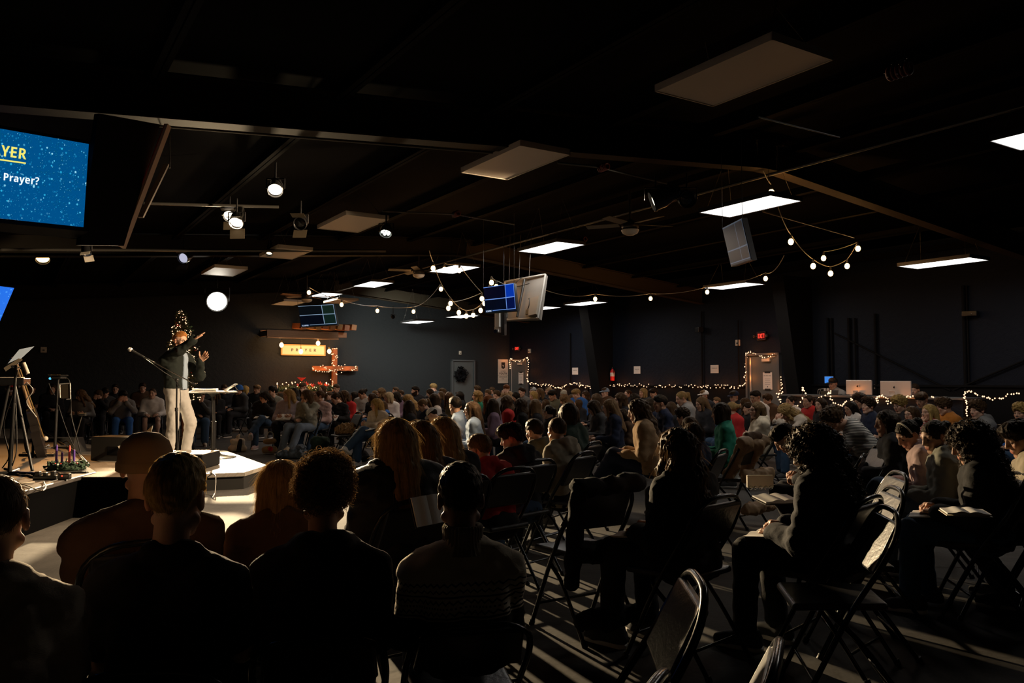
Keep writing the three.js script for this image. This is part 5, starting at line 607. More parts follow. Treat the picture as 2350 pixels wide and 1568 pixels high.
// a seated pose: joints in metres, facing +z, floor at 0
function sit(o = {}) {
  const J = { lean: (o.lean ?? 6) * Math.PI / 180 }, up = (x, y, z) => { const c = Math.cos(J.lean), s = Math.sin(J.lean), dy = y - 0.52; return V(x, 0.52 + dy * c - z * s, z * c + dy * s); };
  J.up = up; const w = o.w ?? 1; J.sh = [1, -1].map((s) => up(s * 0.172 * w, 0.898 - (o.drop ?? 0), -0.02)); const dr = o.drop ?? 0; J.neck = up(0, 0.975 - dr * 0.7, -0.02); J.head = up(0, 1.1, 0.012).add(V(0, 0, (o.pitch ?? 0) * 0.0012)); J.head.y -= Math.max(0, (o.pitch ?? 0)) * 0.0007;
  const L = o.legs ?? 'flat'; J.hip = [V(0.085, 0.5, 0), V(-0.085, 0.5, 0)]; const sp = o.spread ?? 0.13;
  J.knee = [V(sp, 0.53, 0.42), V(-sp, 0.53, 0.42)]; J.ank = [V(sp, 0.1, 0.42 + (o.foot ?? 0.02)), V(-sp, 0.1, 0.4 - (o.foot ?? 0.02))]; J.toe = [0, 0];
  if (L === 'cross') { J.knee = [V(0.02, 0.63, 0.4), V(-0.1, 0.53, 0.42)]; J.ank = [V(-0.16, 0.34, 0.62), V(-0.1, 0.1, 0.44)]; J.toe = [0.5, 0]; }
  if (L === 'out') { J.ank = [V(sp, 0.1, 0.68), V(-sp, 0.1, 0.6)]; J.toe = [0.35, 0.3]; }
  if (L === 'tuck') { J.ank = [V(sp, 0.1, 0.2), V(-sp, 0.1, 0.26)]; }
  const A = o.arms ?? 'lap'; let H, pole = [V(0.5, -0.7, -0.5), V(-0.5, -0.7, -0.5)], N = [V(-0.2, -1, 0.1), V(0.2, -1, 0.1)], D = null;
  if (A === 'lap') H = [V(0.06, 0.64, 0.24), V(-0.07, 0.645, 0.25)]; else if (A === 'knees') H = [V(0.12, 0.63, 0.34), V(-0.12, 0.63, 0.34)]; else if (A === 'book') { H = [V(0.13, 0.67, 0.27), V(-0.13, 0.67, 0.27)]; N = [V(-0.7, 0.5, 0), V(0.7, 0.5, 0)]; }
  else if (A === 'write') { H = [V(0.1, 0.65, 0.27), V(-0.08, 0.67, 0.29)]; } else if (A === 'fold') { H = [up(-0.13, 0.745, 0.17), up(0.15, 0.73, 0.19)]; pole = [V(0.7, -0.6, 0.2), V(-0.7, -0.6, 0.2)]; N = [V(0, -0.2, -1), V(0, -0.2, -1)]; D = [V(-0.9, 0.15, 0.1), V(0.9, 0.1, 0.0)]; }
  else if (A === 'chin') { H = [J.head.clone().add(V(0.035, -0.155, 0.115)), V(-0.06, 0.66, 0.22)]; pole[0] = V(0.5, -1, 0.5); N = [V(-0.3, 0.4, -0.9), V(0.2, -1, 0.1)]; D = [V(-0.35, 0.8, -0.2), null]; }
  else if (A === 'face') { H = [J.head.clone().add(V(0.06, -0.13, 0.13)), J.head.clone().add(V(-0.06, -0.13, 0.13))]; pole = [V(0.6, -1, 0.5), V(-0.6, -1, 0.5)]; N = [V(-0.2, 0, -1), V(0.2, 0, -1)]; D = [V(-0.3, 0.9, -0.1), V(0.3, 0.9, -0.1)]; }
  else H = [V(0.25, 0.56, 0.12), V(-0.25, 0.56, 0.12)];
  J.el = []; J.wr = []; J.hd = []; for (let i = 0; i < 2; i++) { const [e, c] = bend(J.sh[i], H[i], 0.265, 0.25, pole[i]); J.el.push(e); J.wr.push(c); J.hd.push({ d: (D && D[i]) ? D[i].clone().normalize() : c.clone().sub(e).normalize(), n: N[i].clone().normalize() }); }
  J.spine = [up(0, 0.52, -0.01), up(0, 0.74, -0.012), up(0, 0.872 - dr, -0.012)]; J.drop = o.drop ?? 0; J.hand = o.hand ?? (A === 'write' ? 'grip' : 'rest'); J.key = JSON.stringify(o); return J;
}
const cap = (a, b, ra, rb) => [a.x, a.y, a.z, b.x, b.y, b.z, ra, rb];
const off = (p, x, y, z) => V(p.x + x, p.y + y, p.z + z);
function torsoCaps(J, w, e) { const c = [], [a, b, d] = J.spine; for (const s of [1, -1]) { c.push(cap(off(a, s * 0.07 * w, -0.02, 0), off(b, s * 0.068 * w, 0, 0), 0.098 + e, 0.094 + e), cap(off(b, s * 0.068 * w, 0, 0), off(d, s * 0.085 * w, 0, 0), 0.094 + e, 0.086 + e)); } c.push(cap(off(b, 0, 0, 0.03), off(d, 0, 0, 0.035), 0.085 + e, 0.08 + e)); for (let i = 0; i < 2; i++) c.push(cap(J.neck.clone().lerp(J.sh[i], 0.12), J.neck.clone().lerp(J.sh[i], 0.6).add(V(0, 0.006, 0)), 0.04 + e, 0.047 + e), cap(J.neck.clone().lerp(J.sh[i], 0.6).add(V(0, 0.006, 0)), J.sh[i], 0.047 + e, 0.05 + e)); return c; }
const armCaps = (J, e, to = 1) => { const c = []; for (let i = 0; i < 2; i++) { if (to >= 1) c.push(cap(J.sh[i], J.el[i], 0.05 + e, 0.041 + e), cap(J.el[i], J.wr[i].clone().lerp(J.el[i], 0.03), 0.041 + e, 0.028 + e)); else c.push(cap(J.sh[i], J.sh[i].clone().lerp(J.el[i], 0.75), 0.052 + e, 0.05 + e)); } return c; };
function topGeo(J, kind, w, h, amp) {
  return once('top' + J.key + kind + w + h, () => { const J0 = J; if (J0.drop) J = { ...J0, up: (x, y, z) => J0.up(x, y - J0.drop * 0.75, z) }; const e = { sweater: 0.016, hoodie: 0.02, tee: 0.01, jacket: 0.026, puffer: 0.034, vest: 0.03, cardigan: 0.02, turtleneck: 0.02 }[kind] ?? 0.015, caps = [...torsoCaps(J, w, e), ...armCaps(J, kind === 'vest' ? 0.012 : e, kind === 'tee' ? 0.5 : 1)];
    if (kind === 'hoodie') caps.push(cap(J.up(-0.085, 0.985, 0), J.up(-0.05, 0.985, -0.085), 0.034, 0.042), cap(J.up(0.085, 0.985, 0), J.up(0.05, 0.985, -0.085), 0.034, 0.042), cap(J.up(-0.05, 0.985, -0.085), J.up(0.05, 0.985, -0.085), 0.042, 0.042), cap(J.up(-0.04, 0.93, -0.1), J.up(0.04, 0.93, -0.1), 0.045, 0.045));
    else if (kind === 'turtleneck') caps.push(cap(off(J.neck, 0, -0.03, 0), off(J.neck, 0, 0.0, 0.004), 0.07, 0.06)); else { for (const s of [1, -1]) caps.push(cap(J.up(s * 0.05, 0.992, -0.04), J.up(s * 0.05, 0.97, 0.03), 0.022 + e * 0.3, 0.022)); caps.push(cap(J.up(-0.04, 0.99, -0.055), J.up(0.04, 0.99, -0.055), 0.022 + e * 0.3, 0.022 + e * 0.3)); }
    if (kind !== 'tee') for (let i = 0; i < 2; i++) { const d = J.wr[i].clone().sub(J.el[i]).normalize(); caps.push(cap(J.wr[i].clone().addScaledVector(d, -0.035), J.wr[i].clone().addScaledVector(d, -0.015), 0.031 + e * 0.6, 0.031 + e * 0.6)); }
    const f = field(caps, 0.045), [lo, hi] = bounds(caps, 0.02), puff = kind === 'puffer' || kind === 'vest'; const g = nets((x, y, z) => { let d = f(x, y, z); if (Math.abs(d) < 0.045) { d += amp * n3(x * 8, y * 13, z * 8) + amp * 0.5 * n3(x * 19, y * 24, z * 19 + 5) + (puff ? 0.006 * Math.abs(Math.sin(y * 42)) : 0); } return Math.max(d, (J.hem ?? 0.44) - y); }, lo, hi, h); return uvs(g, (x, y, z) => [x + z * 0.8, y]); });
}
function legGeo(J, kind, h, amp) {
  return once('legs' + J.key + kind + h, () => { const e = kind === 'wide' ? 0.03 : kind === 'slim' ? 0.006 : 0.016, caps = []; const p = J.pel ?? [V(-0.07, 0.52, -0.02), V(0.07, 0.52, -0.02)]; caps.push(cap(p[0], p[1], 0.115, 0.115)); for (let i = 0; i < 2; i++) { const k = kind === 'shorts'; caps.push(cap(J.hip[i], k ? J.hip[i].clone().lerp(J.knee[i], 0.72) : J.knee[i], 0.09, 0.06 + e)); if (!k) caps.push(cap(J.knee[i], J.ank[i].clone().lerp(J.knee[i], 0.06), 0.058 + e, 0.044 + e * 1.3)); }
    const f = field(caps, 0.04), [lo, hi] = bounds(caps, 0.02); return uvs(nets((x, y, z) => { let d = f(x, y, z); if (Math.abs(d) < 0.04) d += amp * n3(x * 11, y * 11, z * 11) + amp * 0.5 * n3(x * 24, y * 24, z * 24); return d; }, lo, hi, h), (x, y, z) => [x + z * 0.6, y + z * 0.6]); });
}
const shoeGeo = (h) => once('shoe' + h, () => { const f = field([[0, 0.05, -0.06, 0.004, 0.04, 0.1, 0.042, 0.036], [0, 0.06, -0.045, 0, 0.1, -0.045, 0.042, 0.04], [0, 0.062, -0.02, 0, 0.05, 0.06, 0.036, 0.034], [0.004, 0.036, 0.1, 0.004, 0.034, 0.15, 0.036, 0.03]], 0.03); return nets((x, y, z) => Math.max(f(x, y, z), 0.012 - y, y - 0.115), [-0.07, -0.01, -0.13], [0.07, 0.14, 0.21], h); });
const soleGeo = (h) => once('sole' + h, () => { const f = field([[0, 0.015, -0.06, 0.004, 0.015, 0.14, 0.046, 0.038]], 0.01); return nets((x, y, z) => Math.max(f(x, y, z), -y, y - 0.026), [-0.07, -0.02, -0.13], [0.07, 0.05, 0.21], h); });
function bodyGeo(J, w, h, bareArms, bareLegs) {
  return once('body' + J.key + w + h + bareArms + bareLegs, () => { const caps = [...torsoCaps(J, w, -0.012), ...armCaps(J, bareArms ? -0.002 : -0.006)]; caps.push(cap(J.neck, off(J.head, 0, -0.06, -0.012), 0.056, 0.05)); for (let i = 0; i < 2; i++) caps.push(cap(J.hip[i], J.knee[i], 0.07, 0.052), cap(J.knee[i], J.knee[i].clone().lerp(J.ank[i], 0.35), 0.05, bareLegs ? 0.055 : 0.045), cap(J.knee[i].clone().lerp(J.ank[i], 0.35), J.ank[i], bareLegs ? 0.055 : 0.045, 0.034)); const f = field(caps, 0.03), [lo, hi] = bounds(caps, 0.03); return tint(nets(f, lo, hi, h), () => [1, 1, 1]); });
}
const place = (g, m) => { const k = g.clone(); k.applyMatrix4(m); return k; };
function headMatrix(J, yaw, pitch, roll, s) { return new THREE.Matrix4().compose(J.head, new THREE.Quaternion().setFromEuler(new THREE.Euler(pitch * Math.PI / 180, yaw * Math.PI / 180, roll * Math.PI / 180, 'YXZ')), V(s, s, s)); }
function handMatrix(p, d, n, left, s = 1) { const Y = d.clone().normalize(), Z = n.clone().addScaledVector(Y, -n.dot(Y)).normalize(), X = Y.clone().cross(Z); const m = new THREE.Matrix4().makeBasis(X.multiplyScalar(left ? -s : s), Y.multiplyScalar(s), Z.multiplyScalar(s)); m.setPosition(p.clone()); return m; }
const flip = (g) => { const k = g.clone(); const i = k.index; const a = Array.from(i.array); for (let t = 0; t < a.length; t += 3) { const q = a[t]; a[t] = a[t + 1]; a[t + 1] = q; } k.setIndex(a); return k; };
function keep(g) { for (const k of Object.keys(g.attributes)) if (!['position', 'normal', 'color'].includes(k)) g.deleteAttribute(k); return g; }
function skinGeo(J, o, lod, hm) {
  const parts = [bodyGeo(J, o.w ?? 1, lod.body, o.bareArms, o.bareLegs), place(headGeo(lod.head), hm)];
  for (let i = 0; i < 2; i++) { const left = i === 0, g = handGeo((o.hands ?? [J.hand, J.hand])[i], lod.hand), m = handMatrix(J.wr[i], J.hd[i].d, J.hd[i].n, left); parts.push(left ? flip(place(g, m)) : place(g, m)); }
  const g = mergeGeometries(parts.map((p) => keep(p.clone()))); g.computeVertexNormals(); return g;
}
// colours
const HAIRC = { blond: lin(0.36, 0.23, 0.09), golden: lin(0.46, 0.3, 0.1), platinum: lin(0.5, 0.38, 0.22), 'light brown': lin(0.17, 0.1, 0.048), brown: lin(0.075, 0.042, 0.022), 'dark brown': lin(0.032, 0.019, 0.012), black: lin(0.012, 0.01, 0.009), auburn: lin(0.19, 0.062, 0.02), ginger: lin(0.5, 0.2, 0.05) };
const TOPC = { black: lin(0.012, 0.012, 0.013), 'dark grey': lin(0.05, 0.05, 0.052), grey: lin(0.17, 0.17, 0.17), 'light grey': lin(0.36, 0.35, 0.34), white: lin(0.68, 0.65, 0.62), cream: lin(0.58, 0.5, 0.4), charcoal: lin(0.011, 0.015, 0.0135), navy: lin(0.014, 0.02, 0.045), blue: lin(0.03, 0.12, 0.4), 'light blue': lin(0.25, 0.32, 0.42), red: lin(0.45, 0.025, 0.025), green: lin(0.03, 0.26, 0.17), 'dark green': lin(0.018, 0.04, 0.03), olive: lin(0.1, 0.095, 0.06), tan: lin(0.34, 0.22, 0.12), brown: lin(0.09, 0.05, 0.028), lavender: lin(0.34, 0.29, 0.33), pink: lin(0.5, 0.36, 0.35), purple: lin(0.2, 0.13, 0.19), orange: lin(0.5, 0.18, 0.03), khaki: lin(0.36, 0.31, 0.23), 'grey green': lin(0.23, 0.23, 0.19), jeans: lin(0.035, 0.07, 0.13), 'light jeans': lin(0.13, 0.17, 0.23), dark: lin(0.02, 0.02, 0.024), beige: lin(0.5, 0.43, 0.35) };
const mat = {};
const hairMat = (c) => mat['h' + c] ??= new THREE.MeshPhysicalMaterial({ color: HAIRC[c], roughness: 0.55, map: hairTex, bumpMap: hairTex, bumpScale: 0.002, specularIntensity: 0.35, specularColor: lin(1, 0.75, 0.5), sheen: 0.5, sheenRoughness: 0.4, sheenColor: HAIRC[c].clone().lerp(lin(0.8, 0.5, 0.25), 0.25) });
const wispMat = (c) => mat['w' + c] ??= new THREE.MeshPhysicalMaterial({ color: HAIRC[c].clone().multiplyScalar(1.3).lerp(lin(0.7, 0.42, 0.18), c === 'black' || c === 'dark brown' ? 0.06 : 0.2), roughness: 0.8, transmission: 0.4, thickness: 0, specularIntensity: 0.4, side: THREE.DoubleSide });  // hair colour lightened towards gold, so the back-lit rim is partly painted in
const clothMat = (c, extra) => mat['c' + c + (extra ?? '')] ??= (() => { const m = new THREE.MeshPhysicalMaterial({ color: TOPC[c], roughness: extra === 'puffer' ? 0.5 : 0.88, specularIntensity: 0.5, sheen: 0.25, sheenRoughness: 0.5, sheenColor: TOPC[c].clone().lerp(lin(0.8, 0.8, 0.8), 0.06) }); const t = fabricBump.clone(); t.repeat.set(14, 14); t.needsUpdate = true; m.bumpMap = clothMat.b ??= t; m.bumpScale = 0.0012; if (extra && PRINTS[extra]) { m.color = lin(1, 1, 1); m.map = PRINTS[extra]; } return m; })();
const SKIN = [lin(0.52, 0.3, 0.2), lin(0.58, 0.36, 0.26), lin(0.42, 0.23, 0.14), lin(0.2, 0.1, 0.06)];
const skinMat = (i) => mat['s' + i] ??= new THREE.MeshPhysicalMaterial({ color: SKIN[i], roughness: 0.52, vertexColors: true, sheen: 0.15, sheenRoughness: 0.5 });
const rep = (t, x, y) => { t.wrapS = t.wrapT = THREE.RepeatWrapping; t.repeat.set(x, y); return t; };
const PRINTS = {
  stripes: rep(print(16, 64, (x, W, H) => { x.fillStyle = '#d8d4cc'; x.fillRect(0, 0, W, H); x.fillStyle = '#14161a'; x.fillRect(0, 0, W, H * 0.45); }), 1, 70),
  redstripes: rep(print(16, 64, (x, W, H) => { x.fillStyle = '#dfd6d2'; x.fillRect(0, 0, W, H); x.fillStyle = '#a81820'; x.fillRect(0, 0, W, H * 0.55); }), 1, 45),
  nordic: (() => { const t = print(256, 1024, (x, W, H) => { x.fillStyle = '#f0e2cb'; x.fillRect(0, 0, W, H); const Y = (y) => H * (1 - y); x.fillStyle = '#1c1712'; const zig = (y, a, th) => { for (let i = 0; i < 256; i++) x.fillRect(i, Y(y) + a * Math.abs(((i % 32) - 16) / 16) - th / 2, 1, th); }; zig(0.79, 12, 7); zig(0.765, 12, 6); x.fillRect(0, Y(0.742), W, 7); zig(0.725, 14, 8); for (let i = 0; i < 16; i++) x.fillRect(i * 16 + 4, Y(0.7), 8, 8); zig(0.68, 14, 8); x.fillRect(0, Y(0.66), W, 8); x.fillStyle = '#171310'; x.fillRect(0, Y(0.645), W, H); }); return rep(t, 4, 1); })(),
};
PRINTS.letters = rep(print(512, 512, (x, W, H) => { x.fillStyle = '#cfc2ab'; x.fillRect(0, 0, W, H); x.fillStyle = '#15151a'; x.font = 'bold 70px serif'; x.textAlign = 'center'; x.fillText('AVEN', W * 0.5, H * 0.24); }), 1, 1);
const NEAR = { head: 0.0055, hair: 0.0062, top: 0.0135, leg: 0.018, body: 0.02, hand: 0.0042, shoe: 0.011, amp: 0.008 }, MID = { head: 0.0085, hair: 0.0098, top: 0.021, leg: 0.026, body: 0.028, hand: 0.0065, shoe: 0.016, amp: 0.009 }, FAR = { head: 0.0115, hair: 0.0145, top: 0.03, leg: 0.036, body: 0.04, hand: 0.0095, shoe: 0.022, amp: 0.008 };
// hats are parts of the person
function hat(kind, color, g, hm) {
  const P = (n, geos, m) => obj(n, geos.map((k) => place(k, hm)), m, g), dome = (r0, y0, ry) => { const k = new THREE.SphereGeometry(1, 24, 12, 0, 6.2832, 0, Math.PI / 2); k.scale(r0, ry, r0 * 1.22); k.translate(0, y0, -0.012); return k; };
  if (kind === 'beanie') { const pts = [[0.001, 0.135], [0.045, 0.128], [0.078, 0.1], [0.092, 0.06], [0.093, 0.03], [0.098, 0.025], [0.098, -0.005], [0.09, -0.01]].map((p) => [p[0], p[1]]); const k = lathe(pts, 48); const p = k.attributes.position; for (let i = 0; i < p.count; i++) { const a = Math.atan2(p.getX(i), p.getZ(i)), s = 1 + 0.022 * Math.cos(a * 22); p.setX(i, p.getX(i) * s); p.setZ(i, p.getZ(i) * s * 1.17 - 0.014); } k.computeVertexNormals(); P('beanie', [k], color); }
  if (kind === 'cap' || kind === 'backcap') { const s = kind === 'cap' ? 1 : -1; const k = dome(0.089, 0.045, 0.095); const b = new THREE.CylinderGeometry(0.088, 0.09, 0.012, 24, 1, true); b.scale(1, 1, 1.2); b.translate(0, 0.042, -0.012); const br = new THREE.CylinderGeometry(0.082, 0.082, 0.006, 24, 1, false, -Math.PI / 2, Math.PI); br.scale(1, 1, 1.05); br.translate(0, 0, 0); br.rotateX(0.12 * s); br.translate(0, 0.042, 0); if (s < 0) br.rotateY(Math.PI); br.translate(0, 0, s * 0.09 - 0.012); P('cap_crown', [k, b], color); P('cap_brim', [br], color); P('cap_button', [ball(0.009, 0, 0.142, -0.012, 8, 6)], color); }
  if (kind === 'santa') { const k = dome(0.094, 0.03, 0.13), t = new THREE.ConeGeometry(0.07, 0.2, 16); t.rotateZ(-1.2); t.translate(0.08, 0.12, -0.03); P('santa_hat', [k, t], M.red); const b = new THREE.TorusGeometry(0.095, 0.026, 8, 28); b.rotateX(Math.PI / 2); b.scale(1, 1, 1.18); b.translate(0, 0.035, -0.012); P('fur_band', [b], M.white); P('pompom', [ball(0.03, 0.19, 0.09, -0.03, 10, 8)], M.white); }
  if (kind === 'glasses') { const r = []; for (const s of [-1, 1]) { const k = new THREE.TorusGeometry(0.021, 0.002, 5, 16); k.scale(1.1, 0.85, 1); k.translate(s * 0.032, 0.003, 0.101); r.push(k, rod(V(s * 0.054, 0.008, 0.099), V(s * 0.08, 0.008, -0.005), 0.0018, 0.0018, 5)); } r.push(rod(V(-0.011, 0.006, 0.105), V(0.011, 0.006, 0.105), 0.0018, 0.0018, 5)); P('glasses', r.map((q) => { const k = q.index ? q.toNonIndexed() : q; return k; }), M.gloss); }
  if (kind === 'scrunchie') { const k = new THREE.TorusGeometry(0.03, 0.012, 8, 16); k.translate(0, 0.045, -0.112); P('scrunchie', [k], M.cream); }
  if (kind === 'band') { const k = new THREE.TorusGeometry(0.09, 0.007, 6, 28, Math.PI); k.scale(1, 1.12, 1); k.translate(0, 0.025, 0.01); P('headband', [k], M.cream); }
  if (kind === 'beard') { const k = nets((x, y, z) => Math.max(headField(x, y, z) - 0.005, y + 0.035 + Math.max(0, 0.02 - Math.abs(x)) * 0.8 - (Math.abs(x) > 0.055 ? 0.05 : 0), -y - 0.125, -z - 0.0 - (Math.abs(x) > 0.05 ? 0.02 : -0.01), -(headField(x, y, z) + 0.004)), [-0.1, -0.14, -0.04], [0.1, 0.03, 0.14], 0.007); P('beard', [uvs(k, hairUv)], hairMat('dark brown')); }
}
function person(spec) { // spec: position, turn, scale, pose J, head yaw / pitch / roll (relative), look of hair and clothes
  const { J, lod, o } = spec, g = thing('person', spec.label, 'person', spec.pos, spec.turn); g.scale.setScalar(spec.k ?? 1);
  const hm = headMatrix(J, spec.hy ?? 0, spec.hp ?? 0, spec.hr ?? 0, o.hs ?? 0.96);
  const body = obj('body', skinGeo(J, o, lod, hm), skinMat(o.skin ?? 0), g);
  if (o.hair && o.hair !== 'bald') { const h = obj('hair', place(hairGeo(o.hair, lod.hair), hm), hairMat(o.hairc), g); if (lod === NEAR || lod.wisps) { const sh = ['short', 'buzz', 'fade', 'bun', 'tied'].includes(o.hair), w = obj('loose_strands', place(strands(o.hair, o.hair === 'curly' || o.hair === 'big' ? 2600 : sh ? 2400 : 3200, sh ? 0.014 : o.hair === 'curly' ? 0.032 : o.hair === 'swept' ? 0.025 : o.hair === 'big' ? 0.035 : 0.07), hm), wispMat(o.hairc), h); w.userData.kind = 'stuff'; } }
  for (const [k, c] of o.wear ?? []) hat(k, c ? clothMat(c) : null, g, hm);
  obj(o.top === 'tee' ? 't_shirt' : o.top === 'puffer' ? 'puffer_jacket' : o.top === 'turtleneck' ? 'turtleneck_sweater' : o.top, topGeo(J, o.top, o.w ?? 1, lod.top, o.amp ?? lod.amp), clothMat(o.topc, o.print ?? (o.top === 'puffer' ? 'puffer' : undefined)), g);
  if (o.top === 'turtleneck') { const k = new THREE.LatheGeometry([[0.06, 0.075], [0.076, 0.08], [0.083, 0.068], [0.08, 0.03], [0.088, -0.01], [0.1, -0.035]].map((q) => new THREE.Vector2(...q)), 144), p = k.attributes.position; for (let i = 0; i < p.count; i++) { const a = Math.atan2(p.getX(i), p.getZ(i)), f = 1 + 0.04 * Math.cos(a * 34); p.setX(i, p.getX(i) * f + J.neck.x); p.setZ(i, p.getZ(i) * f + J.neck.z + 0.004); p.setY(i, p.getY(i) + J.neck.y + 0.008); } k.computeVertexNormals(); obj('ribbed_collar', k, clothMat('beige'), g); }
  if (o.noLegs) return g;
  obj(o.legk === 'shorts' ? 'shorts' : 'trousers', legGeo(J, o.legk ?? 'straight', lod.leg, lod.amp * 0.7), clothMat(o.legc ?? 'dark'), g);
  for (let i = 0; i < 2; i++) { const m = new THREE.Matrix4().compose(off(J.ank[i], 0, -0.1, 0.0), new THREE.Quaternion().setFromEuler(new THREE.Euler(-J.toe[i], (i ? -0.15 : 0.15), 0)), V(1, 1, 1)); const s = obj('shoe', place(shoeGeo(lod.shoe), m), clothMat(o.shoec ?? 'dark grey'), g); obj('sole', place(soleGeo(lod.shoe), m), clothMat('white'), s); }
  return g;
}
// ---------------------------------------------------------------- folding chairs
const chairParts = once('chair', () => {
  const arch = [], W = 0.215; const side = (s) => [V(s * W, 0.0, 0.25), V(s * W, 0.43, 0.03), V(s * W, 0.66, -0.115), V(s * (W - 0.02), 0.77, -0.17), V(s * (W - 0.09), 0.83, -0.195)];
  const a = side(1), b = side(-1).reverse(); const path = [...a, V(0, 0.845, -0.2), ...b];
  const frame = tube(path, 0.0125, 60, 8);
  const rear = tube([V(0.19, 0, -0.24), V(0.19, 0.3, -0.02), V(0.19, 0.41, 0.09), V(-0.19, 0.41, 0.09), V(-0.19, 0.3, -0.02), V(-0.19, 0, -0.24)], 0.0115, 50, 8);
  const bars = [rod(V(-W, 0.14, 0.178), V(W, 0.14, 0.178), 0.008), rod(V(-0.19, 0.12, -0.152), V(0.19, 0.12, -0.152), 0.008), rod(V(-W, 0.44, 0.02), V(W, 0.44, 0.02), 0.008)];
  const seat = new RoundedBoxGeometry(0.39, 0.035, 0.4, 3, 0.016); { const p = seat.attributes.position; for (let i = 0; i < p.count; i++) { const z = p.getZ(i), x = p.getX(i); p.setX(i, x * (1 - 0.12 * (0.5 - z / 0.4))); p.setY(i, p.getY(i) - 0.02 * (1 - (x / 0.2) ** 2) * (p.getY(i) > 0 ? 0.5 : 0) - (z > 0.15 ? (z - 0.15) * 0.3 : 0)); } seat.translate(0, 0.455, 0.06); seat.computeVertexNormals(); }
  const back = new RoundedBoxGeometry(0.385, 0.24, 0.03, 3, 0.014); { const p = back.attributes.position; for (let i = 0; i < p.count; i++) { const x = p.getX(i), y = p.getY(i); if (y > 0) p.setX(i, x * (1 - 0.9 * Math.max(0, y - 0.03))); p.setY(i, y + (y > 0 ? 0.03 * (1 - (x / 0.19) ** 2) : 0)); p.setZ(i, p.getZ(i) - 0.035 * (1 - (x / 0.2) ** 2)); } back.rotateX(-0.46); back.translate(0, 0.7, -0.128); back.computeVertexNormals(); }
  const feet = [[W, 0.25], [-W, 0.25], [0.19, -0.24], [-0.19, -0.24]].map(([x, z]) => rod(V(x, 0, z), V(x, 0.025, z - Math.sign(z) * 0.012), 0.017));
  return { frame, rear, bars, seat, back, feet };
});
const vinyl = std(lin(0.018, 0.018, 0.02), 0.32, { bumpMap: cloudBump, bumpScale: 0.001 });
let chairProto = null;
function chair(pos, turn, label, group) {
  if (!chairProto) { const g = chairProto = thing('folding_chair', label, 'chair', pos, turn, group); obj('front_frame', chairParts.frame, M.blackMetal, g); obj('rear_legs', chairParts.rear, M.blackMetal, g); for (const b of chairParts.bars) obj('stretcher', b, M.blackMetal, g); obj('seat', chairParts.seat, vinyl, g); obj('backrest', chairParts.back, vinyl, g); for (const f of chairParts.feet) obj('rubber_foot', f, M.cable, g); return g; }
  const c = chairProto.clone(); c.name = numbered('folding_chair'); c.position.copy(pos); c.rotation.y = turn; tag(c, label, 'chair', group); scene.add(c); return c;
}

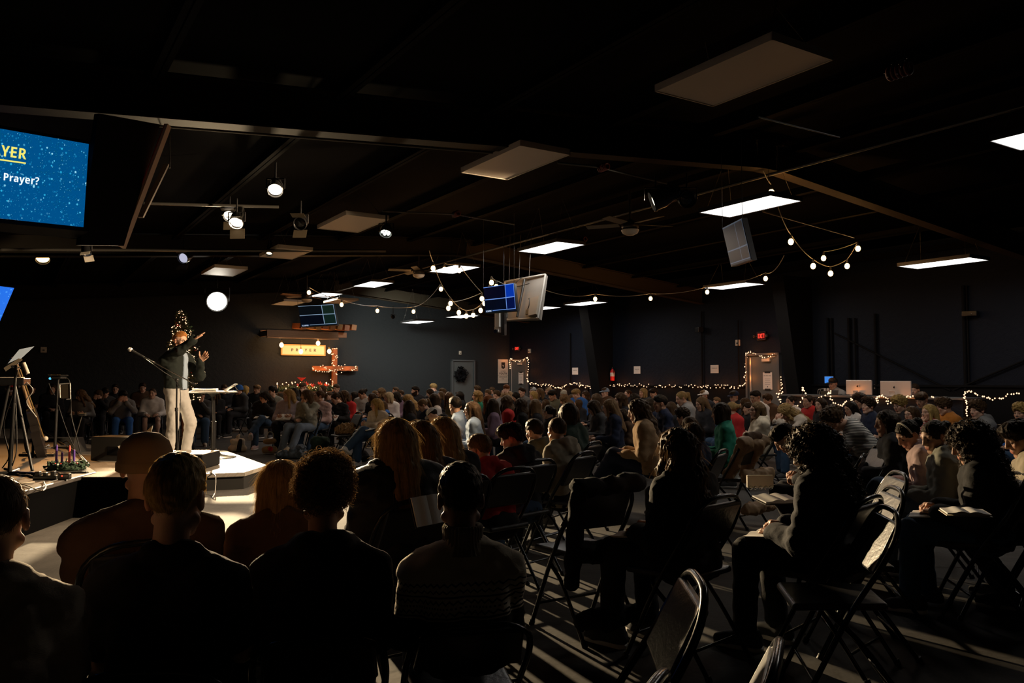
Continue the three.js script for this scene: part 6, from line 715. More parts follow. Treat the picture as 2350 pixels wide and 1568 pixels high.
// ---------------------------------------------------------------- the seated crowd, measured on the photograph
// crop, head centre x, head top y, head height, hair, hair colour, top, top colour, options: look (0 to the camera, 90 to the left, 180 away), p pitch, arms, lean, legs, wear, d, note
const CROP = { A: [540, 860, 5.109], B: [950, 840, 5.222], C: [1350, 840, 5.222], D: [1750, 840, 3.917], E: [0, 640, 3.917], F: [0, 0, 1] };
const P_ = [
  // behind the stage, facing the camera
  ['E', 95, 962, 88, 'short', 'dark brown', 'sweater', 'black', { p: 28, wear: [['santa']], arms: 'write', note: 'in a red Santa hat' }],
  ['E', 285, 945, 92, 'short', 'black', 'sweater', 'black', { p: 8, arms: 'book' }],
  ['E', 470, 945, 95, 'long', 'dark brown', 'cardigan', 'dark', { p: 10, arms: 'lap' }],
  ['E', 715, 1005, 95, 'wavy', 'light brown', 'sweater', 'grey', { look: 40, p: 25, arms: 'book' }],
  ['E', 880, 1000, 86, 'bob', 'brown', 'sweater', 'black', { look: 30, p: 16, arms: 'face' }],
  ['E', 948, 980, 88, 'short', 'black', 'jacket', 'dark grey', { p: 12, wear: [['cap', 'black']], arms: 'lap' }],
  ['E', 1035, 948, 86, 'short', 'black', 'sweater', 'dark', { wear: [['glasses']] }],
  ['E', 1105, 1003, 98, 'swept', 'black', 'hoodie', 'grey', { p: 14, lean: 26, arms: 'face', legc: 'blue', wear: [['glasses']], foot: 0.05 }],
  ['E', 1280, 935, 92, 'short', 'dark brown', 'jacket', 'brown', { look: -30, p: 8 }],
  ['E', 1370, 984, 96, 'buzz', 'brown', 'hoodie', 'white', { look: -5, p: 2, legk: 'shorts', legc: 'black', arms: 'knees', lean: 12, bareLegs: 1, skin: 1 }],
  ['E', 1805, 1003, 98, 'short', 'brown', 'sweater', 'dark grey', { p: 6, arms: 'chin', legc: 'jeans', legk: 'wide', shoec: 'beige', lean: 14 }],
  ['E', 1935, 1000, 84, 'long', 'brown', 'sweater', 'dark', { look: 20 }],
  ['E', 2015, 950, 86, 'short', 'brown', 'hoodie', 'dark', { p: 12 }],
  ['E', 2135, 952, 92, 'short', 'brown', 'hoodie', 'dark grey', { look: 85, p: 10, wear: [['beanie', 'blue']], legc: 'dark', note: 'in a bright blue beanie' }],
  // left half of the crowd
  ['A', 105, 130, 100, 'bob', 'golden', 'jacket', 'navy', { look: 75, p: 8 }],
  ['A', 255, 118, 108, 'swept', 'light brown', 'jacket', 'black', { look: 25, p: 2 }],
  ['A', 335, 130, 90, 'short', 'brown', 'tee', 'grey', { look: 60 }],
  ['A', 446, 135, 118, 'curly', 'black', 'tee', 'grey green', { look: 60, p: -8, hr: 14, bareArms: 1 }],
  ['A', 332, 205, 130, 'long', 'black', 'hoodie', 'black', { look: 45, p: 30, arms: 'chin', legs: 'cross', legc: 'jeans', shoec: 'pink', front: 1, note: 'hand at the chin and a book on the knee' }],
  ['A', 522, 140, 88, 'short', 'black', 'sweater', 'dark', { look: 55, p: 10 }],
  ['A', 620, 168, 145, 'long', 'blond', 'sweater', 'lavender', { look: 52, p: 6, arms: 'book', legc: 'black', front: 1, legs: 'tuck' }],
  ['A', 692, 150, 110, 'long', 'black', 'sweater', 'dark', { look: 120 }],
  ['A', 790, 95, 106, 'short', 'brown', 'jacket', 'dark', { look: 48, p: 24, arms: 'chin' }],
  ['A', 830, 175, 148, 'long', 'brown', 'cardigan', 'grey green', { look: 74, p: 4, arms: 'chin', legc: 'light jeans', front: 1, legs: 'out', skin: 0 }],
  ['A', 985, 182, 142, 'tied', 'brown', 'sweater', 'pink', { look: 66, p: -4, arms: 'lap', legc: 'jeans', front: 1, legs: 'out' }],
  ['A', 1165, 220, 134, 'tied', 'dark brown', 'sweater', 'black', { look: 62, p: 28, arms: 'book', legc: 'black', front: 1, legs: 'cross', shoec: 'khaki' }],
  ['A', 1185, 110, 108, 'short', 'brown', 'jacket', 'dark', { look: 24, p: 8 }],
  ['A', 1197, 84, 92, 'short', 'black', 'jacket', 'black', { look: 60, wear: [['cap', 'black']] }],
  ['A', 1022, 120, 98, 'bob', 'brown', 'cardigan', 'white', { look: 40, wear: [['glasses']] }],
  ['A', 1268, 190, 132, 'wavy', 'brown', 'jacket', 'red', { look: 44, p: 8 }],
  ['A', 1396, 120, 84, 'short', 'dark brown', 'hoodie', 'black', { look: 100, wear: [['beanie', 'red']], note: 'in a bright red beanie' }],
  ['A', 1480, 172, 118, 'bun', 'black', 'cardigan', 'light grey', { look: 58, p: 26, arms: 'write' }],
  ['A', 1394, 195, 110, 'bob', 'black', 'sweater', 'dark', { look: 80 }],
  ['A', 1104, 205, 92, 'short', 'brown', 'sweater', 'dark grey', { look: 50 }],
  ['A', 1600, 215, 112, 'bob', 'dark brown', 'jacket', 'dark', { look: 90 }],
  ['A', 1648, 278, 152, 'long', 'golden', 'sweater', 'cream', { look: 62, p: 4, arms: 'fold', legs: 'cross', legk: 'wide', legc: 'jeans', shoec: 'white', front: 1, w: 0.95, note: 'arms folded and an open book on the lap' }],
  ['A', 1706, 158, 108, 'wavy', 'light brown', 'sweater', 'dark', { look: 70, wear: [['glasses']] }],
  ['A', 1640, 188, 84, 'short', 'light brown', 'sweater', 'dark grey', { look: 90 }],
  ['A', 1790, 205, 122, 'bob', 'platinum', 'sweater', 'white', { look: 72, p: 12 }],
  ['A', 1872, 208, 120, 'bob', 'black', 'sweater', 'purple', { look: 70, p: 26 }],
  ['A', 1880, 145, 90, 'short', 'brown', 'jacket', 'dark', { look: 70 }],
  ['A', 1945, 180, 86, 'short', 'brown', 'sweater', 'dark grey', { look: 110 }],
  ['A', 2110, 134, 114, 'short', 'black', 'jacket', 'dark', { look: 62, p: 4, wear: [['beard']] }],
  ['A', 1730, 330, 100, 'long', 'brown', 'sweater', 'blue', { look: 110 }],
  ['A', 1996, 245, 128, 'wavy', 'blond', 'sweater', 'dark', { look: 100, p: 26 }],
  ['A', 2022, 300, 150, 'long', 'dark brown', 'sweater', 'dark', { look: 140, p: 6 }],
  ['A', 2165, 295, 148, 'tied', 'light brown', 'jacket', 'navy', { look: 80, p: 30, arms: 'write', wear: [['scrunchie']] }],
  ['A', 2270, 170, 96, 'bob', 'dark brown', 'sweater', 'dark', { look: 75, p: 24 }],
  ['A', 2322, 105, 92, 'curly', 'blond', 'sweater', 'dark grey', { look: 70, p: 12, arms: 'face' }],
  // middle
  ['B', 345, 268, 96, 'curly', 'light brown', 'sweater', 'dark grey', { look: 60 }],
  ['B', 320, 305, 92, 'long', 'light brown', 'sweater', 'dark', { look: 60 }],
  ['B', 236, 328, 150, 'long', 'dark brown', 'sweater', 'white', { look: 130 }],
  ['B', 415, 312, 132, 'long', 'brown', 'sweater', 'olive', { look: 130, wear: [['band']] }],
  ['B', 548, 305, 124, 'bob', 'black', 'jacket', 'black', { look: 140 }],
  ['B', 482, 366, 212, 'short', 'black', 'tee', 'light blue', { look: 148, p: 6, skin: 2, bareArms: 1 }],
  ['B', 165, 522, 150, 'short', 'black', 'hoodie', 'dark', { look: 120, p: 40, wear: [['cap', 'white']], lean: 30, arms: 'write' }],
  ['B', 760, 236, 90, 'curly', 'brown', 'jacket', 'dark', { look: 90 }],
  ['B', 756, 298, 132, 'wavy', 'blond', 'jacket', 'green', { look: 72, p: -2 }],
  ['B', 886, 280, 98, 'short', 'light brown', 'sweater', 'dark', { look: 120 }],
  ['B', 936, 254, 84, 'short', 'brown', 'sweater', 'dark grey', { look: 110 }],
  ['B', 1103, 220, 108, 'swept', 'auburn', 'hoodie', 'tan', { look: 20, p: 12, arms: 'face', note: 'both hands over the face' }],
  ['B', 992, 290, 116, 'short', 'brown', 'hoodie', 'grey', { look: 120 }],
  ['B', 1208, 320, 112, 'bob', 'black', 'sweater', 'black', { look: 70, p: 26 }],
  ['B', 1292, 257, 118, 'short', 'dark brown', 'tee', 'grey', { look: 48, p: 2, bareArms: 1 }],
  ['B', 1424, 254, 96, 'short', 'brown', 'hoodie', 'dark', { look: 100, wear: [['backcap', 'light grey']] }],
  ['B', 1424, 302, 116, 'bob', 'golden', 'sweater', 'dark grey', { look: 62, p: 10 }],
  ['B', 1502, 265, 112, 'long', 'light brown', 'sweater', 'dark', { look: 80 }],
  ['B', 1612, 250, 96, 'short', 'brown', 'jacket', 'dark', { look: 90, wear: [['backcap', 'tan']] }],
  ['B', 1652, 288, 130, 'swept', 'black', 'tee', 'olive', { look: 66, p: 14, skin: 2 }],
  ['B', 1790, 284, 90, 'short', 'light brown', 'hoodie', 'khaki', { look: 110, wear: [['beanie', 'khaki']] }],
  ['B', 1934, 276, 122, 'swept', 'blond', 'jacket', 'blue', { look: 70, p: 18 }],
  ['B', 2052, 303, 108, 'wavy', 'brown', 'sweater', 'dark', { look: 55, p: 2 }],
  ['B', 2292, 262, 118, 'short', 'brown', 'jacket', 'brown', { look: 66, wear: [['cap', 'light blue']], note: 'in a blue-grey cap' }],
  ['B', 686, 424, 212, 'long', 'brown', 'sweater', 'light blue', { look: 88, p: 2 }],
  ['B', 882, 345, 150, 'long', 'auburn', 'sweater', 'dark', { look: 110 }],
  ['B', 938, 388, 168, 'long', 'dark brown', 'sweater', 'purple', { look: 150 }],
  ['B', 1108, 358, 168, 'wavy', 'brown', 'jacket', 'red', { look: 150 }],
  ['B', 1277, 390, 168, 'wavy', 'dark brown', 'sweater', 'black', { look: 150 }],
  ['B', 1447, 395, 170, 'long', 'light brown', 'sweater', 'dark', { look: 150 }],
  ['B', 1610, 470, 168, 'tied', 'black', 'sweater', 'dark', { look: 130, wear: [['band']] }],
  ['B', 1572, 400, 110, 'bob', 'brown', 'sweater', 'dark', { look: 120 }],
  ['B', 1780, 352, 124, 'wavy', 'light brown', 'sweater', 'dark', { look: 100, p: 26 }],
  ['B', 1890, 345, 98, 'short', 'light brown', 'sweater', 'dark grey', { look: 100 }],
  ['B', 1965, 400, 110, 'bob', 'brown', 'sweater', 'dark', { look: 100 }],
  ['B', 2178, 328, 156, 'long', 'brown', 'sweater', 'dark', { look: 120 }],
  ['B', 2106, 424, 178, 'bob', 'dark brown', 'cardigan', 'dark grey', { look: 96, p: 30, arms: 'write', note: 'with a black and white scarf pattern' }],
  ['B', 1832, 444, 300, 'bob', 'dark brown', 'sweater', 'dark green', { look: 150, p: 6, w: 1.05 }],
  ['B', 1690, 612, 312, 'buzz', 'brown', 'hoodie', 'khaki', { look: 156, p: 8, hr: 4 }],
  ['B', 1422, 638, 300, 'short', 'dark brown', 'hoodie', 'olive', { look: 140, p: 10 }],
  ['B', 1140, 683, 350, 'swept', 'black', 'hoodie', 'dark', { look: 108, p: 16 }],
  ['B', 752, 822, 370, 'short', 'light brown', 'tee', 'red', { look: 132, p: 18, lean: 16, note: 'leaning forward in a red shirt' }],
  // right half
  ['C', 376, 328, 170, 'wavy', 'brown', 'sweater', 'dark', { look: 74, p: 2 }],
  ['C', 470, 285, 98, 'tied', 'brown', 'sweater', 'dark', { look: 62 }],
  ['C', 655, 264, 120, 'bob', 'blond', 'sweater', 'dark grey', { look: 60 }],
  ['C', 773, 268, 116, 'swept', 'dark brown', 'jacket', 'dark', { look: 70, p: 16 }],
  ['C', 558, 335, 140, 'curly', 'black', 'sweater', 'dark', { look: 140, skin: 3 }],
  ['C', 850, 348, 200, 'short', 'black', 'tee', 'navy', { look: 90, p: 6, bareArms: 1, skin: 2 }],
  ['C', 1092, 308, 168, 'tied', 'blond', 'hoodie', 'light grey', { look: 84, p: 18 }],
  ['C', 1384, 292, 128, 'short', 'light brown', 'sweater', 'dark', { look: 76, p: 4, wear: [['cap', 'white']], note: 'in a white brimmed cap' }],
  ['C', 1742, 298, 142, 'short', 'dark brown', 'jacket', 'dark', { look: 66, p: 6, wear: [['cap', 'navy'], ['glasses']], note: 'in a navy cap and glasses' }],
  ['C', 1986, 294, 160, 'short', 'black', 'tee', 'white', { look: 66, p: 14, skin: 2, bareArms: 1 }],
  ['C', 2140, 333, 130, 'curly', 'brown', 'jacket', 'brown', { look: 80, p: 8 }],
  ['C', 1335, 372, 168, 'long', 'light brown', 'sweater', 'dark', { look: 76, p: 14, wear: [['glasses']] }],
  ['C', 1540, 374, 104, 'short', 'light brown', 'sweater', 'dark', { look: 100 }],
  ['C', 1715, 428, 170, 'bun', 'blond', 'jacket', 'red', { look: 130 }],
  ['C', 1562, 440, 255, 'bob', 'dark brown', 'sweater', 'green', { look: 126, p: 8, w: 1.12, legc: 'dark', note: 'in a bright green sweater' }],
  ['C', 2022, 428, 205, 'long', 'light brown', 'hoodie', 'beige', { look: 82, p: -2, arms: 'fold', wear: [['glasses']], legs: 'cross', legc: 'beige', print: 'letters', note: 'in glasses and a cream lettered hoodie' }],
  ['C', 2292, 490, 168, 'wavy', 'blond', 'sweater', 'beige', { look: 80, p: 46, lean: 30, arms: 'face', note: 'bowed with streaked blond hair' }],
  ['C', 562, 412, 272, 'wavy', 'brown', 'vest', 'tan', { look: 98, p: 12, arms: 'write', lean: 12, legc: 'navy', legs: 'cross', note: 'in a tan vest, writing in a notebook' }],
  ['C', 236, 398, 200, 'long', 'light brown', 'sweater', 'navy', { look: 104, p: 10, arms: 'write' }],
  ['C', 378, 520, 160, 'long', 'dark brown', 'sweater', 'brown', { look: 100, p: 20 }],
  ['C', 1110, 498, 195, 'curly', 'dark brown', 'sweater', 'dark', { look: 130, p: 12 }],
  ['C', 1206, 605, 230, 'long', 'brown', 'sweater', 'dark', { look: 140 }],
  ['C', 1240, 678, 300, 'bob', 'dark brown', 'jacket', 'navy', { look: 150 }],
  ['C', 1052, 772, 525, 'wavy', 'brown', 'jacket', 'black', { look: 150, p: 2, arms: 'write', note: 'long loose hair, in front of everyone in the middle' }],
  ['C', 980, 428, 160, 'long', 'brown', 'sweater', 'dark', { look: 130 }],
  ['C', 1872, 388, 140, 'wavy', 'brown', 'sweater', 'dark', { look: 120 }],
  ['C', 2224, 738, 300, 'short', 'black', 'jacket', 'dark', { look: 110, p: 44, lean: 34, arms: 'write', legs: 'tuck' }],
  ['C', 727, 388, 160, 'long', 'dark brown', 'sweater', 'navy', { look: 120 }],
  ['C', 1920, 440, 150, 'short', 'dark brown', 'jacket', 'black', { look: 100 }],
  // far right
  ['D', 247, 267, 108, 'bun', 'black', 'sweater', 'white', { look: 66, p: 2 }],
  ['D', 404, 260, 122, 'tied', 'dark brown', 'sweater', 'red', { look: 66, p: 4 }],
  ['D', 398, 238, 80, 'short', 'light brown', 'hoodie', 'light grey', { look: 100, wear: [['beanie', 'light grey']] }],
  ['D', 512, 284, 122, 'long', 'dark brown', 'sweater', 'dark', { look: 62, p: 6 }],
  ['D', 556, 248, 96, 'curly', 'dark brown', 'jacket', 'dark', { look: 90 }],
  ['D', 765, 318, 132, 'long', 'black', 'sweater', 'white', { look: 72, p: 18, wear: [['glasses']] }],
  ['D', 862, 243, 140, 'curly', 'dark brown', 'tee', 'navy', { look: 76, p: 10 }],
  ['D', 952, 279, 140, 'curly', 'dark brown', 'tee', 'navy', { look: 78, p: -2, bareArms: 1, skin: 1, note: 'in a navy polo shirt' }],
  ['D', 1208, 263, 148, 'curly', 'golden', 'sweater', 'dark', { look: 72, p: 16, wear: [['glasses']] }],
  ['D', 1402, 236, 138, 'swept', 'brown', 'sweater', 'dark', { look: 64, p: 22 }],
  ['D', 1610, 283, 150, 'curly', 'brown', 'sweater', 'orange', { look: 118, p: 14, note: 'in an orange sweater' }],
  ['D', 1496, 343, 150, 'long', 'golden', 'sweater', 'red', { look: 80, p: -2, arms: 'chin', print: 'redstripes', note: 'in a red and white striped top' }],
  ['D', 1325, 362, 146, 'long', 'brown', 'sweater', 'tan', { look: 72, p: 6, wear: [['glasses']] }],
  ['D', 1920, 303, 165, 'curly', 'brown', 'hoodie', 'grey', { look: 78, p: 6, skin: 1 }],
  ['D', 2315, 328, 165, 'curly', 'golden', 'sweater', 'blue', { look: 66, p: 4 }],
  ['D', 545, 383, 190, 'curly', 'brown', 'sweater', 'white', { look: 70, p: 44, lean: 34, arms: 'chin', print: 'stripes', note: 'bent over in a black and white striped sweater' }],
  ['D', 1095, 396, 235, 'long', 'dark brown', 'jacket', 'dark', { look: 92, p: 6, arms: 'write' }],
  ['D', 1222, 505, 262, 'bun', 'black', 'sweater', 'pink', { look: 86, p: 34, arms: 'write', lean: 12, wear: [['band']], legs: 'cross', note: 'in a pale knit sweater, head bowed' }],
  ['D', 1480, 497, 270, 'bun', 'dark brown', 'hoodie', 'grey green', { look: 80, p: 20, arms: 'lap', legc: 'light jeans', legs: 'cross' }],
  ['D', 1762, 508, 330, 'big', 'black', 'jacket', 'black', { look: 110, p: 20, arms: 'write', note: 'with very full dark hair' }],
  ['D', 2235, 486, 330, 'swept', 'black', 'jacket', 'khaki', { look: 100, p: 22, arms: 'write', legs: 'tuck' }],
  ['D', 345, 542, 400, 'big', 'black', 'jacket', 'dark', { look: 120, p: 22, arms: 'write', w: 1.1, note: 'a mass of dark curls near the camera' }],
  // nearest people, backs to the camera
  ['F', 905, 960, 66, 'long', 'blond', 'puffer', 'black', { look: 150, p: 4, d: 4.3, note: 'leftmost of three long-haired people in front' }],
  ['F', 962, 965, 66, 'long', 'light brown', 'jacket', 'navy', { look: 146, p: 4, d: 4.6, note: 'middle of three long-haired friends' }],
  ['F', 1012, 957, 64, 'long', 'blond', 'jacket', 'dark', { look: 140, p: 4, d: 5.0, note: 'rightmost of three long-haired friends' }],
  ['F', -12, 1095, 185, 'buzz', 'brown', 'tee', 'beige', { look: 158, p: -4, d: 2.25, w: 1.08, hs: 1.08, drop: 0.07, amp: 0.012, note: 'at the left edge in a pale T-shirt' }],
  ['F', 338, 1000, 150, 'bald', 'brown', 'jacket', 'brown', { look: 172, p: 0, d: 3.1, w: 1.2, drop: 0.07, hs: 1.05, wear: [['beanie', 'tan']], note: 'in a tan knitted beanie' }],
  ['F', 408, 1056, 190, 'short', 'golden', 'tee', 'black', { look: 178, p: 2, d: 2.4, w: 1.12, hs: 1.1, drop: 0.08, note: 'short blond hair, black T-shirt' }],
  ['F', 645, 1056, 120, 'bob', 'blond', 'sweater', 'brown', { look: 172, p: 4, d: 3.35, w: 0.95, drop: 0.03 }],
  ['F', 745, 1056, 175, 'curly', 'brown', 'hoodie', 'black', { look: 174, p: 2, d: 2.55, w: 1.1, drop: 0.08, hs: 1.05, note: 'curly brown hair, black hoodie' }],
  ['F', 1056, 1075, 155, 'short', 'black', 'turtleneck', 'beige', { look: 170, p: 4, d: 2.65, w: 1.1, drop: 0.09, hs: 1.12, print: 'nordic', skin: 3, note: 'in a cream patterned turtleneck' }],
];
const STAGE = V(-5.0, 0, -10.6), WORDS = { tee: 'T-shirt', turtleneck: 'turtleneck', puffer: 'puffer jacket' };
const HW = { buzz: 'cropped', short: 'short', swept: 'tousled', curly: 'curly', long: 'long straight', wavy: 'long wavy', bob: 'chin-length', tied: 'tied-back', bun: 'pinned-up', big: 'full', bald: '' };
const WHERE = [[160, 'behind the stage guitar'], [260, 'behind the floor monitor'], [390, 'just left of the speaker'], [470, 'behind the lectern top'], [560, 'right of the lectern'], [640, 'left of the prayer sign'], [700, 'below the word PRAYER'], [760, 'below the sign end'], [830, 'below the wooden cross'], [930, 'below the bare wall'], [1030, 'left of the wreathed door'], [1100, 'below the wreathed door'], [1170, 'below the youth banner'], [1240, 'below the farther exit door'], [1340, 'left of the dark column'], [1425, 'below the fire extinguisher'], [1520, 'right of the extinguisher'], [1610, 'below the long fairy lights'], [1700, 'left of the right exit door'], [1800, 'below the right exit door'], [1900, 'left of the booth operator'], [2010, 'below the left computer'], [2110, 'below the right computer'], [2230, 'right of both computers'], [2500, 'at the right edge']];
const rows = P_.map((r) => { const [c, x, y, h, hair, hairc, top, topc, o] = r, [ox, oy, s] = CROP[c]; return { px: ox + x / s, py: oy + y / s, hh: h / s, hair, hairc, top, topc, o }; });
for (const r of rows) {
  const o = r.o, A = 0.245 * FOC / (r.hh * 1.235), d = o.d ?? EYE * A / (1 + A * (r.py - 872) / FOC); r.d = d;
  r.J = sit({ lean: o.lean ?? (o.front ? 4 : 6), arms: o.arms ?? (rows.indexOf(r) % 3 ? 'lap' : 'write'), legs: o.legs ?? 'flat', pitch: o.p ?? 0, w: o.w ?? 1, foot: o.foot, drop: o.drop ?? 0 });
  const T = at(r.px, r.py, d), face = STAGE.clone().sub(T); r.bodyTurn = Math.atan2(face.x, face.z); if (o.front) r.bodyTurn += 0.15;
  const look = o.look === undefined ? r.bodyTurn : -o.look * Math.PI / 180; let dy = look - r.bodyTurn; while (dy > Math.PI) dy -= 2 * Math.PI; while (dy < -Math.PI) dy += 2 * Math.PI; if (Math.abs(dy) > 0.9) { r.bodyTurn += dy - Math.sign(dy) * 0.9; dy = Math.sign(dy) * 0.9; } if (d < 4 && r.py > 1040) { r.bodyTurn += dy * 0.8; dy *= 0.2; } r.hy = dy * 180 / Math.PI;
  const topY = { curly: 0.15, big: 0.16, bald: 0.13, swept: 0.138, short: 0.135 }[r.hair] ?? 0.13; r.top3 = r.J.head.clone().add(V(0, topY * 0.96 * Math.cos((o.p ?? 0) * 0.0175), topY * Math.sin((o.p ?? 0) * 0.0175))); r.wantK = T.y / r.top3.y;
}
// keep neighbours apart by sliding them along their own sight lines
for (let it = 0; it < 60; it++) for (let i = 0; i < rows.length; i++) for (let j = i + 1; j < rows.length; j++) { const a = rows[i], b = rows[j], A = at(a.px, a.py, a.d), B = at(b.px, b.py, b.d), q = Math.hypot(A.x - B.x, A.z - B.z); if (q < 0.5) { const s = (a.d > b.d ? 1 : -1) * (0.5 - q) * 0.28; if (a.d > 3.2 || s > 0) a.d += s; if (b.d > 3.2 || s < 0) b.d -= s; } }
const words16 = (t) => { let w = t.split(' '); if (w.length > 16) w = t.replace('person in ', '').split(' '); if (w.length > 16) w = t.replace('person in ', '').replace('long ', '').split(' '); return w.slice(0, 16).join(' '); };
for (const r of rows) {
  const T = at(r.px, r.py, r.d); r.k = Math.max(0.8, Math.min(1.12, T.y / r.top3.y)); const f = r.top3.clone().multiplyScalar(r.k).applyAxisAngle(V(0, 1, 0), r.bodyTurn); r.pos = V(T.x - f.x, 0, T.z - f.z); r.err = T.y - r.top3.y * r.k;
  const o = r.o, w = (o.wear ?? []).map((q) => q[0]); let hairWords = HW[r.hair] ? `${HW[r.hair]} ${r.hairc} hair` : 'covered hair'; if (w.includes('beanie') || w.includes('santa') || w.includes('cap') || w.includes('backcap')) hairWords = w.includes('beanie') ? 'a beanie' : w.includes('santa') ? 'a Santa hat' : 'a cap';
  const near = r.d < 4.4 ? 'near the camera' : WHERE.find((q) => r.px < q[0])[1]; r.brief = `person in ${r.topc} ${WORDS[r.top] ?? r.top}, ${hairWords.replace(' straight', '').replace('a ', '')}, ${near}`; r.label = o.note ? `person ${o.note.startsWith('in ') || o.note.startsWith('at ') || o.note.startsWith('with') ? '' : 'seated '}${o.note}, ${near}`.replace('seated short', 'with short').replace('seated curly', 'with curly').replace('seated long', 'with long').replace('seated a mass', 'with a mass') : `person with ${hairWords} in ${r.topc.startsWith('o') ? 'an' : 'a'} ${r.topc} ${WORDS[r.top] ?? r.top}, ${near}`;
}
for (const key of ['label', 'brief']) { const by = {}; for (const r of rows) (by[r[key]] ??= []).push(r); for (const l of Object.values(by)) if (l.length > 1) { l.sort((a, b) => a.px - b.px); const ws = l.length === 2 ? ['left of two', 'right of two'] : l.length === 3 ? ['leftmost of three', 'middle of three', 'rightmost of three'] : l.map((_, i) => (['first', 'second', 'third', 'fourth', 'fifth', 'sixth'][i] ?? 'last') + ' from the left'); l.forEach((r, i) => { r[key] += ', ' + ws[i]; }); } }
for (const r of rows) {
  const o = r.o, lod = r.d < 6.8 || o.front ? NEAR : r.d < 12 ? MID : FAR;
  r.label = words16(r.label); r.g = person({ J: r.J, lod, pos: r.pos, turn: r.bodyTurn, k: r.k, hy: r.hy, hp: o.p ?? 0, hr: o.hr ?? 0, label: r.label, o: { ...o, hair: r.hair, hairc: r.hairc, top: r.top, topc: r.topc, skin: o.skin ?? (Math.round(r.px) % 3 ? 0 : 1), legc: o.legc ?? ['dark', 'jeans', 'black'][Math.round(r.px) % 3] } });
  r.g.userData.group = 'people of the seated crowd';
  if (r.d < 7.6 || o.front || (r.px < 560 && r.py > 880) || r.px > 1650 && r.d < 11) { const c = chair(V(r.pos.x, 0, r.pos.z), r.bodyTurn, words16(`folding chair of ${r.brief}`), 'occupied folding chairs'); if (r.py > 1040) c.scale.y = 0.7; }
}
// ---------------------------------------------------------------- the speaker, standing on the platform
{
  const d = 11.75, foot = at(402, 1050, d), k = 1.085, turn = 78 * Math.PI / 180;
  const J = { lean: 0, up: (x, y, z) => V(x, y + 0.515, z), hem: 0.985, key: 'speaker', hand: 'open' };
  J.sh = [V(0.178, 1.385, 0.04), V(-0.178, 1.365, -0.06)]; J.neck = V(0, 1.49, 0.0); J.head = V(0.0, 1.632, 0.04); J.spine = [V(0, 1.03, 0), V(0, 1.2, -0.015), V(0, 1.385, -0.005)];
  J.hip = [V(0.09, 0.95, 0), V(-0.09, 0.95, 0)]; J.knee = [V(0.11, 0.52, 0.15), V(-0.1, 0.5, 0.03)]; J.ank = [V(0.12, 0.1, 0.07), V(-0.1, 0.1, -0.04)]; J.toe = [0, 0]; J.pel = [V(-0.07, 0.98, -0.01), V(0.07, 0.98, -0.01)];
  const H = [V(0.05, 1.36, 0.32), V(-0.24, 1.675, 0.46)], pole = [V(0.5, -1, 0.0), V(-0.9, -0.7, 0.1)]; J.el = []; J.wr = []; J.hd = [];
  for (let i = 0; i < 2; i++) { const [e, c] = bend(J.sh[i], H[i], 0.29, 0.265, pole[i]); J.el.push(e); J.wr.push(c); }
  J.hd = [{ d: V(-0.1, 0.62, 0.75), n: V(-0.85, 0.2, 0.25) }, { d: V(-0.12, 0.46, 0.9), n: V(0.35, -0.85, 0.4) }];
  const g = person({ J, lod: { ...NEAR, hand: 0.0035, top: 0.012, leg: 0.013, wisps: 1 }, pos: V(foot.x, TH, foot.z), turn, k, hy: -14, hp: 3, label: 'standing speaker in pale jeans and a dark sweater, one arm raised, on the platform', o: { hair: 'fade', hairc: 'ginger', top: 'cardigan', topc: 'charcoal', legk: 'straight', legc: 'light grey', skin: 1, hs: 0.98, wear: [['glasses']], hands: ['open', 'flat'], shoec: 'white', amp: 0.007 } });
  const f = field(torsoCaps(J, 1, 0.034), 0.045); obj('grey_shirt', uvs(nets((x, y, z) => Math.max(f(x, y, z), Math.abs(x - 0.01) - 0.05, 0.97 - y, 0.02 - z, y - 1.47), [-0.1, 0.9, 0], [0.1, 1.55, 0.25], 0.011), (x, y, z) => [x, y]), clothMat('light blue'), g);
  obj('belt', (() => { const b = new THREE.CylinderGeometry(0.175, 0.178, 0.035, 32, 1, true); b.scale(1.02, 1, 0.72); b.translate(0, 0.99, -0.005); return b; })(), M.satin, g);
}
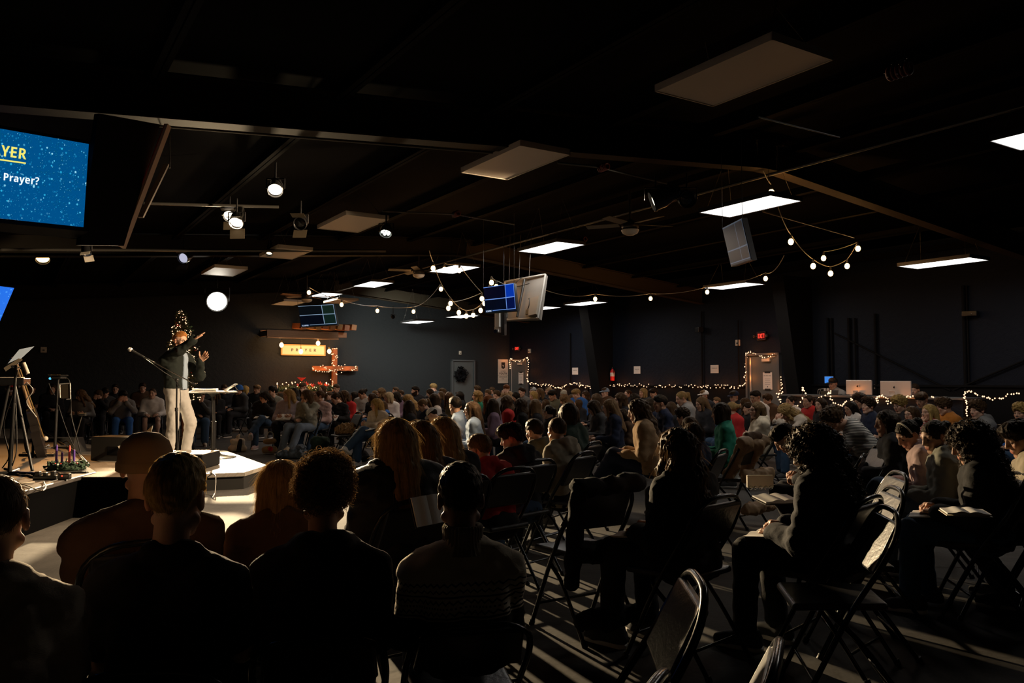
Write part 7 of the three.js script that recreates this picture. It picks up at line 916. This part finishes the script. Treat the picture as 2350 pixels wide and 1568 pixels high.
// ---------------------------------------------------------------- operators behind the sound desk, on a low riser
{
  const a = deskPoint(1830, 905, 0.8), b = deskPoint(2160, 905, 0.8), c = a.clone().add(b).multiplyScalar(0.5), w = a.distanceTo(b), t = Math.atan2(-(b.z - a.z), b.x - a.x), rh = 0.22;
  const q = thing('sound_riser', 'low dark riser behind the sound desk', 'platform', V(c.x, 0, c.z), t); obj('riser_top', box(w + 0.6, 0.03, 1.1, 0, rh - 0.015, -0.35), M.frame, q); obj('riser_skirt', box(w + 0.56, rh - 0.03, 1.06, 0, (rh - 0.03) / 2, -0.35), M.skirt, q);
  for (const [x, y, look, o, label] of [[1918, 867, 62, { hair: 'short', hairc: 'brown', top: 'tee', topc: 'light grey', wear: [['cap', 'black']] }, 'booth operator in a black cap beside the left computer'], [2103, 881, 48, { hair: 'short', hairc: 'dark brown', top: 'hoodie', topc: 'dark', skin: 2 }, 'booth operator half hidden by the right computer']]) {
    const J = sit({ arms: 'write', pitch: 8 }), T = deskPoint(x, y, 0.62), k = Math.min(1.08, (T.y - rh) / (J.head.y + 0.13)); const g = person({ J, lod: MID, pos: V(T.x, rh, T.z), turn: -look * Math.PI / 180, k, hp: 8, label, o: { ...o, legc: 'dark' } }); g.userData.group = 'booth operators';
    const s = thing('stool', label.includes('cap') ? 'dark stool of the operator in the cap' : 'dark stool of the operator at the right computer', 'stool', V(T.x, rh, T.z), 0); obj('stool_seat', lathe([[0.001, 0.4], [0.17, 0.4], [0.18, 0.43], [0.001, 0.44]], 20), vinyl, s); for (let i = 0; i < 4; i++) { const e = i * Math.PI / 2 + 0.4; obj('leg', rod(V(Math.cos(e) * 0.1, 0.4, Math.sin(e) * 0.1), V(Math.cos(e) * 0.2, 0, Math.sin(e) * 0.2), 0.012), M.blackMetal, s); }
  }
}
// ---------------------------------------------------------------- books, notebooks and bags
function openBook(pos, turn, tilt, label, s = 1, name = 'open_book', cover = M.satin) {
  const g = thing(name, label, name === 'notebook' ? 'notebook' : 'book', pos, turn); g.scale.setScalar(s); const put = (n, k, m) => { k.rotateX(tilt); return obj(n, k, m, g); };
  for (const e of [-1, 1]) { const k = new THREE.BoxGeometry(0.145, 0.02, 0.21, 8, 1, 1), p = k.attributes.position; for (let i = 0; i < p.count; i++) { const u = (p.getX(i) / 0.145 + 0.5), v = e > 0 ? u : 1 - u; if (p.getY(i) > 0) p.setY(i, p.getY(i) + 0.012 * Math.sin(Math.min(1, v * 1.5) * Math.PI) - 0.01 * v); p.setX(i, p.getX(i) + e * 0.0735); p.setY(i, p.getY(i) + 0.016 + v * 0.006); } k.computeVertexNormals(); put('page_block', k, M.paper); }
  put('cover', box(0.305, 0.005, 0.22, 0, 0.003, 0), cover); return g;
}
for (const r of rows) {
  const o = r.o; if (!(o.front && r.py > 890 || ((o.arms === 'write' || o.arms === 'book') && r.d < 9 && !o.lean))) continue; if (o.front && o.arms === 'chin' && o.legs === 'out') continue;
  const loc = V(0, o.arms === 'book' ? 0.665 : o.legs === 'cross' ? 0.645 : 0.605, o.arms === 'fold' ? 0.33 : 0.33).multiplyScalar(r.k).applyAxisAngle(V(0, 1, 0), r.bodyTurn);
  openBook(r.pos.clone().add(loc), r.bodyTurn, o.arms === 'book' ? 0.5 : 0.12, words16(`open book of ${r.brief}`), 0.95);
}
openBook(at(980, 1172, 3.6), 0.9, 1.25, 'open book held up between the red shirt and the curly-haired person', 0.62);
openBook(at(1782, 1150, 4.3), 0.2, 0.1, 'open notebook beside the mass of dark curls', 0.7, 'notebook', M.steel);
openBook(at(2215, 1180, 4.3), -0.25, 0.03, 'pale notebook on a lap at the right edge', 0.72, 'notebook', M.cream);
{ const g = thing('clipboard', 'cream closed folder standing on a lap before the crossed pale trousers', 'folder', at(1744, 1105, 4.6), 0.1); const k = box(0.155, 0.07, 0.02, 0, 0, 0, 0.004); obj('folder', k, M.cream, g); obj('spiral', [0, 1, 2, 3, 4].map((i) => { const t = new THREE.TorusGeometry(0.01, 0.002, 5, 10); t.translate(-0.06 + i * 0.03, -0.035, 0.012); return t; }), M.chrome, g); }
const soft = (caps, h, amp, f = 9, k = 0.05) => { const F = field(caps, k), [lo, hi] = bounds(caps, 0.03); return uvs(nets((x, y, z) => Math.max(F(x, y, z) + amp * n3(x * f, y * f, z * f) + amp * 0.4 * n3(x * f * 3, y * f * 3, z * f * 3), -y), lo, hi, h), (x, y, z) => [x + z, y]); };
const onFloor = (x, y) => atH(x, y, 0);
{ const g = thing('tote_bag', 'white and black bag on the floor beside the front row', 'bag', onFloor(545, 1037), 0.4); obj('bag_body', soft([[-0.1, 0.06, 0, 0.1, 0.06, 0, 0.08, 0.08], [-0.08, 0.2, 0, 0.08, 0.2, 0, 0.06, 0.06], [0, 0.3, 0, 0.03, 0.33, 0, 0.03, 0.02]], 0.012, 0.008), clothMat('cream'), g); obj('black_panel', soft([[0.02, 0.04, 0.06, 0.05, 0.22, 0.05, 0.05, 0.04]], 0.012, 0.004), clothMat('black'), g); }
{ const g = thing('handbag', 'tan and red patterned bag on the floor under a front chair', 'bag', onFloor(619, 1042), 0.2); obj('bag_body', soft([[-0.08, 0.08, 0, 0.08, 0.08, 0, 0.07, 0.07], [-0.07, 0.24, 0, 0.07, 0.24, 0, 0.05, 0.05]], 0.012, 0.008), clothMat('tan'), g); obj('red_ornament', ball(0.05, 0.02, 0.1, 0.075, 12, 8), M.red, g); obj('strap', tube([V(-0.06, 0.28, 0), V(-0.02, 0.42, 0), V(0.05, 0.4, 0), V(0.07, 0.28, 0)], 0.008, 16), M.cream, g); }
{ const g = thing('jacket', 'heap of pale denim jacket on the floor by the front row', 'jacket', onFloor(672, 1052), -0.2); obj('denim', soft([[-0.22, 0.05, 0, 0.2, 0.06, 0.05, 0.06, 0.07], [-0.1, 0.12, -0.05, 0.16, 0.12, 0, 0.06, 0.06], [0.02, 0.16, 0, 0.18, 0.2, -0.05, 0.05, 0.05], [-0.3, 0.04, 0.05, -0.15, 0.1, 0.02, 0.03, 0.05]], 0.012, 0.028, 11), clothMat('light jeans'), g); obj('lining', soft([[-0.26, 0.08, 0.02, -0.1, 0.16, 0, 0.03, 0.04]], 0.012, 0.012), clothMat('cream'), g); }
{ const g = thing('backpack', 'dark teal backpack standing on the floor in the front row', 'bag', onFloor(734, 1056), 0.3); obj('bag_body', soft([[-0.1, 0.1, 0, 0.1, 0.1, 0, 0.12, 0.12], [-0.07, 0.32, 0, 0.07, 0.32, 0, 0.1, 0.1]], 0.014, 0.01), clothMat('dark green'), g); obj('front_pocket', soft([[-0.07, 0.12, 0.1, 0.07, 0.12, 0.1, 0.07, 0.07]], 0.012, 0.004), clothMat('dark'), g); obj('handle', tube([V(-0.04, 0.42, 0), V(0, 0.47, 0), V(0.04, 0.42, 0)], 0.01, 12), M.cable, g); }
{ const g = thing('handbag', 'small black bag on the floor under the woman with folded arms', 'bag', onFloor(822, 1060), 0.1); obj('bag_body', soft([[-0.12, 0.08, 0, 0.12, 0.08, 0, 0.08, 0.08], [-0.09, 0.16, 0, 0.09, 0.16, 0, 0.05, 0.05]], 0.014, 0.008), clothMat('black'), g); obj('bag_strap', tube([V(-0.1, 0.2, 0), V(0, 0.27, 0.02), V(0.1, 0.2, 0)], 0.008, 14), M.cable, g); }
{ const g = thing('coat', 'curly tan fur coat lying beside the folded-arms woman', 'coat', at(800, 984, 14.1), 0); g.position.y = 0.45; obj('fur', soft([[-0.16, 0.08, 0, 0.14, 0.08, 0, 0.08, 0.08], [-0.1, 0.14, 0, 0.06, 0.15, 0, 0.06, 0.06]], 0.012, 0.03, 22), clothMat('tan'), g); const s = chair(V(g.position.x, 0, g.position.z), -1.0, 'folding chair under the curly tan fur coat', 'occupied folding chairs'); }
{ const p = at(1688, 1060, 7.9), c = V(p.x, 0, p.z), g = thing('coat', 'tan quilted coat hanging over a chair beside the green sweater', 'coat', c, -2.4); obj('coat_body', soft([[-0.18, 0.8, -0.2, 0.18, 0.8, -0.2, 0.06, 0.06], [-0.19, 0.5, -0.24, 0.19, 0.5, -0.24, 0.065, 0.065], [-0.22, 0.2, -0.26, 0.22, 0.2, -0.26, 0.06, 0.06], [-0.15, 0.82, -0.18, -0.13, 0.5, -0.02, 0.06, 0.06], [0.15, 0.82, -0.18, 0.13, 0.5, -0.02, 0.06, 0.06]], 0.014, 0.018, 8), clothMat('tan', 'puffer'), g); obj('collar', soft([[-0.1, 0.87, -0.19, 0.1, 0.87, -0.19, 0.045, 0.045]], 0.012, 0.008), clothMat('brown'), g); chair(c, -2.4, 'folding chair under the tan quilted coat', 'occupied folding chairs'); }
{ const p = at(1345, 1080, 4.6), g = thing('coat', 'black coat hanging over a chair in the dark aisle', 'coat', V(p.x, 0, p.z), -2.6); obj('coat_body', soft([[-0.19, 0.84, -0.21, 0.19, 0.84, -0.21, 0.05, 0.05], [-0.2, 0.5, -0.25, 0.2, 0.5, -0.25, 0.06, 0.06], [-0.23, 0.15, -0.28, 0.23, 0.15, -0.28, 0.05, 0.05]], 0.016, 0.016, 8), clothMat('black'), g); obj('sleeve', soft([[0.2, 0.8, -0.2, 0.26, 0.35, -0.22, 0.05, 0.045]], 0.016, 0.008), clothMat('black'), g); }
// ---------------------------------------------------------------- empty chairs
[[1930, 3.62, 0.96, -1.72, 'empty folding chair with shining seat nearest the camera at the right'], [1962, 4.3, 0.96, -1.72, 'empty folding chair just behind the nearest shining one'], [1985, 5.0, 0.96, -1.7, 'empty folding chair, farthest of three in the right aisle row'], [2262, 4.95, 1, -1.75, 'empty folding chair at the right edge behind the bun-haired people'], [1972, 7.0, 1, -1.6, 'empty folding chair beside the striped sweater'], [1345, 4.6, 1, -2.6, 'empty folding chair under the black coat'], [1440, 2.35, 1, -1.62, 'empty folding chair seen edge-on, right of the patterned turtleneck'], [1560, 1.78, 1, -1.95, 'empty folding chair at the bottom edge, only its round top showing'], [1265, 1.6, 1, -2.0, 'empty folding chair at the bottom edge below the turtleneck']].forEach(([x, d, s, t, label]) => { const p = at(x, 1000, d); chair(V(p.x, 0, p.z), t, label, 'empty folding chairs'); });
{ const p = at(2256, 1062, 4.9), g = thing('notebook', 'tan notebook on the empty chair at the right edge', 'notebook', V(p.x - 0.02, p.y, p.z), -0.2); const k = box(0.13, 0.09, 0.012, 0, 0, 0, 0.004); k.rotateX(-0.4); obj('cover', k, clothMat('tan'), g); const q = box(0.122, 0.082, 0.01, 0.002, 0, -0.004); q.rotateX(-0.4); obj('pages', q, M.paper, g); }
{ const J = sit({ lean: 30, arms: 'knees', pitch: 20, w: 1.1 }), T = at(2900, 1150, 2.5); person({ J, lod: NEAR, pos: V(T.x, 0, T.z), turn: -1.75, k: 1, hp: 20, label: 'dark-clothed person bending forward at the lower right edge, only knees and sleeve showing', o: { hair: 'short', hairc: 'black', top: 'jacket', topc: 'dark', w: 1.1, legc: 'black' } }); chair(V(T.x, 0, T.z), -1.75, 'folding chair of the bending person at the lower right edge', 'occupied folding chairs'); }
renderer.render(scene, camera);
